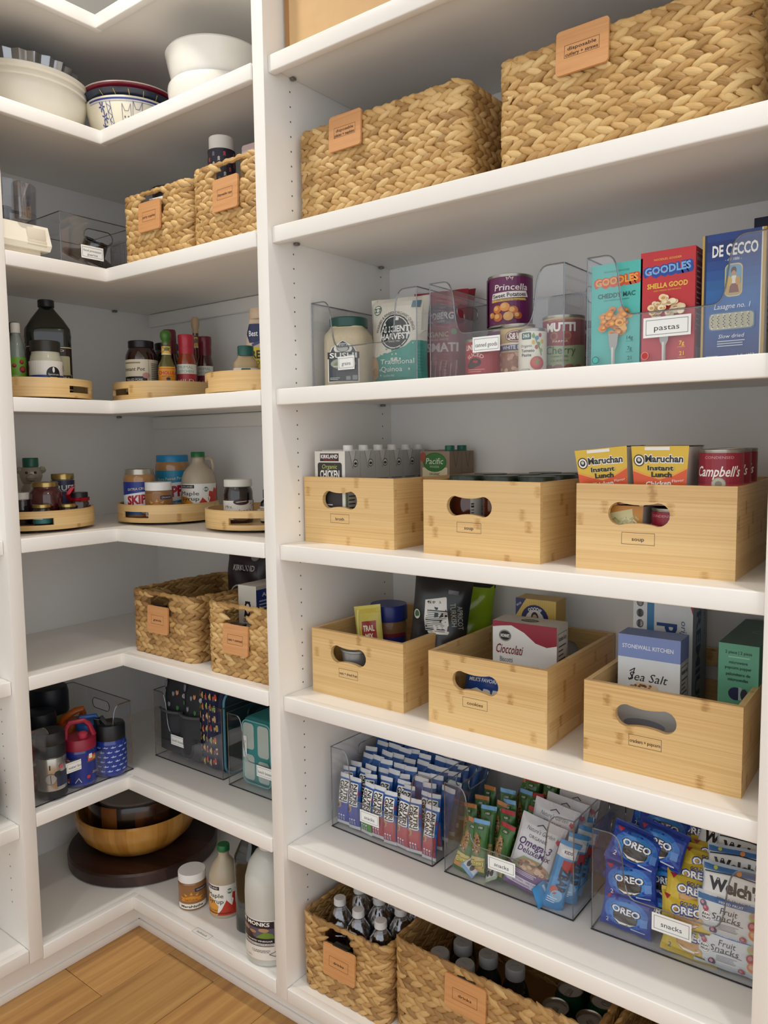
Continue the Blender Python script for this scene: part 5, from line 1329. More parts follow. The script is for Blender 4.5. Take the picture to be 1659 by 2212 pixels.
t = round_item('vinegar_jug', 'big frosted vinegar jug against the divider', 'jug', P, face_cam(P)-.1, r, h, [(0, 0), (.92, 0), (1, .02), (1, .60), (.97, .72), (.82, .85), (.55, .94), (.34, .97), (.33, 1.), (0, 1.)], JUG, [(.36, .975), (.40, .98), (.40, 1.06), (.36, 1.07), (0, 1.07)], M('#d8d6d0', .4), [(.07, .43, 200, monks)], n=44, lidname='cap')
# deck sticker
A = Zp(437, 2017, z)
p = Pr(.062, .020); p.frame(0, 0, 1, 1, .06, '#b5b0a6'); p.text('backstock', .5, .47, .34, '#77736b', wid=.62)
st = p.build('shelf_sticker', None, lambda x, y, l: (x-.031+A.x, y-.01+A.y, z+.0006+l))
tag(st, 'small clear sticker reading backstock on the bottom deck', 'sticker')
# left bay crock
t = thing('stone_crock', 'rounded grey stoneware crock on the left bay shelf', 'crock', (-.13, min(-.415, Xp(-78, 1690, -.13).y), LZ[2]))
g = G(); g.lathe([(0, 0), (.06, 0), (.085, .015), (.102, .05), (.104, .085), (.095, .12), (.07, .145), (.062, .15), (.064, .16), (.056, .16), (.05, .14), (0, .02)], 40); g.obj('crock', M('#8d867d', .6, bump=.1, bscale=80), t)
# ================================================================== long bank
# ---- cardboard box on the top shelf
CARD = M('#d3ae7c', .75, vary=.06)
A = Yp(617, 100, .065)
t = thing('cardboard_box', 'large plain cardboard box on the highest long shelf', 'box', (A.x, .065, RZ[0]), 0)
g = G(); g.rbox(0, 0, 0, .43, .36, .34, .002, 1); g.obj('box', CARD, t)
g = G(); g.box(.0, -.0006, 0, .012, 0, .34); g.obj('corner_fold', M('#a87c4c', .8), t)
# ---- two big baskets
z = RZ[1]
basket('large woven basket tagged disposable plates and napkins', (.8385, .09, z), 0, .442, .335, .212, ['disposable', 'plates + napkins'], 'rim', None, tagx=-.073, tagz=.147, frame=(.17, .83, .36, .64))
basket('large woven basket tagged disposable cutlery and straws', (1.352, .085, z), 0, .444, .335, .212, ['disposable', 'cutlery + straws'], 'rim', None, tagx=-.055, tagz=.151, frame=(.17, .83, .36, .64), tagw=.094)
t = thing('plate_stack', 'grey rim of a paper plate stack showing above the plates basket', 'plates', (.96, .27, z+.02), rot=(R_(60), 0, R_(12)))
g = G(); g.lathe([(0, 0), (.09, 0), (.118, .012), (.12, .03), (.116, .032), (.09, .02), (0, .02)], 40, T=tr(0, .12, 0)); g.obj('plates', M('#8f8b86', .6), t)

# ---- grains, cans, pasta
z = RZ[2]; zb = z+.0047
clear_bin('clear bin labelled grains with a rice jar and bags', (.611, .137, z+.0002), 0, .299, .296, .203, 'grains', .345, .096, (.049, .030), wz=.044)
clear_bin('clear bin labelled canned goods', (.943, .137, z+.0002), 0, .299, .296, .203, 'canned goods', .45, .096, (.062, .030), wz=.055)
clear_bin('clear bin labelled pastas', (1.286, .137, z+.0002), 0, .299, .296, .203, 'pastas', .48, .096, (.080, .034), wz=.052)
P, r, h = fit(698, 797, 690, zb, y=.197); P.x = max(P.x, .672)
def sushi(p):
    p.poly([(0, 0), (1, 0), (1, .62), (.86, .84), (.5, 1), (.14, .84), (0, .62)], '#e9e7df'); p.poly([(.03, .02), (.97, .02), (.97, .62), (.84, .83), (.5, .985), (.16, .83), (.03, .62)], '#3b4347')
    p.ell(.5, .80, .3, .13, '#e6e4dc'); p.ell(.5, .82, .22, .1, '#3b4347'); p.ell(.5, .79, .17, .06, '#b9bdb8'); p.text('RICESELECT', .5, .88, .06, '#eeeee8', wid=.6, arc=.2); p.rect(-.0, .56, 1, .72, '#2b2f33'); p.text('SUSHI', .5, .64, .12, '#f0efe8', wid=.86, bold=.02)
    p.ell(.5, .44, .4, .13, '#9aa08e'); p.ell(.5, .42, .3, .08, '#7d8a62'); p.lines(.2, .36, .8, .40, 1, '#d9d8cc', .5); p.lines(.08, .05, .4, .12, 2, '#c9cac4', .4); p.rect(.6, .05, .74, .14, '#8f9590'); p.rect(.8, .05, .94, .16, '#8f9590')
t = round_item('rice_jar', 'plastic jar of sushi rice with dark green lid', 'jar', P, face_cam(P)-.25, .054, h, [(0, 0), (.95, 0), (1, .02), (1, .70), (.97, .76), (.80, .83), (.76, .845), (.76, .87), (0, .87)], M('#c5b79a', .35, bump=.5, bscale=700, vary=.12), [(.80, .86), (.84, .87), (.84, .985), (.8, 1), (0, 1)], M('#1d4a40', .35), [(.08, .66, 72, sushi, 1.02)], n=40, sq=3.4)
A = Yp(856, 740, .255)
def quin(p):
    p.rect(0.0, .0, 1, .50, '#3f9a8c'); p.poly([(0, .3), (.3, .36), (.7, .44), (1, .62), (1, 1), (0, 1)], '#ded8ca')
    p.circ(.50, .60, .195, '#232c2c'); p.circ(.50, .60, .178, '#e8e6de'); p.circ(.50, .60, .168, '#232c2c'); p.text('ANCIENT', .5, .635, .065, '#f0efe8', wid=.52, bold=.03); p.text('HARVEST', .5, .555, .065, '#f0efe8', wid=.52, bold=.03); p.line([(.5, .68), (.5, .73)], .012, '#9fc09a'); p.text('SINCE 1983', .5, .50, .018, '#d9d8d0', wid=.2)
    p.text('WASHED & RINSED ORGANIC QUINOA', .5, .815, .032, '#2d3434', wid=.95, arc=.235)
    p.circ(.17, .86, .055, '#2f5a3c'); p.circ(.17, .86, .047, '#e8e6de'); p.rect(.10, .835, .24, .885, '#2f5a3c'); p.text('USDA', .17, .86, .025, '#f0efe8', wid=.1); p.rect(.76, .86, .9, .94, '#5c7f8e'); p.text('COMPLETE PROTEIN', .35, .975, .02, '#6a6a66', wid=.5)
    p.text('Traditional', .56, .28, .055, '#eef4f0', wid=.58); p.text('Quinoa', .46, .20, .055, '#eef4f0', wid=.36); p.text('GLUTEN FREE', .4, .13, .02, '#cfe6de', wid=.2); p.ell(.12, .22, .11, .13, '#caa06a'); p.ell(.10, .27, .07, .07, '#dcb984'); p.ell(.16, .17, .05, .05, '#b98a52'); p.text('NET WT 14.4oz (408g)', .55, .05, .022, '#dcece6', wid=.5)
packet('quinoa_bag', 'white and teal stand-up bag of quinoa', 'bag', (A.x, .262, zb), (R_(-4), 0, R_(10)), .152, .212, .055, '#d9d3c5', quin, seed=3, crimp=.03, wrinkle=.3, rough=.4, nx=14, ny=18)
def lund(p):
    p.poly([(.12, .60), (.88, .64), (.88, .80), (.5, .86), (.12, .78)], '#5d4a58'); p.text('LUNDBERG', .5, .715, .07, '#ddd6d4', wid=.66, bold=.02); p.text('FAMILY FARMS', .5, .655, .022, '#ddd6d4', wid=.36); p.text('ORGANIC', .5, .53, .05, '#cbbfa4', wid=.5, bold=.02); p.circ(.85, .55, .03, '#7a9a6a'); p.text('CALIFORNIA WHITE', .5, .475, .022, '#e0c9c0', wid=.5); p.text('BASMATI', .5, .40, .085, '#e9d9d2', wid=.84, bold=.03)
    for i in range(9):
        a = .15+.09*i; p.ell(a, .14+.06*((i*5) % 3), .05, .06, '#a5474c', 10); p.line([(a, .1), (a+.03, .26)], .012, '#d0a0a0')
packet('rice_bag', 'crimson bag of basmati rice leaning in the grains bin', 'bag', (.83, .335, zb), (R_(-6), 0, R_(10)), .14, .232, .05, '#96202f', lund, seed=7, crimp=.03, wrinkle=.5, rough=.35)
packet('rice_bag', 'second crimson bag of basmati rice behind the first', 'bag', (.815, .392, zb), (R_(-5), 0, R_(-4)), .15, .238, .045, '#8c1c2b', lund, seed=9, crimp=.03, wrinkle=.5, rough=.35)
# cans
STEEL = M('#a9a49a', .28, .9)
def can(label, P, r, h, art, rz=None, ang=300, group=None):
    t = thing('tin_can', label, 'can', P, face_cam(Vector(P)) if rz is None else rz, group)
    g = G(); g.lathe([(0, .001), (r*.9, .001), (r*.93, 0), (r, .002), (r, .004), (r*.975, .006), (r*.975, h-.006), (r, h-.004), (r, h-.001), (r*.95, h), (r*.92, h-.004), (0, h-.004)], 40); g.obj('can', STEEL, t)
    w = r*.98*R_(ang); p = Pr(w, h-.013, .32); art(p); p.build('label', t, m_cyl(r*.982+.0003, .0065, w), sx=r*.16)
    return t
def princ(p):
    # visible third of the label sits around the middle
    p.rect(0, 0, 1, 1, '#6a1f55'); q = .5
    p.text('Princella', .485, .78, .13, '#f2ece6', wid=.30, shear=.1, bold=.01); p.line([(.45, .92), (.44, .98), (.46, .95), (.47, 1.0), (.48, .95), (.50, .98), (.49, .92)], .012, '#e9dccb'); p.poly([(.30, .53), (.64, .57), (.62, .70), (.31, .66)], '#f0ebe2'); p.text('Sweet Potatoes', .465, .615, .085, '#3c1734', wid=.30, bold=.02, rot=3); p.poly([(.30, .47), (.62, .50), (.61, .545), (.30, .52)], '#d9b45a'); p.text('Cut Yams in Syrup', .455, .51, .028, '#5a3a1a', wid=.2)
    for cx, cy, s, c in ((.36, .32, .055, '#d77a2c'), (.43, .36, .06, '#e69a4a'), (.50, .28, .06, '#cf6f2a'), (.37, .15, .06, '#c86a2a'), (.46, .16, .06, '#e0a86a'), (.54, .17, .05, '#b5582a'), (.31, .2, .04, '#d98c3c')):
        p.ell(cx, cy, s*.72, s*1.6, c, 12); p.ell(cx-.01, cy+.02, s*.4, s*.9, '#eab26a', 10)
    p.rect(.0, 0, .24, 1, '#571a47'); p.nutri(.06, .1, .2, .9, '#e9dce6', '#571a47')
P, r, h = fit(1054, 1151, 600, zb, y=.283)
hc = h/2
can('purple sweet potato can stacked on its twin', P+Vector((0, 0, hc+.0005)), r, hc, princ, face_cam(P)+.12)
can('purple sweet potato can under its twin', P, r, hc, princ, face_cam(P)-.05)
def beans(p):
    p.rect(0, 0, 1, 1, '#c9ad76'); p.rect(0, .86, 1, 1, '#d8bd84'); p.ell(.5, .80, .13, .13, '#7a2b2b'); p.ell(.5, .80, .12, .115, '#efe9dc'); p.ell(.5, .80, .11, .10, '#7a2b2b'); p.text('S&W', .5, .80, .13, '#f4efe6', wid=.17, bold=.03, shear=.2); p.rect(.0, .50, 1, .62, '#3b3f74'); p.text('WHITE BEANS', .5, .565, .08, '#eeeaf0', wid=.34, bold=.02); p.rect(.0, .62, 1, .66, '#efe6d4'); p.text('SMALL BEANS', .5, .475, .03, '#efe9dc', wid=.16)
    q = random.Random(2); p.rect(0, 0, 1, .46, '#9a6a54')
    for i in range(90): p.ell(q.random(), q.uniform(.02, .44), .022, .04, q.choice(['#c79a80', '#b98a70', '#d2aa90', '#a9785f']), 9, same=(i % 9 != 8))
P, r, h = fit(1081, 1156, 703, zb, y=.205); can('can of white beans with gold top label', P, r, h, beans, face_cam(P)-.1)
def tpaste(p):
    p.rect(0, 0, 1, 1, '#e9e3d3'); p.rect(.36, .80, .50, .97, '#1f4f3c', r=.002); p.text('365', .43, .90, .08, '#eef2ea', wid=.1, bold=.02); p.lines(.38, .83, .48, .86, 1, '#9fc0b0', .5); p.text('Organic', .43, .64, .065, '#4a4a3c', wid=.17); p.text('Tomato', .45, .52, .075, '#1f1f1c', wid=.19, bold=.01); p.text('Paste', .435, .41, .075, '#1f1f1c', wid=.14, bold=.01)
    p.line([(.53, .95), (.57, .75), (.62, .55), (.64, .4)], .02, '#6b7a4a')
    for cx, cy, c in ((.53, .88, '#6fa04a'), (.58, .83, '#4a90a8'), (.62, .9, '#b0495a'), (.53, .72, '#d9b23c'), (.60, .68, '#6fa04a'), (.57, .60, '#b5503c'), (.65, .74, '#d9b23c'), (.63, .52, '#8fae5a')): p.ell(cx, cy, .022, .055, c, 10)
    p.circ(.58, .20, .17, '#c23a34'); p.circ(.57, .22, .12, '#d2504a')
    for k in range(6): a = R_(60*k+20); p.line([(.58, .24), (.58+.03*math.cos(a), .24+.09*math.sin(a))], .025, '#7aa04a', same=True)
    p.text('6 OZ (170g)', .42, .05, .03, '#5a5a4c', wid=.14)
P, r, h = fit(1120, 1181, 712, zb, y=.168); can('small cream can of tomato paste with leaf print', P, r, h, tpaste, face_cam(P)-.1)
def mutti(p):
    p.rect(0, 0, 1, .56, '#9fae7e'); p.rect(0, .5, 1, 1, '#8f2430'); p.poly([(.0, .56), (.3, .50), (.5, .47), (.7, .50), (1, .56), (1, .6), (0, .6)], '#8f2430'); p.rect(.0, .97, 1, 1, '#c9a56a'); p.text('MUTTI', .47, .83, .15, '#f2ece2', wid=.28, bold=.05); p.text('SOLO POMODORO', .47, .95, .03, '#d9b98a', wid=.24)
    for k in (-1, 1): p.circ(.47+.06*k, .66, .08, '#a56a3c'); p.circ(.47+.06*k, .66, .05, '#8f2430')
    p.text('PARMA', .47, .56, .04, '#e9d9b8', wid=.14); p.text('Cherry', .47, .40, .15, '#3a3f24', wid=.28); p.text('TOMATOES', .46, .28, .035, '#4a4f30', wid=.16); p.text('CILIEGINI', .46, .20, .04, '#8a4a34', wid=.16)
    for cx in (.36, .45, .55, .64): p.ell(cx, .04, .05, .09, '#a3343a', 12); p.line([(cx-.03, .1), (cx, .06), (cx+.03, .12)], .015, '#5c7a3a')
P, r, h = fit(1173, 1263, 685, zb, y=.228); can('can of cherry tomatoes with crimson and green label', P, r, h, mutti, face_cam(P))
can('second cherry tomato can hidden behind the first', P+Vector((-.01, .098, 0)), r, h, mutti, face_cam(P)+1.)
def lind(p):
    p.rect(0, 0, 1, 1, '#a8222c'); p.text('LINDSAY', .47, .84, .15, '#e9d9cf', wid=.26, bold=.03); p.text('SLICED', .47, .62, .11, '#efe6dc', wid=.2, arc=.4); p.ell(.47, .38, .07, .13, '#2a1a1a'); p.ell(.475, .40, .03, .05, '#a8222c'); p.ell(.43, .30, .06, .1, '#3a2626'); p.lines(.38, .08, .58, .2, 2, '#d98a7a', .4)
P, r, h = fit(1005, 1086, 735, zb, y=.184); can('short red can of sliced olives', P, r, h, lind, face_cam(P)-.35)
# pasta boxes
def goodles(bg, lo, hi, name, food, txt):
    def f(p):
        p.rect(0, 0, 1, 1, bg); p.text('NOODLES, GOODER', .5, .925, .017, txt, wid=.5)
        for dx, dy, c in ((.012, -.012, hi), (0, 0, hi)): p.text('GOODLES', .5+dx, .835+dy, .072, c, wid=.92, bold=.12, rot=3)
        p.text('GOODLES', .5, .838, .062, lo, wid=.84, bold=.035, rot=3)
        p.text(name, .5, .70, .042, txt, wid=.74, bold=.03); p.text('AGED CHEDDAR AND MACARONI', .5, .655, .011, txt, wid=.5)
        q = random.Random(len(name))
        for i in range(46):
            a = q.uniform(0, 6.28); d_ = math.sqrt(q.random()); cx = .5+.30*d_*math.cos(a); cy = .46+.135*d_*math.sin(a)
            c1, c2 = food; c = q.choice([c1, c1, c2]); s = q.uniform(.05, .085)
            p.ell(cx, cy, s, s*.40, c, 12); p.ell(cx+.012, cy-.004, s*.55, s*.18, q.choice(['#b5682a', c2]) if food[0] != '#ecd2a4' else q.choice(['#c99a5c', '#f6e6c4']), 10)
        p.poly([(.40, .33), (.60, .33), (.57, .21), (.53, .17), (.53, 0), (.46, 0), (.46, .17), (.42, .21)], '#a9a8a4'); p.poly([(.46, .2), (.5, .2), (.49, 0), (.47, 0)], '#d6d6d2')
        for (s_, a, b) in (('14g', .30, 'PROTEIN'), ('7g', .20, 'FIBER'), ('21', .11, 'NUTRIENTS')):
            p.text(s_, .82, a-.02, .034, txt if bg[1] != 'c' else '#f0c84a', bold=.02); p.text(b, .82, a-.055, .009, txt if bg[1] != 'c' else '#f0c84a', wid=.14)
        p.circ(.15, .09, .035, txt if bg[1] != 'c' else '#e98a6a'); p.circ(.15, .09, .028, bg); p.lines(.1, .02, .2, .04, 2, txt if bg[1] != 'c' else '#e98a6a', .4)
    return f
A = Yp(1273, 790, .155); B = Yp(1380, 575, .155)
wbx = .0925
def gside(p): p.nutri(.1, .3, .9, .95, '#e9c9c4', '#b52a30', 12); p.bars(.2, .05, .8, .15, 20, '#f2e6e2')
boxthing('noodle_box', 'turquoise macaroni box with orange logo', 'box', (1.2885+wbx/2+.001, .150, zb), R_(0), wbx, .042, .186, '#54bdb4', goodles('#54bdb4', '#f0a84a', '#d8552e', 'CHEDDY MAC', ('#e08a2e', '#efae54'), '#17605c'))
for k in range(3):
    boxthing('noodle_box', ['front red pasta shells box beside the turquoise box', 'middle red pasta shells box of the three in a row', 'rearmost red pasta shells box of the three in a row'][k], 'box', (1.425+.0015*k, .150+.0455*k, zb), R_(-.4*k), wbx, .044, .195, '#c62f35', goodles('#c62f35', '#7fb4e6', '#2648a0', 'SHELLA GOOD', ('#ecd2a4', '#f6e6c4'), '#f0c84a') if k == 0 else None, gside)
def cecco(p):
    p.rect(0, 0, 1, 1, '#1f3f88')
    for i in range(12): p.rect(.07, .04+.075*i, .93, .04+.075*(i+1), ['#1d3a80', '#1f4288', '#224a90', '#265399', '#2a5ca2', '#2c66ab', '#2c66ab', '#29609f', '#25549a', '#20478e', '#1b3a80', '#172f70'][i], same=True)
    p.k += 1
    p.rect(0, 0, .035, 1, '#c9a24a'); p.rect(.035, 0, .07, 1, '#16294f'); p.rect(.93, 0, .95, 1, '#e9e6da'); p.rect(.95, 0, 1, 1, '#c9a24a'); p.text('DE CECCO', .52, .865, .085, '#f4f4f0', wid=.72, bold=.03); p.text('- dal 1886 -', .5, .79, .022, '#dfe6f0', wid=.26, shear=.2)
    p.rect(.37, .50, .65, .755, '#d9c68a', r=.008); p.rect(.385, .51, .635, .745, '#6fa4c4', r=.007); p.rect(.39, .515, .63, .60, '#c9a862'); p.ell(.51, .70, .045, .03, '#5a3a2a'); p.ell(.51, .675, .035, .025, '#c9946a'); p.poly([(.44, .53), (.60, .53), (.55, .655), (.48, .655)], '#8a4a34'); p.poly([(.46, .60), (.57, .60), (.55, .66), (.48, .66)], '#eee9dc'); p.ell(.44, .62, .05, .04, '#d9b44a'); p.ell(.58, .62, .04, .035, '#c99a3a')
    p.text('Lasagne no. 1', .5, .43, .04, '#eef2f6', wid=.56, shear=.2); p.rect(.12, .24, .86, .385, '#3a6a9a', r=.006); p.rect(.14, .25, .84, .375, '#b9b294', r=.006)
    for i in range(7): p.line([(.18+.095*i+.02*(k % 2), .26+.0135*k) for k in range(9)], .012, '#ddd7bb')
    p.text('Slow dried', .5, .195, .03, '#eef2f6', wid=.4, shear=.2); p.lines(.28, .11, .72, .165, 3, '#cfd8e6', .4, .1); p.text('1 lb (453 g)', .78, .035, .03, '#eef2f6', wid=.34); p.lines(.1, .02, .3, .05, 2, '#cfd8e6', .4)
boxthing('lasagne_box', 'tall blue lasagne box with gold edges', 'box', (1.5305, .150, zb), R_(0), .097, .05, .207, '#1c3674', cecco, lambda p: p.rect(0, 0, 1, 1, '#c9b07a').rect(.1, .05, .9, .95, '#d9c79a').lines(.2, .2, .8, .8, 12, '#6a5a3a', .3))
A = Yp(1626, 472, .30)
boxthing('pasta_box', 'navy box standing behind the lasagne box', 'box', (A.x+.035, .30, zb), 0, .065, .05, A.z-zb, '#1a2440', lambda p: p.rect(.1, .6, .9, .9, '#22305a'))

# ---- bamboo crates: broth and soup
z = RZ[3]
bamboo_bin('bamboo crate lettered broth', 'broth', (.616, .094, z), R_(-1.6), d=.345)
bamboo_bin('bamboo crate lettered soup with jar lids level with its rim', 'soup', (.960, .084, z), R_(-1.6))
bamboo_bin('bamboo crate lettered soup with noodle boxes on top', 'soup', (1.295, .079, z), R_(1.8))
zb = z+.0122
def carton(label, P, rz, w, d, h, col, capc, front, side, cx=.3, group=None):
    t = boxthing('broth_carton', label, 'carton', P, rz, w, d, h, col, front, side, group=group, r=.002)
    g = G(); g.lathe([(0, h), (.0125, h), (.0125, h+.002), (.0115, h+.003), (.0115, h+.0125), (.0105, h+.0135), (0, h+.0135)], 24, T=tr(w*cx, d*.5, 0)); g.obj('cap', M(capc, .4), t)
    g = G(); g.box(-w/2, d/2-.001, h, w/2-.03, d/2+.001, h+.003); g.obj('top_seam', M(col, .5), t)
    return t
def kfront(p):
    p.rect(0, 0, 1, 1, '#d9d6ce'); p.rect(.18, .885, .80, .975, '#2a2224'); p.text('KIRKLAND', .49, .94, .042, '#eeeae4', wid=.56, bold=.03); p.text('Signature', .49, .902, .02, '#b5343a', wid=.4)
    p.rect(.1, .30, .9, .87, '#2b2a2a', r=.006); p.text('Organic', .5, .825, .05, '#b9c46a', wid=.5, shear=.2); p.text('CHICKEN', .5, .735, .09, '#f0eee8', wid=.64, bold=.03); p.text('STOCK', .5, .62, .08, '#f0eee8', wid=.5, bold=.03); p.lines(.2, .33, .6, .40, 2, '#bdbab4', .4); p.rect(.0, .05, 1, .22, '#7a9a5a')
def kside(p):
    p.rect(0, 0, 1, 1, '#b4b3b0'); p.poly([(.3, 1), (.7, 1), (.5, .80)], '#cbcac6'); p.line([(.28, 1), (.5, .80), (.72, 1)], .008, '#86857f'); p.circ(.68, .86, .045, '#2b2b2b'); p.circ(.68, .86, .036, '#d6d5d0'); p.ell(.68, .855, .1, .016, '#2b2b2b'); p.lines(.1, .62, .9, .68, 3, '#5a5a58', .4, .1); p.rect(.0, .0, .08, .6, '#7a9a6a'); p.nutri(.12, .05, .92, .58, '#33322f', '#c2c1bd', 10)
kn = ['nearest white chicken broth carton showing its front', 'second white broth carton in the row', 'third white broth carton in the row', 'fourth white broth carton in the row', 'fifth white broth carton in the row', 'last white broth carton in the row, against the crate back']
for k in range(6):
    carton(kn[k], (.684+.0015*k, .108+.0535*k, zb), R_(-1.6), .094, .052, .198, '#c9c7c2', '#dfddd8', kfront if k == 0 else None, kside, .36)
def pfront(p):
    p.rect(0, 0, 1, 1, '#9a8670'); p.rect(.08, .1, .92, .80, '#e3d8b0'); p.ell(.50, .865, .40, .12, '#2f6a2c'); p.ell(.5, .865, .375, .11, '#3d7a34'); p.text('Pacific', .5, .88, .075, '#f0efe4', wid=.58, shear=.15); p.text('FOODS', .5, .81, .024, '#dfe6d2', wid=.3); p.text('ORGANIC', .5, .72, .03, '#4a4030', wid=.36); p.text('Free Range', .5, .52, .05, '#3a3020', wid=.5); p.ell(.1, .93, .1, .06, '#a5523c')
def pside(p):
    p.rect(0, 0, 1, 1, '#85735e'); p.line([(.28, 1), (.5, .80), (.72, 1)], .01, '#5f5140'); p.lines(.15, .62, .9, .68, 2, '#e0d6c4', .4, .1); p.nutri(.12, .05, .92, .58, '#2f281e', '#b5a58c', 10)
for k in range(2):
    carton(['brown broth carton with green oval logo', 'brown broth carton behind the green oval logo'][k], (.829+.001*k, .322+.053*k, zb), R_(-1.6), .086, .051, .194, '#8f7b64', '#1d6a54', pfront if k == 0 else None, pside, .3)
# soup jars
JS = ['front left', 'front middle', 'front right', 'back left', 'back middle', 'back right']
def souplab(p): p.rect(0, 0, 1, 1, '#c9c6ba'); p.text('SOUP', .5, .7, .2, '#4a3a30', wid=.3); p.rect(.36, .1, .64, .5, '#7a3a22'); p.bars(.02, .1, .1, .9, 12, '#222222', vert=False)
first = None
for k, (dx, dy) in enumerate(((.055, .075), (.135, .075), (.212, .08), (.06, .165), (.14, .165), (.215, .17), (.145, .255), (.22, .26))):
    P = Vector((.960+dx+.004, .084+dy, zb))
    if first is None:
        first = round_item('soup_jar', 'brown soup jar with dark green lid in the soup crate', 'jar', P, 1.75, .0375, .147, [(0, 0), (.94, 0), (1, .03), (1, .74), (.94, .82), (.9, .86), (0, .87)], M('#5a2a16', .12, coat=.6), [(.92, .86), (.98, .87), (.98, .985), (.94, 1), (0, 1)], M('#23301f', .3), [(.1, .7, 120, souplab)], n=30, group='brown soup jars in the soup crate')
    else: dup(first, P, (0, 0, 1.75+.35*k))
# noodle cups
def maru(label, P, rz, top=True, tilt=0, noodles=False):
    w, wb2, d, h = .096, .082, .096, .101
    t = thing('noodle_cup_box', label, 'box', P, 0, None, (0, tilt, rz))
    g = G(); vs = [(-wb2/2, .006, 0), (wb2/2, .006, 0), (wb2/2, d-.006, 0), (-wb2/2, d-.006, 0), (-w/2, 0, h), (w/2, 0, h), (w/2, d, h), (-w/2, d, h)]
    g.add(vs, [(3, 2, 1, 0), (4, 5, 6, 7), (0, 1, 5, 4), (2, 3, 7, 6)]); g.add([(x*.94, y*.94+.003, z_*.98+.0005) for x, y, z_ in vs], [(0, 4, 7, 3), (1, 2, 6, 5)])
    g.obj('sleeve', M('#e4dfd2', .45), t)
    g = G(); g.lathe([(0, .003), (.028, .003), (.043, .082), (.045, .084), (.045, .088), (0, .088)], 28, T=tr(0, d/2, 0)); g.obj('foam_cup', M('#dcdad4', .5), t)
    def art(p):
        p.rect(0, 0, 1, 1, '#dcb83c'); p.rect(0, 0, 1, .30, '#b58a68'); q = random.Random(5)
        for i in range(26): p.ell(q.random(), q.uniform(0, .28), .06, .03, q.choice(['#d9c08a', '#a5563a', '#e8d9b8', '#8a5a3a']), 10, same=i % 6 != 5)
        p.poly([(0, .58), (.25, .50), (.5, .44), (.75, .50), (1, .62), (1, .34), (.75, .26), (.5, .23), (.25, .24), (0, .30)], '#d9582a'); p.poly([(0, .30), (.25, .24), (.5, .23), (.75, .26), (1, .34), (1, .31), (.75, .23), (.5, .195), (.25, .21), (0, .27)], '#efe6d4'); p.poly([(0, .61), (.25, .53), (.5, .47), (.75, .53), (1, .65), (1, .62), (.75, .5), (.5, .44), (.25, .5), (0, .58)], '#e9a24a')
        p.rect(.24, .93, .68, .985, '#eceae4', r=.003)
        p.text('Maruchan', .58, .79, .125, '#f0eee8', wid=.70, bold=.09); p.text('Maruchan', .58, .79, .115, '#1a1a1a', wid=.68, bold=.03); p.circ(.13, .76, .10, '#1a1a1a'); p.circ(.13, .76, .082, '#efeee8'); p.circ(.13, .76, .055, '#1a1a1a'); p.circ(.13, .77, .03, '#c9c9c4')
        p.text('Instant', .52, .635, .085, '#f0d98a', wid=.50, bold=.08); p.text('Instant', .52, .635, .08, '#1a1a1a', wid=.48, bold=.04); p.text('Lunch', .54, .525, .08, '#1a1a1a', wid=.38, bold=.04); p.text('Chicken', .48, .375, .08, '#f2efe6', wid=.48, bold=.03, rot=4); p.text('Flavor', .85, .43, .045, '#f2efe6', wid=.22, rot=6)
    p = Pr(1, 1); art(p)
    def mp(x, y, l): ww = wb2+(w-wb2)*y; return ((x-.5)*ww, .006*(1-y)-l-.0003, y*h)
    if not noodles: p.build('front_print', t, mp, lift=.00008)
    else:
        p = Pr(1, 1); p.rect(0, 0, 1, 1, '#c98a3a'); p.poly([(.06, .05), (.94, .05), (.8, .95), (.1, .8)], '#d9cf9a')
        q = random.Random(2)
        for i in range(16): cx, cy = q.uniform(.1, .8), q.uniform(.1, .8); p.line([(cx, cy), (cx+.08, cy+.06), (cx+.16, cy)], .03, q.choice(['#c2b578', '#e9e2b8']), same=i % 4 != 3)
        p.build('front_print', t, mp, lift=.00008)
    p = Pr(w, d); p.rect(.0, .0, 1, 1, '#9a6a48'); p.rect(0, 0, 1, .4, '#b5764a'); p.text('Maruchan', .5, .6, .12, '#2a1f1a', wid=.7, bold=.03); p.rect(0, .8, 1, 1, '#6a5a4a'); p.build('top_print', t, m_top(-w/2, 0, h))
    return t
zc2 = zb+.1005
maru('noodle cup sleeve tipped sideways on the soup crate', (1.338, .100, zc2), R_(0), tilt=R_(-5))
maru('noodle cup sleeve standing straight beside the red soup cans', (1.434, .098, zc2+.003), R_(1))
maru('noodle packet seen through the soup crate handle', (1.358, .105, zb), R_(0), noodles=True)
def camp(p):
    p.rect(0, 0, 1, .42, '#e6e2da'); p.rect(0, .42, 1, 1, '#8e1a30'); p.rect(0, .385, 1, .42, '#b5343f'); p.text('CONDENSED', .5, .92, .05, '#d99aa0', wid=.26); p.text("Campbell's", .49, .66, .19, '#f2eee8', wid=.42, shear=.25, bold=.015); p.circ(.5, .42, .13, '#8f8a78'); p.circ(.5, .42, .115, '#b5b09c'); p.ell(.5, .42, .03, .06, '#807b6a'); p.poly([(.62, .2), (.66, .42), (.7, .2)], '#b5502a'); p.text('SOUP', .5, .15, .14, '#8e1a30', wid=.2)
hcan = .099
cc = can('red and white soup can on top beside the noodle cups', (1.524, .132, zb+hcan+.0006), .0345, hcan, camp, face_cam(Vector((1.52, .13, 1)))-.1)
cg = 'red soup cans stacked in the crate'
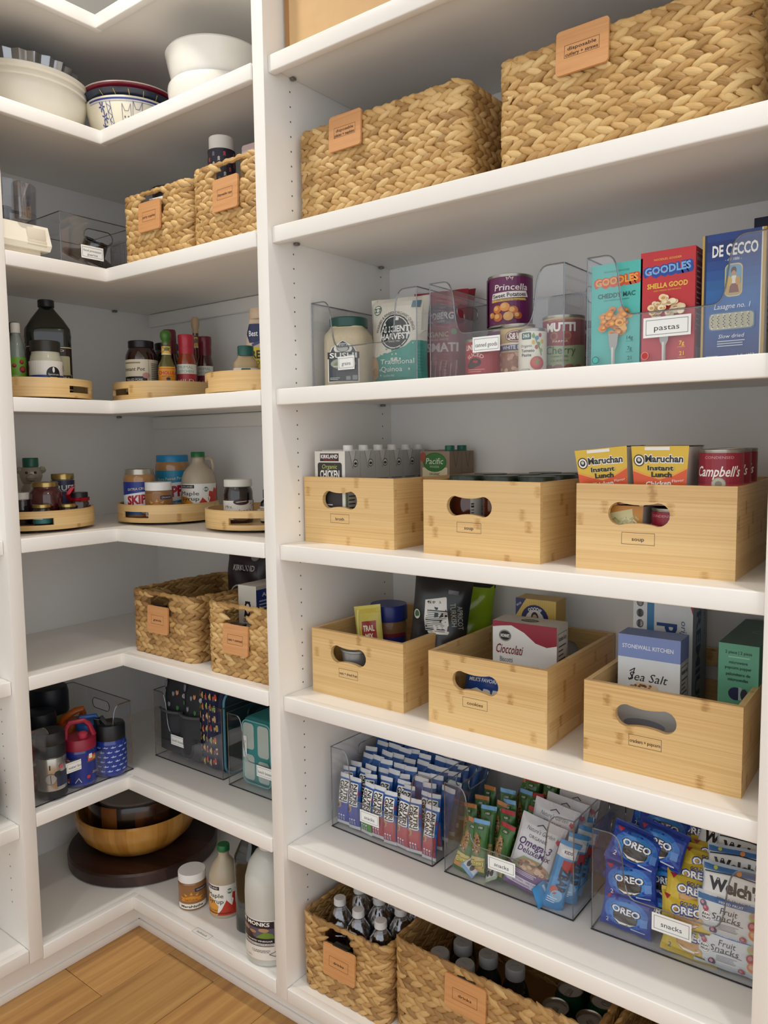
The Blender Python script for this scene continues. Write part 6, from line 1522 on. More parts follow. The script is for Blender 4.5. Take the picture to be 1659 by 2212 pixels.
for k, (x, y, zz, lb) in enumerate(((1.5195, .204, hcan+.0006, 'red soup can on the upper layer, second from the crate front'), (1.514, .276, hcan+.0006, 'red soup can on the upper layer, third from the crate front'), (1.524, .132, 0, 'red soup can on the lower layer under the noodle-side can'), (1.5195, .204, 0, 'red soup can on the lower layer, second from the crate front'), (1.514, .276, 0, 'red soup can on the lower layer, third from the crate front'), (1.446, .135, 0, 'red soup can seen through the soup crate handle'))):
    dup(cc, (x, y, zb+zz), (0, 0, face_cam(Vector((x, y, 1)))-(.1 if k < 5 else .5)), lb)

# ---- bamboo crates: nuts, cookies, crackers
z = RZ[4]; zb = z+.0122
bamboo_bin('bamboo crate lettered nuts and dried fruit', 'nuts + dried fruit', (.637, .087, z), R_(-.3), d=.350)
bamboo_bin('bamboo crate lettered cookies', 'cookies', (.973, .079, z), R_(1.0))
bamboo_bin('bamboo crate lettered crackers and popcorn', 'crackers + popcorn', (1.314, .077, z), R_(1.4))
P, r, h = fit(801, 878, 1303, zb, y=.275)
round_item('nut_jar', 'big nut jar with wide blue lid', 'jar', P, face_cam(P)-.6, r*1.0, h, [(0, 0), (.94, 0), (1, .03), (1, .70), (.95, .77), (.9, .8), (0, .8)], M('#8a6444', .3, bump=.8, bscale=120, vary=.3), [(1.0, .78), (1.05, .79), (1.05, .97), (1.0, 1), (0, 1)], M('#1f2a78', .35), [(.1, .62, 200, lambda p: p.rect(0, 0, 1, 1, '#7a2230').rect(0, .7, 1, .9, '#2a2f80').rect(0, .1, 1, .25, '#2a2f80').text('MIXED NUTS', .5, .5, .16, '#e9e2d2', wid=.5, bold=.03))], n=36)
A = Yp(820, 1352, .20)
def trail(p):
    p.rect(0.02, .03, .98, .97, '#c9b84e'); p.rect(.3, .5, .85, .78, '#9a2a26'); p.text('TRAIL', .57, .68, .08, '#efe6d2', wid=.44, bold=.03); p.text('MIX', .57, .57, .07, '#efe6d2', wid=.3, bold=.03); p.ell(.4, .25, .3, .14, '#5a2440'); p.ell(.6, .15, .2, .1, '#8a5a2a'); p.line([(.12, .05), (.16, .95)], .03, '#e3d98a')
packet('trail_mix_packet', 'yellow snack packet leaning by the blue-lidded jar', 'packet', (A.x-.010, .190, zb+.014), (R_(-8), R_(-10), R_(12)), .072, .17, .022, '#d2c35a', trail, seed=4, crimp=.05, wrinkle=.4)
A = Yp(921, 1320, .215)
def blackbag(p):
    f_ = lambda pts: [(a, .40+.66*b) for a, b in pts]
    p.poly(f_([(.30, .10), (.72, .12), (.66, .35), (.60, .62), (.24, .55), (.25, .3)]), '#d9d9d4'); p.text('Nutrition', .42, .755, .028, '#1a1a1a', wid=.24, rot=8, bold=.03); p.text('Calories', .38, .70, .022, '#1a1a1a', wid=.18, rot=6, bold=.03)
    for i in range(12): p.line([(.30-.02*math.sin(i*.3), .672-.0165*i), (.64, .682-.0165*i)], .005 if i % 5 else .011, '#2a2a2a', same=True)
    p.k += 1
    p.rect(.62, .84, .8, .875, '#55565a'); p.ell(.10, .62, .06, .045, '#c9d2c4'); p.ell(.10, .62, .045, .034, '#4a6a4a'); p.text('TURKISH', .76, .66, .05, '#8f9288', wid=.4, rot=-80); p.text('APRICOT', .88, .64, .045, '#8f9288', wid=.4, rot=-80)
A = Yp(921, 1320, .215)
packet('dried_fruit_bag', 'tall black bag showing its nutrition panel', 'bag', (A.x+.01, .225, zb+.015), (R_(-4), R_(6), R_(22)), .135, .255, .055, '#1b1c1f', blackbag, seed=12, crimp=.03, wrinkle=.7, rough=.3)
A = Yp(992, 1300, .335)
packet('dried_fruit_bag', 'glossy lime green bag behind the black bag', 'bag', (A.x-.004, .335, zb+.008), (R_(-4), R_(5), R_(22)), .14, .245, .065, '#8aaa22', lambda p: p.rect(0, .90, 1, .99, '#1d2226').rect(.1, .2, .6, .4, '#98b834'), seed=15, crimp=.03, wrinkle=.6, rough=.18)
t = thing('foil_tray', 'silver lidded tub seen through the nuts crate handle', 'tub', (.735, .135, zb))
g = G(); g.lathe([(0, 0), (.028, 0), (.036, .09), (.039, .092), (.039, .096), (0, .095)], 30, T=tr(0, 0, 0)); g.obj('tub', M('#9aa0a4', .3, .6), t)
# cookies
A = Yp(1066, 1335, .20); B = Yp(1200, 1370, .20); wn = .142
hn = 1.028-zb+.006
def nonni(p):
    p.rect(0, 0, 1, 1, '#dedcd6'); p.poly([(0, 1), (1, 1), (1, .80), (.85, .77), (.68, .80), (.5, .90), (.3, .965), (.14, .95), (0, .93)], '#8e1a2e'); p.ell(.20, .845, .10, .065, '#8f8d86'); p.ell(.20, .845, .085, .05, '#1d1c1c'); p.text("NONNI'S", .2, .845, .035, '#eeece6', wid=.14, bold=.03); p.text('Cioccolati', .27, .70, .10, '#7a1626', wid=.42, shear=.2, bold=.01); p.text('Biscotti', .22, .585, .055, '#4a4744', wid=.2)
    for i in range(3): p.text(['REAL', 'NO', '10 GRAMS'][i], .10, .48-.09*i, .022, '#33312f', wid=.07+.02*i); p.lines(.03, .42-.09*i, .18, .455-.09*i, 1, '#6a6763', .4, .1)
    p.rect(.76, .1, 1, .46, '#cfcdc8'); p.ell(.88, .47, .14, .05, '#eceae6'); p.poly([(.2, .24), (.55, .46), (.78, .50), (.86, .47), (.86, .40), (.6, .30), (.45, .2)], '#3a2018'); p.poly([(.18, .24), (.5, .46), (.76, .52), (.84, .49), (.80, .44), (.6, .36), (.42, .22)], '#b98c62')
    q = random.Random(4)
    for i in range(26): x = q.uniform(.22, .8); p.ell(x, .25+.27*min(1, (x-.18)/.5)-.02+q.uniform(-.03, .03), .012, .012, q.choice(['#8a5a3c', '#a5504a', '#d9b48a']), 8, same=i % 5 != 4)
    p.ell(.62, .2, .2, .05, '#8a5a3a')
boxthing('biscotti_box', 'white biscotti box with a dark red swoosh', 'box', (A.x+wn/2+.001, .200, zb), R_(4), wn, .062, hn, '#c9c7c0', nonni, lambda p: p.rect(0, 0, 1, 1, '#c6c4be').nutri(.08, .1, .9, .92, '#33322f', '#cfcdc8', 14), lambda p: p.rect(0, 0, 1, 1, '#c9c7c0').ell(.5, .5, .14, .2, '#1d1c1c').text("NONNI'S", .5, .5, .12, '#e6e4de', wid=.2))
A = Yp(1115, 1285, .31); hg_ = zat(Vector((A.x, .31, 0)), 1290)-zb
def goodie(p):
    p.rect(0, 0, 1, 1, '#4a8ab0'); p.rect(0, .76, 1, 1, '#c9a850')
    for i in range(22): p.rect(i/22, .76, (i+.45)/22, 1, '#d9bc6a', same=True)
    p.k += 1
    p.poly([(0, 1), (.26, 1), (0, .82)], '#2a2a5c'); p.text('NEW LOOK', .08, .94, .02, '#eeeeee', wid=.14, rot=35); p.circ(.48, .80, .145, '#25295c'); p.circ(.48, .79, .10, '#d9d6ce'); p.ell(.48, .82, .09, .055, '#3a2f2c'); p.ell(.48, .805, .065, .045, '#c9a898'); p.poly([(.40, .70), (.56, .70), (.54, .78), (.48, .80), (.42, .78)], '#b5968a'); p.text('GOODIE', .48, .905, .035, '#efeee8', wid=.34, bold=.03, arc=.12); p.text('Girl', .48, .675, .035, '#efeee8', wid=.16); p.lines(.7, .66, .95, .74, 3, '#dbe8f0', .4)
boxthing('cookie_box', 'yellow and blue cookie box behind the biscotti', 'box', (A.x+.048, .31, zb), R_(3), .095, .055, hg_, '#4a86ac', goodie, lambda p: p.rect(0, 0, 1, .76, '#3f7aa0').rect(0, .76, 1, 1, '#b5943f').nutri(.12, .2, .9, .7, '#2a2a2a', '#d2d6d6', 9), lambda p: p.rect(0, 0, 1, 1, '#c9a850'))
A = Yp(1050, 1478, .118)
packet('cookie_bag', 'blue cookie bag seen through the cookies crate handle', 'bag', (1.09, .135, zb), (R_(-25), 0, R_(2)), .16, .105, .045, '#1f4a9a', lambda p: p.text("MILK'S FAVORITE COOKIE", .5, .70, .07, '#eef0f4', wid=.8, bold=.03).text('OREO', .5, .40, .24, '#eef0f4', wid=.7, bold=.06), seed=21, crimp=.05, wrinkle=.4)
# crackers
A = Yp(1337, 1352, .165); ws = .112; hs_ = zat(Vector((A.x, .165, 0)), 1366)-zb
def stone(p):
    p.rect(0, 0, 1, 1, '#d6d9da'); p.rect(0, .80, 1, 1, '#7a8cc0'); p.text('STONEWALL KITCHEN', .48, .90, .035, '#e6eaf2', wid=.82, bold=.01); p.text('Sea Salt', .5, .64, .075, '#1b1d22', wid=.62, shear=.3); p.line([(.2, .68), (.28, .71), (.24, .63), (.19, .60)], .008, '#1b1d22')
    for i, (a, b, c) in enumerate(((.30, .42, '#c9ab86'), (.26, .455, '#b08a62'), (.30, .49, '#d2b692'), (.24, .52, '#a57c54'), (.34, .55, '#d9c0a0'))): p.poly([(a-.1, b-.03), (a+.28, b-.06), (a+.34, b-.01), (a+.30, b+.03), (a-.02, b+.04)], c)
    q = random.Random(6)
    for i in range(10): p.ell(q.uniform(.3, .6), q.uniform(.52, .58), .025, .012, '#8a5f3c', 8, same=True)
    p.ell(.45, .22, .34, .05, '#9a9fb0'); p.text('DOWN EAST CRACKERS', .5, .12, .025, '#3a3d46', wid=.7, bold=.01)
boxthing('cracker_box', 'white sea salt cracker box with periwinkle top band', 'box', (A.x+ws/2, .165, zb), R_(2), ws, .055, hs_, '#c6c9ca', stone, lambda p: p.rect(0, 0, 1, 1, '#b9bcbe').rect(0, .80, 1, 1, '#6f80b4').nutri(.1, .1, .92, .76, '#2f3033', '#c2c5c6', 14), lambda p: p.rect(0, 0, 1, 1, '#6d7fb2'))
A = Yp(1369, 1310, .262); hp = RZ[3]-NH-.008-zb
def prem(p):
    p.rect(0, 0, 1, 1, '#d2d5d6'); p.rect(.24, 0, .36, 1, '#3a78a8'); p.text('PREMIUM', .58, .45, .22*.55, '#1f3f7a', wid=1.5, rot=-90, bold=.03); p.text('original', .86, .66, .035, '#2a4a80', wid=.5, rot=-90, shear=.2); p.poly([(.84, 1), (1, 1), (1, .80)], '#9a2a3a'); 
    for i in range(5): p.ell(.12, .92-.07*i, .06, .028, '#3a3d42', 10, same=True); p.ell(.12, .92-.07*i, .05, .022, '#d2d5d6', 10)
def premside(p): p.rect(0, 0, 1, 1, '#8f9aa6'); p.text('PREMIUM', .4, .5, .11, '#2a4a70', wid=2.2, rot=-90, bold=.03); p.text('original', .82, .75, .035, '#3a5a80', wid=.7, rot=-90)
boxthing('saltine_box', 'tall white saltine cracker box with navy letters', 'box', (A.x+.056, .262, zb), R_(2), .112, .11, hp, '#c2c6c8', prem, premside)
A = Yp(1557, 1387, .205); hpp = A.z-zb
def popc(p):
    p.rect(0, 0, 1, 1, '#5fa385')
    for i, (s_, w_, y_) in enumerate((('2 piece | 2 pieza', .66, .93), ('microwave', .46, .845), ('popcorn popper', .66, .80), ('palomitero de', .60, .745), ('microondas', .50, .70))): p.text(s_, .5, y_, .024, '#15402f', wid=w_, bold=.03)
    p.lines(.25, .88, .8, .90, 1, '#8fc9a8', .6); p.ell(.45, .58, .18, .055, '#232349'); p.rect(.52, .53, .6, .64, '#9fb5b0'); p.ell(.66, .58, .09, .05, '#2a3040'); p.text('oil-free', .5, .475, .02, '#15402f', wid=.26, bold=.03); p.lines(.2, .40, .85, .45, 2, '#2a6a50', .45, .1); p.ell(.52, .32, .22, .075, '#232349'); p.ell(.40, .31, .1, .06, '#c9cfd2'); p.ell(.52, .32, .19, .065, '#232349'); p.rect(.6, .27, .72, .30, '#b0566a')
boxthing('popcorn_popper_box', 'mint green popcorn popper box', 'box', (A.x+.030, .205, zb), R_(1), .066, .215, hpp, '#3f6f5c', popc, None, lambda p: p.rect(0, 0, 1, 1, '#45685a').ell(.7, .5, .2, .05, '#7f9a8c').ell(.7, .5, .18, .04, '#45685a'))
# ================================================================== snack bins
z = RZ[5]; zb = z+.0047
def pcenter(o, C_, h):                      # move a packet so that its middle sits at C_
    m = o.rotation_euler.to_matrix(); o.location = Vector(C_)-m @ Vector((0, 0, h/2)); return o
clear_bin('clear snack bin packed with cereal bars', (.635, .147, z+.0002), R_(-1.2), .302, .286, .203, 'snacks', .40, .086, (.058, .030), wz=.042)
clear_bin('clear snack bin of granola bars and trail mix', (.970, .140, z+.0002), R_(.4), .299, .290, .203, 'snacks', .47, .084, (.064, .030), wz=.046)
clear_bin('clear snack bin of cookie packs and fruit snacks', (1.307, .140, z+.0002), R_(1.6), .299, .288, .203, 'snacks', .50, .086, (.070, .034), wz=.044)
# cereal bars
BW, BH, BT_ = .0365, .124, .021
def ng(low, mid):
    def f(p):
        p.rect(0.02, .055, .98, .45, low); p.poly([(.02, .45), (.98, .45), (.98, .52), (.6, .47), (.02, .53)], '#2f74c0')
        p.ell(.2, .40, .2, .07, '#b58a5a'); p.ell(.16, .38, .1, .04, mid)
        p.rect(.16, .46, .90, .90, '#eceae6', r=.003)
        p.text('NUTRI', .70, .68, .088, '#18181a', wid=1.36, rot=-90, bold=.03); p.text('GRAIN', .36, .68, .088, '#18181a', wid=1.36, rot=-90, bold=.03)
        p.text("Kellogg's", .98, .72, .05, '#b5303a', wid=.3, rot=-90)
        for k in range(3): p.circ(.26+.2*k, .20, .018, '#dfe2ee', 10, same=True); p.rect(.22+.2*k, .10, .30+.2*k, .165, '#aab0d0', same=True)
    return f
flav = {'blueberry': ('#4a52a0', '#3a3f7a'), 'apple': ('#5a8f3c', '#9ab04a'), 'strawberry': ('#b04a52', '#a5303a')}
protos = {}
NL = {'blueberry': 'cereal bar in blue and violet wrapper, packed in a clear snack bin', 'apple': 'cereal bar in blue and green wrapper, packed in a clear snack bin', 'strawberry': 'cereal bar in blue and red wrapper, packed in a clear snack bin'}
for nm, (lo, mi) in flav.items():
    protos[nm] = packet('cereal_bar', NL[nm], 'snack bar', (0, 0, 0), (0, 0, 0), BW, BH, BT_, '#1f5ba8', ng(lo, mi), group=nm+' cereal bars in the clear bin', seed=len(nm), crimp=.055, ends='#d9dbe0', nx=8, ny=14, wrinkle=.25, ex=4)
plainp = packet('cereal_bar', 'cereal bar with only its blue back and white seal showing', 'snack bar', (0, 0, 0), (0, 0, 0), BW, BH, BT_, '#1d569f', None, group='cereal bars stacked behind', seed=33, crimp=.06, ends='#d9dbe0', nx=8, ny=12, wrinkle=.5, ex=4)
used = set()
def put(pt, loc, rot):
    if pt.name not in used: used.add(pt.name); pt.location = loc; pt.rotation_euler = rot; return pt
    return dup(pt, loc, rot)
q = random.Random(5)
x0, y0 = .640, .147
order = ['blueberry', 'blueberry', 'apple', 'strawberry', 'strawberry', 'strawberry', 'strawberry', 'strawberry']
for i in range(8):
    dz = [.004, .002, .001, .003, 0, .001, .002, 0][i]
    put(protos[order[i]], (x0+.0195+.0368*i, y0+.0145+.0012*q.random()-.0008*i, zb+dz), (R_(-4-2*q.random()), R_(q.uniform(-3, 3)), R_(q.uniform(-5, 5)-1)))
for k in range(1, 10):
    for i in range(8):
        lean = -6-2.2*k
        put(protos[order[i]] if k < 2 else plainp, (x0+.0195+.0366*i+q.uniform(-.002, .002), y0+.0145+.0235*k+.002*q.random(), zb+min(.058, .0085*k)+q.uniform(-.002, .006)), (R_(lean+q.uniform(-4, 4)), R_(q.uniform(-6, 6)), R_(q.uniform(-8, 8))))
# chewy granola bars
def chewy(topc):
    def f(p):
        p.rect(.03, .06, .97, .92, '#3f6b34'); p.rect(.06, .06, .94, .34, '#c9b06a'); 
        for i in range(6): p.line([(.1+.16*i, .36), (.16+.16*i, .9)], .006, '#53803f', same=True)
        p.k += 1
        qq = random.Random(3); p.poly([(.12, .42), (.5, .36), (.62, .5), (.5, .70), (.25, .78), (.1, .62)], '#9a6f46')
        for i in range(34): p.ell(qq.uniform(.14, .55), qq.uniform(.42, .72), .04, .018, qq.choice(['#c79a66', '#6a4526', '#b5845a', '#3a2618', '#d9b888']), 8, same=i % 6 != 5)
        p.text('Chewy', .5, .24, .11, '#2a4a24', wid=.9, bold=.06, rot=12); p.text('Chewy', .5, .24, .10, '#e6d25a', wid=.84, bold=.02, rot=12); p.rect(.0, .925, 1, .995, topc); p.text('SNACK', .5, .96, .03, '#efece4', wid=.5); p.rect(.3, .83, .7, .90, '#2a4a24', r=.002); p.text('100', .5, .865, .035, '#e9e9e0', wid=.24)
        p.rect(.08, .10, .55, .15, '#d98a4a')
    return f
CHV = {}
for nm, c, lb in (('orange', '#b5703a', 'chewy granola bar with orange crimped end'), ('blue', '#6f9fcc', 'chewy granola bar with pale blue crimped end'), ('red', '#a82a34', 'chewy granola bar with red crimped end')):
    CHV[nm] = packet('granola_bar', lb, 'snack bar', (0, 0, 0), (0, 0, 0), .036, .118, .02, '#3d6632', chewy(c), group=nm+' tipped granola bars', seed=len(nm)+2, crimp=.06, nx=8, ny=14, wrinkle=.35, ex=3.4)
bx, by = .975, .140
spots = [(.020, .02, 0, 'orange'), (.062, .026, .0, 'blue'), (.104, .03, .006, 'red'), (.148, .034, .004, 'red'),
         (.024, .055, .01, 'orange'), (.064, .055, .018, 'blue'), (.108, .06, .02, 'red'), (.150, .062, .018, 'red'),
         (.03, .09, .018, 'orange'), (.07, .09, .022, 'orange'), (.110, .092, .03, 'blue'), (.15, .094, .028, 'red'), (.185, .09, .02, 'red'),
         (.03, .125, .028, 'orange'), (.07, .128, .034, 'blue'), (.11, .13, .04, 'blue'), (.15, .132, .04, 'red'), (.19, .128, .036, 'red'),
         (.07, .165, .05, 'orange'), (.11, .168, .055, 'red'), (.15, .17, .06, 'red'), (.19, .17, .055, 'red'),
         (.11, .205, .065, 'blue'), (.15, .208, .07, 'red'), (.19, .206, .068, 'red'), (.22, .19, .06, 'red')]
for dx, dy, dz, nm in spots:
    put(CHV[nm], (bx+dx, by+dy, zb+dz), (R_(-12+q.uniform(-5, 3)), R_(q.uniform(-10, 16)), R_(q.uniform(-14, 14))))
# two loose minis low at the front
def mini(c):
    return lambda p: p.rect(.05, .08, .95, .92, '#cfd2d6').rect(.05, .6, .95, .92, c).text('Chewy', .5, .5, .2, '#2a4a24', wid=.8, bold=.06).text('Chewy', .5, .5, .18, '#e6d25a', wid=.74, bold=.02).ell(.3, .22, .14, .1, '#2a2522').ell(.6, .2, .14, .1, '#3a2f2a')
pcenter(packet('mini_bar', 'short pale blue bar wrapper lying at the front of the granola bin', 'snack bar', (0, 0, 0), (R_(-62), R_(38), R_(0)), .036, .075, .016, '#7fa6cc', mini('#7fa6cc'), seed=8, crimp=.08, nx=8, ny=10), (bx+.056, by+.040, zb+.024), .075)
pcenter(packet('mini_bar', 'short green and white bar wrapper next to the pale blue one', 'snack bar', (0, 0, 0), (R_(-66), R_(-34), R_(0)), .036, .07, .016, '#a9b8a0', mini('#8e3a3a'), seed=9, crimp=.08, nx=8, ny=10), (bx+.098, by+.040, zb+.022), .07)
# trail mix pouches
def omega(p):
    p.rect(.0, .0, 1, .36, '#6b4a80'); p.rect(0, .30, 1, 1, '#c9c9cc'); p.text("Nature's Garden", .52, .84, .055, '#4a4450', wid=.62, shear=.2); p.line([(.4, .90), (.5, .935), (.6, .90)], .012, '#4a4450'); p.text('ORGANIC', .5, .745, .045, '#2f2a36', wid=.42); p.text('Omega-3', .48, .65, .10, '#4a2a63', wid=.74, shear=.25, bold=.02); p.text('DeluxeMix', .5, .545, .085, '#4a2a63', wid=.74, shear=.2, bold=.01); p.poly([(.86, .80), (.92, .76), (.97, .80), (.94, .85), (.915, .83), (.885, .85)], '#b5405a')
    p.poly([(.1, .34), (.3, .46), (.7, .46), (.95, .36), (.9, .3), (.1, .28)], '#8a9a72'); qq = random.Random(9); p.ell(.55, .36, .36, .09, '#a58468')
    for i in range(22): p.ell(qq.uniform(.25, .85), qq.uniform(.30, .42), .06, .025, qq.choice(['#c9a888', '#8a5f48', '#b58f70', '#6a4538']), 9, same=i % 5 != 4)
    p.lines(.1, .21, .7, .27, 3, '#d9cce0', .4, .1); p.rect(.06, .06, .94, .17, '#cfc6d6', r=.004); p.text('5g PROTEIN   10% CALCIUM', .5, .14, .025, '#4a2a63', wid=.78); p.text('ANTIOXIDANTS', .4, .09, .025, '#4a2a63', wid=.4)
om = packet('trail_mix_pouch', 'silver and purple trail mix pouch tilted at the front of the granola bin', 'pouch', (0, 0, 0), (R_(-16), R_(12), R_(6)), .098, .150, .032, '#b9b8bf', omega, seed=6, crimp=.04, wrinkle=.3, rough=.35, nx=14, ny=18)
pcenter(om, (bx+.190, by+.045, zb+.078), .150)
for k, (dx, dy, dz) in enumerate(((.205, .085, .10), (.22, .112, .105), (.235, .14, .11))):
    o = dup(om, label=['silver trail mix pouch right behind the tilted one', 'silver trail mix pouch third from the bin front', 'silver trail mix pouch furthest back in the granola bin'][k])
    pcenter(o, (bx+dx, by+dy, zb+dz), .150); o.rotation_euler = (R_(-14-3*k), R_(8-5*k), R_(4-6*k)); pcenter(o, (bx+dx, by+dy, zb+dz), .150)
def zbar(p):
    p.rect(.0, .06, 1, .94, '#3f8ac2'); p.rect(0, .78, 1, .94, '#d0d4d8'); p.ell(.5, .86, .34, .05, '#e6e6e6'); p.text('KIDS', .5, .86, .04, '#33363c', wid=.4, bold=.03); p.rect(.36, .60, .98, .75, '#a82a3a'); p.text('ZBAR', .60, .46, .14, '#20304a', wid=1.25, rot=-90, bold=.05); p.ell(.3, .3, .2, .06, '#b5503c'); p.ell(.5, .22, .3, .09, '#8ab4d6'); p.lines(.1, .1, .6, .2, 3, '#d9e6f2', .4)
zp = packet('kids_bar', 'sky blue kids energy bar leaning against the bin side', 'snack bar', (0, 0, 0), (R_(-8), R_(16), R_(24)), .042, .140, .022, '#3f8ac2', zbar, group='sky blue kids bars in the granola bin', seed=3, crimp=.05, nx=8, ny=14)
pcenter(zp, (bx+.256, by+.030, zb+.064), .14)
for dx, dy, dz, ry in ((.268, .058, .07, 12), (.272, .086, .076, 16), (.262, .112, .082, 8)):
    o = dup(zp); o.rotation_euler = (R_(-8), R_(ry), R_(30)); pcenter(o, (bx+dx, by+dy, zb+dz), .14)
pcenter(packet('kids_bar', 'sky blue bar lying flat at the bin corner', 'snack bar', (0, 0, 0), (R_(-70), R_(70), R_(10)), .042, .10, .016, '#4a95cc', lambda p: p.lines(.1, .2, .9, .8, 4, '#cfe2f2', .4), seed=13, crimp=.06, nx=8, ny=10), (bx+.225, by+.040, zb+.024), .10)
pk_ = packet('gummy_packet', 'pink and white packet at the back corner of the granola bin', 'packet', (0, 0, 0), (R_(-6), R_(-4), R_(20)), .075, .12, .02, '#c9c2c6', lambda p: p.rect(.05, .78, .95, .96, '#c98a98').ell(.4, .4, .2, .12, '#b9b4ba').circ(.35, .45, .03, '#6a6268').circ(.5, .45, .03, '#6a6268'), seed=17, crimp=.06)
pcenter(pk_, (bx+.248, by+.20, zb+.12), .12)
# cookie packs
ox, oy = 1.312, .141
def oreo(gold):
    bg, ring, txt = ('#d0b43c', '#2a4a9a', '#f0efe8') if gold else ('#1d3f9c', '#e9ecf4', '#f0f2f6')
    def f(p):
        p.rect(.02, .08, .98, .92, bg)
        if not gold: p.ell(.5, .5, .44, .36, '#2c6cc0'); p.ell(.5, .5, .34, .28, '#3a84cc')
        p.ell(.5, .42, .25, .26, '#2a2624' if not gold else '#b98a50'); p.ell(.5, .40, .22, .22, '#4a443f' if not gold else '#c99c62'); p.poly([(.28, .30), (.4, .2), (.6, .2), (.72, .30), (.6, .25), (.4, .25)], '#eeece6')
        if gold: p.text('GOLDEN', .54, .72, .08, '#3a4a80', wid=.34, bold=.03); p.text('OREO', .5, .56, .19, '#24408c', wid=.60, bold=.09)
        p.text('OREO', .5, .56, .17, '#1a2a5c' if not gold else '#24408c', wid=.60, bold=.07); p.text('OREO', .5, .56, .16, txt, wid=.56, bold=.03)
        p.poly([(.06, .86), (.2, .86), (.13, .74)], '#a82a3a'); p.text('2', .16, .2, .12, '#eef0f4' if not gold else '#3a4a80'); p.lines(.62, .12, .9, .18, 1, '#c9d6ee' if not gold else '#6a5a20', .6, .1); p.rect(.8, .3, .93, .5, '#5a8ad0' if not gold else '#c2a53a')
    return f
OW, OH, OT = .098, .074, .030
oz = packet('cookie_pack', 'small royal blue sandwich cookie pack', 'cookie pack', (0, 0, 0), (0, 0, 0), OW, OH, OT, '#17368f', oreo(False), group='blue cookie packs in the snack bin', seed=2, crimp=.09, nx=12, ny=12, wrinkle=.45, rough=.2)
gz = packet('cookie_pack', 'small golden yellow sandwich cookie pack', 'cookie pack', (0, 0, 0), (0, 0, 0), OW, OH, OT, '#c9ac34', oreo(True), group='golden cookie packs in the snack bin', seed=4, crimp=.09, nx=12, ny=12, wrinkle=.5, rough=.25)
def setc(pt, C_, rot, h):
    o = put(pt, (0, 0, 0), rot); o.rotation_euler = rot; pcenter(o, C_, h); return o
for (dx, dy, dz, rx, ry, rz) in ((.055, .028, .040, -10, 4, 4), (.058, .034, .100, -14, -4, 8), (.062, .046, .160, -24, 18, 16), (.10, .075, .165, -26, 4, -10), (.045, .075, .10, -12, 10, 6), (.12, .07, .10, -14, -12, -14), (.112, .05, .05, -10, 8, 10), (.13, .105, .075, -20, -6, 10), (.15, .10, .125, -28, -16, 4),
        (.09, .125, .172, -30, 8, 14), (.06, .165, .175, -34, -8, -8), (.14, .15, .165, -40, 14, 20), (.06, .12, .125, -20, 5, 0), (.11, .185, .178, -38, 0, 12), (.18, .175, .165, -42, -14, -10), (.07, .215, .175, -40, 6, 4), (.15, .22, .172, -44, 8, -6), (.17, .07, .06, -12, 6, 4), (.06, .2, .10, -10, 0, 0), (.15, .2, .1, -10, 0, 0), (.22, .21, .162, -50, 5, 8)):
    setc(oz, (ox+dx, oy+dy, zb+dz), (R_(rx), R_(ry), R_(rz)), OH)
for (dx, dy, dz, rx, ry, rz) in ((.172, .030, .034, -16, 6, 8), (.166, .032, .076, -22, -4, 4), (.168, .050, .104, -30, 4, 10), (.172, .070, .124, -34, -6, 2), (.180, .092, .138, -38, 8, 12), (.192, .115, .150, -44, -4, 6)):
    setc(gz, (ox+dx, oy+dy, zb+dz), (R_(rx), R_(ry), R_(rz)), OH)
def welch(front):
    def f(p):
        p.rect(.02, .06, .98, .94, '#d3d6d8'); p.rect(.02, .80, .98, .94, '#3a6aa0')
        if front:
            p.rect(.3, .80, .75, .89, '#2f5a94'); p.text('MIXED FRUIT', .52, .845, .05, '#e6ecf2', wid=.36); p.text('Fruit', .5, .66, .15, '#3a3040', wid=.26, shear=.2); p.text('Snacks', .46, .50, .15, '#3a3040', wid=.44, shear=.2); p.line([(.28, .40), (.5, .43), (.72, .40)], .012, '#5a5060'); p.lines(.34, .20, .66, .36, 5, '#8a8490', .35, .2); p.circ(.16, .44, .14, '#f0efec'); p.circ(.16, .44, .12, '#5a5458'); p.circ(.16, .44, .11, '#f0efec'); p.text('REAL', .16, .48, .05, '#2a2a2a', wid=.13, bold=.03); p.text('FRUIT', .16, .40, .05, '#2a2a2a', wid=.13, bold=.03)
            for cx, cy, s, c in ((.1, .72, .08, '#5a5a78'), (.14, .62, .07, '#a8485a'), (.07, .22, .08, '#d9b06a'), (.28, .15, .09, '#4a3a60'), (.86, .72, .1, '#a9b85a'), (.86, .5, .11, '#b0484a'), (.88, .30, .12, '#d98a4a'), (.72, .12, .08, '#a83a4a')): p.circ(cx, cy, s, c, 14); p.circ(cx-.01, cy+.02, s*.5, '#d9b4a4' if c[1] == 'd' else '#c98a94', 10)
        else:
            p.poly([(.04, .30), (.96, .26), (.96, .70), (.6, .76), (.04, .72)], '#e4e4e2'); p.text("Welch's", .5, .50, .28, '#17171a', wid=.80, bold=.05, rot=-2); p.line([(.04, .76), (.5, .80), (.96, .74)], .03, '#17171a'); p.circ(.2, .88, .05, '#b9c24a', 10); p.circ(.55, .86, .06, '#d98a4a', 12); p.circ(.8, .87, .05, '#a83a4a', 10); p.text("FRUIT SNACKS", .5, .2, .06, '#4a4a50', wid=.5); p.lines(.3, .12, .7, .15, 1, '#7a7a80', .6)
    return f
WW, WH, WT = .112, .072, .018
wf = packet('fruit_snack_pouch', 'pale fruit snacks pouch showing printed fruit', 'pouch', (0, 0, 0), (0, 0, 0), WW, WH, WT, '#b9c3cc', welch(True), group='fruit snack pouches, printed side up', seed=6, crimp=.07, nx=14, ny=12, wrinkle=.3, rough=.3)
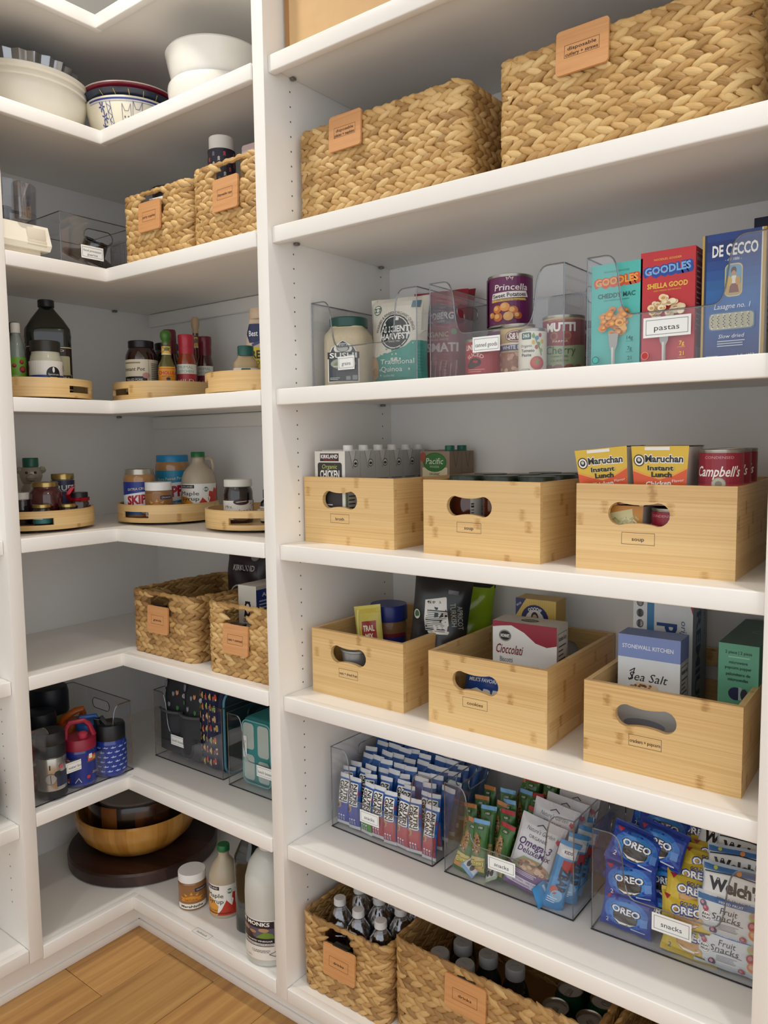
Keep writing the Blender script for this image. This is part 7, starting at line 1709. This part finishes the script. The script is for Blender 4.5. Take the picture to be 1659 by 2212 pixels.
ww = packet('fruit_snack_pouch', 'blue topped fruit snacks pouch with a bold black brand name', 'pouch', (0, 0, 0), (0, 0, 0), WW, WH, WT, '#a9b6c2', welch(False), group='fruit snack pouches, name side up', seed=8, crimp=.07, nx=14, ny=12, wrinkle=.3, rough=.3)
for (dx, dy, dz, rx, rz) in ((.236, .026, .038, -8, 3), (.236, .030, .094, -12, 4)):
    setc(wf, (ox+dx, oy+dy, zb+dz), (R_(rx), 0, R_(rz)), WH)
for (dx, dy, dz, rx, ry, rz) in ((.240, .048, .142, -20, 0, 6), (.238, .085, .160, -30, -5, 2), (.205, .135, .172, -44, 4, -6), (.242, .125, .170, -40, 6, 8), (.20, .175, .176, -50, -6, 4), (.242, .17, .176, -48, 3, -4), (.24, .215, .178, -55, 0, 6), (.24, .08, .09, -10, 0, 0), (.24, .12, .1, -10, 0, 0)):
    setc(ww, (ox+dx, oy+dy, zb+dz), (R_(rx), R_(ry), R_(rz)), WH)

# ================================================================== drinks on the bottom deck
z = RZ[6]
basket('woven basket of water bottles tagged drinks', (.751, .042, z), R_(1), .252, .335, .180, ['drinks'], 'hole', (.085, .045, -.012), mat=WEAVE2, tagx=-.004, tagz=.064, tagw=.094)
basket('wide woven basket of dark bottles tagged drinks', (1.118, .062, z), R_(0), .472, .335, .205, ['drinks'], 'rim', None, mat=WEAVE2, tagx=-.045, tagz=.118, tagw=.098)
basket('woven basket at the far end of the bottom deck', (1.486, .075, z), R_(0), .244, .335, .20, None, 'rim', None, mat=WEAVE2)
WAT = clear_mat('water', (.93, .95, .97), .13, .8, .03, 1.6)
PET = clear_mat('bottle_plastic', (.95, .96, .97), .13, .85, .05, 1.6)
def arrow(p): p.rect(0, 0, 1, 1, '#8a1f30'); p.rect(0, .0, 1, .12, '#3a3a5a'); p.rect(0, .88, 1, 1, '#3a3a5a'); p.text('ARROWHEAD', .5, .62, .2, '#e9e6e4', wid=.34, bold=.03); p.poly([(.42, .1), (.58, .1), (.5, .45)], '#3a3440'); p.ell(.5, .82, .03, .05, '#d9b04a'); p.text('ARROWHEAD', .05, .62, .2, '#e9e6e4', wid=.3, bold=.03)
t = thing('water_bottle', 'clear water bottle with white cap in the drinks basket', 'bottle', (0, 0, 0), .3, 'clear water bottles in the drinks basket')
r, h = .0318, .205
prof = [(0, .003), (.8, 0), (.96, .02), (1, .05), (1, .30), (.94, .32), (.94, .50), (1, .52), (1, .60), (.93, .62), (1, .66), (.97, .72), (.80, .80), (.52, .87), (.40, .905), (.40, .94)]
g = G(); g.lathe(sc_prof(prof, r, h), 28, flute=0); g.obj('bottle', PET, t)
g = G(); g.lathe(sc_prof([(0, .008)]+[(a*.955, b) for a, b in prof[1:14]]+[(0, .84)], r, h), 24); g.obj('water', WAT, t)
p = Pr(r*6.2, h*.19); arrow(p); p.build('label', t, m_cyl(r*.965, h*.315, r*6.2), sx=.005)
g = G(); g.lathe([(.0, h*.925), (.0148, h*.925), (.0148, h*.935), (.0143, h*.94), (.0143, h*.995), (.0132, h), (0, h)], 36, flute=18, fa=.012); g.obj('cap', M('#d3d2d2', .45), t)
t.location = (.694, .104, z+.006)
for k, (x, y) in enumerate(((.7595, .094), (.827, .092), (.835, .158), (.768, .162), (.700, .170), (.836, .224), (.768, .228), (.70, .236))):
    dup(t, (x, y, z+.006), (0, 0, .2+.5*k))
t = thing('juice_bottle', 'dark bottle with broad grey cap in the wide drinks basket', 'bottle', (.974, .113, z+.006), 0, 'dark bottles with grey caps in the wide drinks basket')
r, h = .031, .178
g = G(); g.lathe(sc_prof([(0, 0), (.9, 0), (1, .03), (1, .55), (.95, .66), (.8, .76), (.64, .82), (.6, .84), (.6, .9), (0, .9)], r, h), 28); g.obj('bottle', M('#1b1a1c', .12, coat=.6), t)
g = G(); g.lathe([(0, h*.86), (.0205, h*.86), (.021, h*.87), (.021, h*.985), (.0195, h), (0, h)], 40, flute=20, fa=.010); g.obj('cap', M('#8f8f8e', .45), t)
p = Pr(.016, .007); p.text('BB 04 26', .5, .5, .5, '#5c5c5c', wid=.9); p.build('date_print', t, m_top(-.008, -.0035, h))
for k, (x, y) in enumerate(((1.038, .113), (.996, .173), (1.062, .171), (1.127, .171), (.962, .228))): dup(t, (x, y, z+.006), (0, 0, .3*k-.4))
t = thing('soda_can', 'green soda can standing in the wide drinks basket', 'can', (1.216, .180, z+.006), 0, 'green soda cans in the wide drinks basket')
r, h = .0322, .121
g = G(); g.lathe(sc_prof([(0, .01), (.7, 0), (.8, .02), (1, .08), (1, .86), (.86, .95), (.84, .975)], r, h), 32); g.obj('can', M('#1d5a3a', .25, .6), t)
g = G(); g.lathe(sc_prof([(.84, .97), (.86, .985), (.84, 1), (.78, .985), (.74, .955), (0, .955)], r, h), 32); ld = g.obj('lid', STEEL, t)
g = G(); g.lathe([(0, h*.955), (.004, h*.955), (.004, h*.97), (0, h*.975)], 10); g.rbox(-.006, -.016, h*.958, .006, .002, h*.968, .0008, 1); g.obj('pull_tab', M('#8f8b84', .3, .9), ld)
for k, (x, y) in enumerate(((1.218, .248), (1.286, .188), (1.288, .256), (1.222, .318), (1.292, .324))): dup(t, (x, y, z+.006), (0, 0, .8*k))
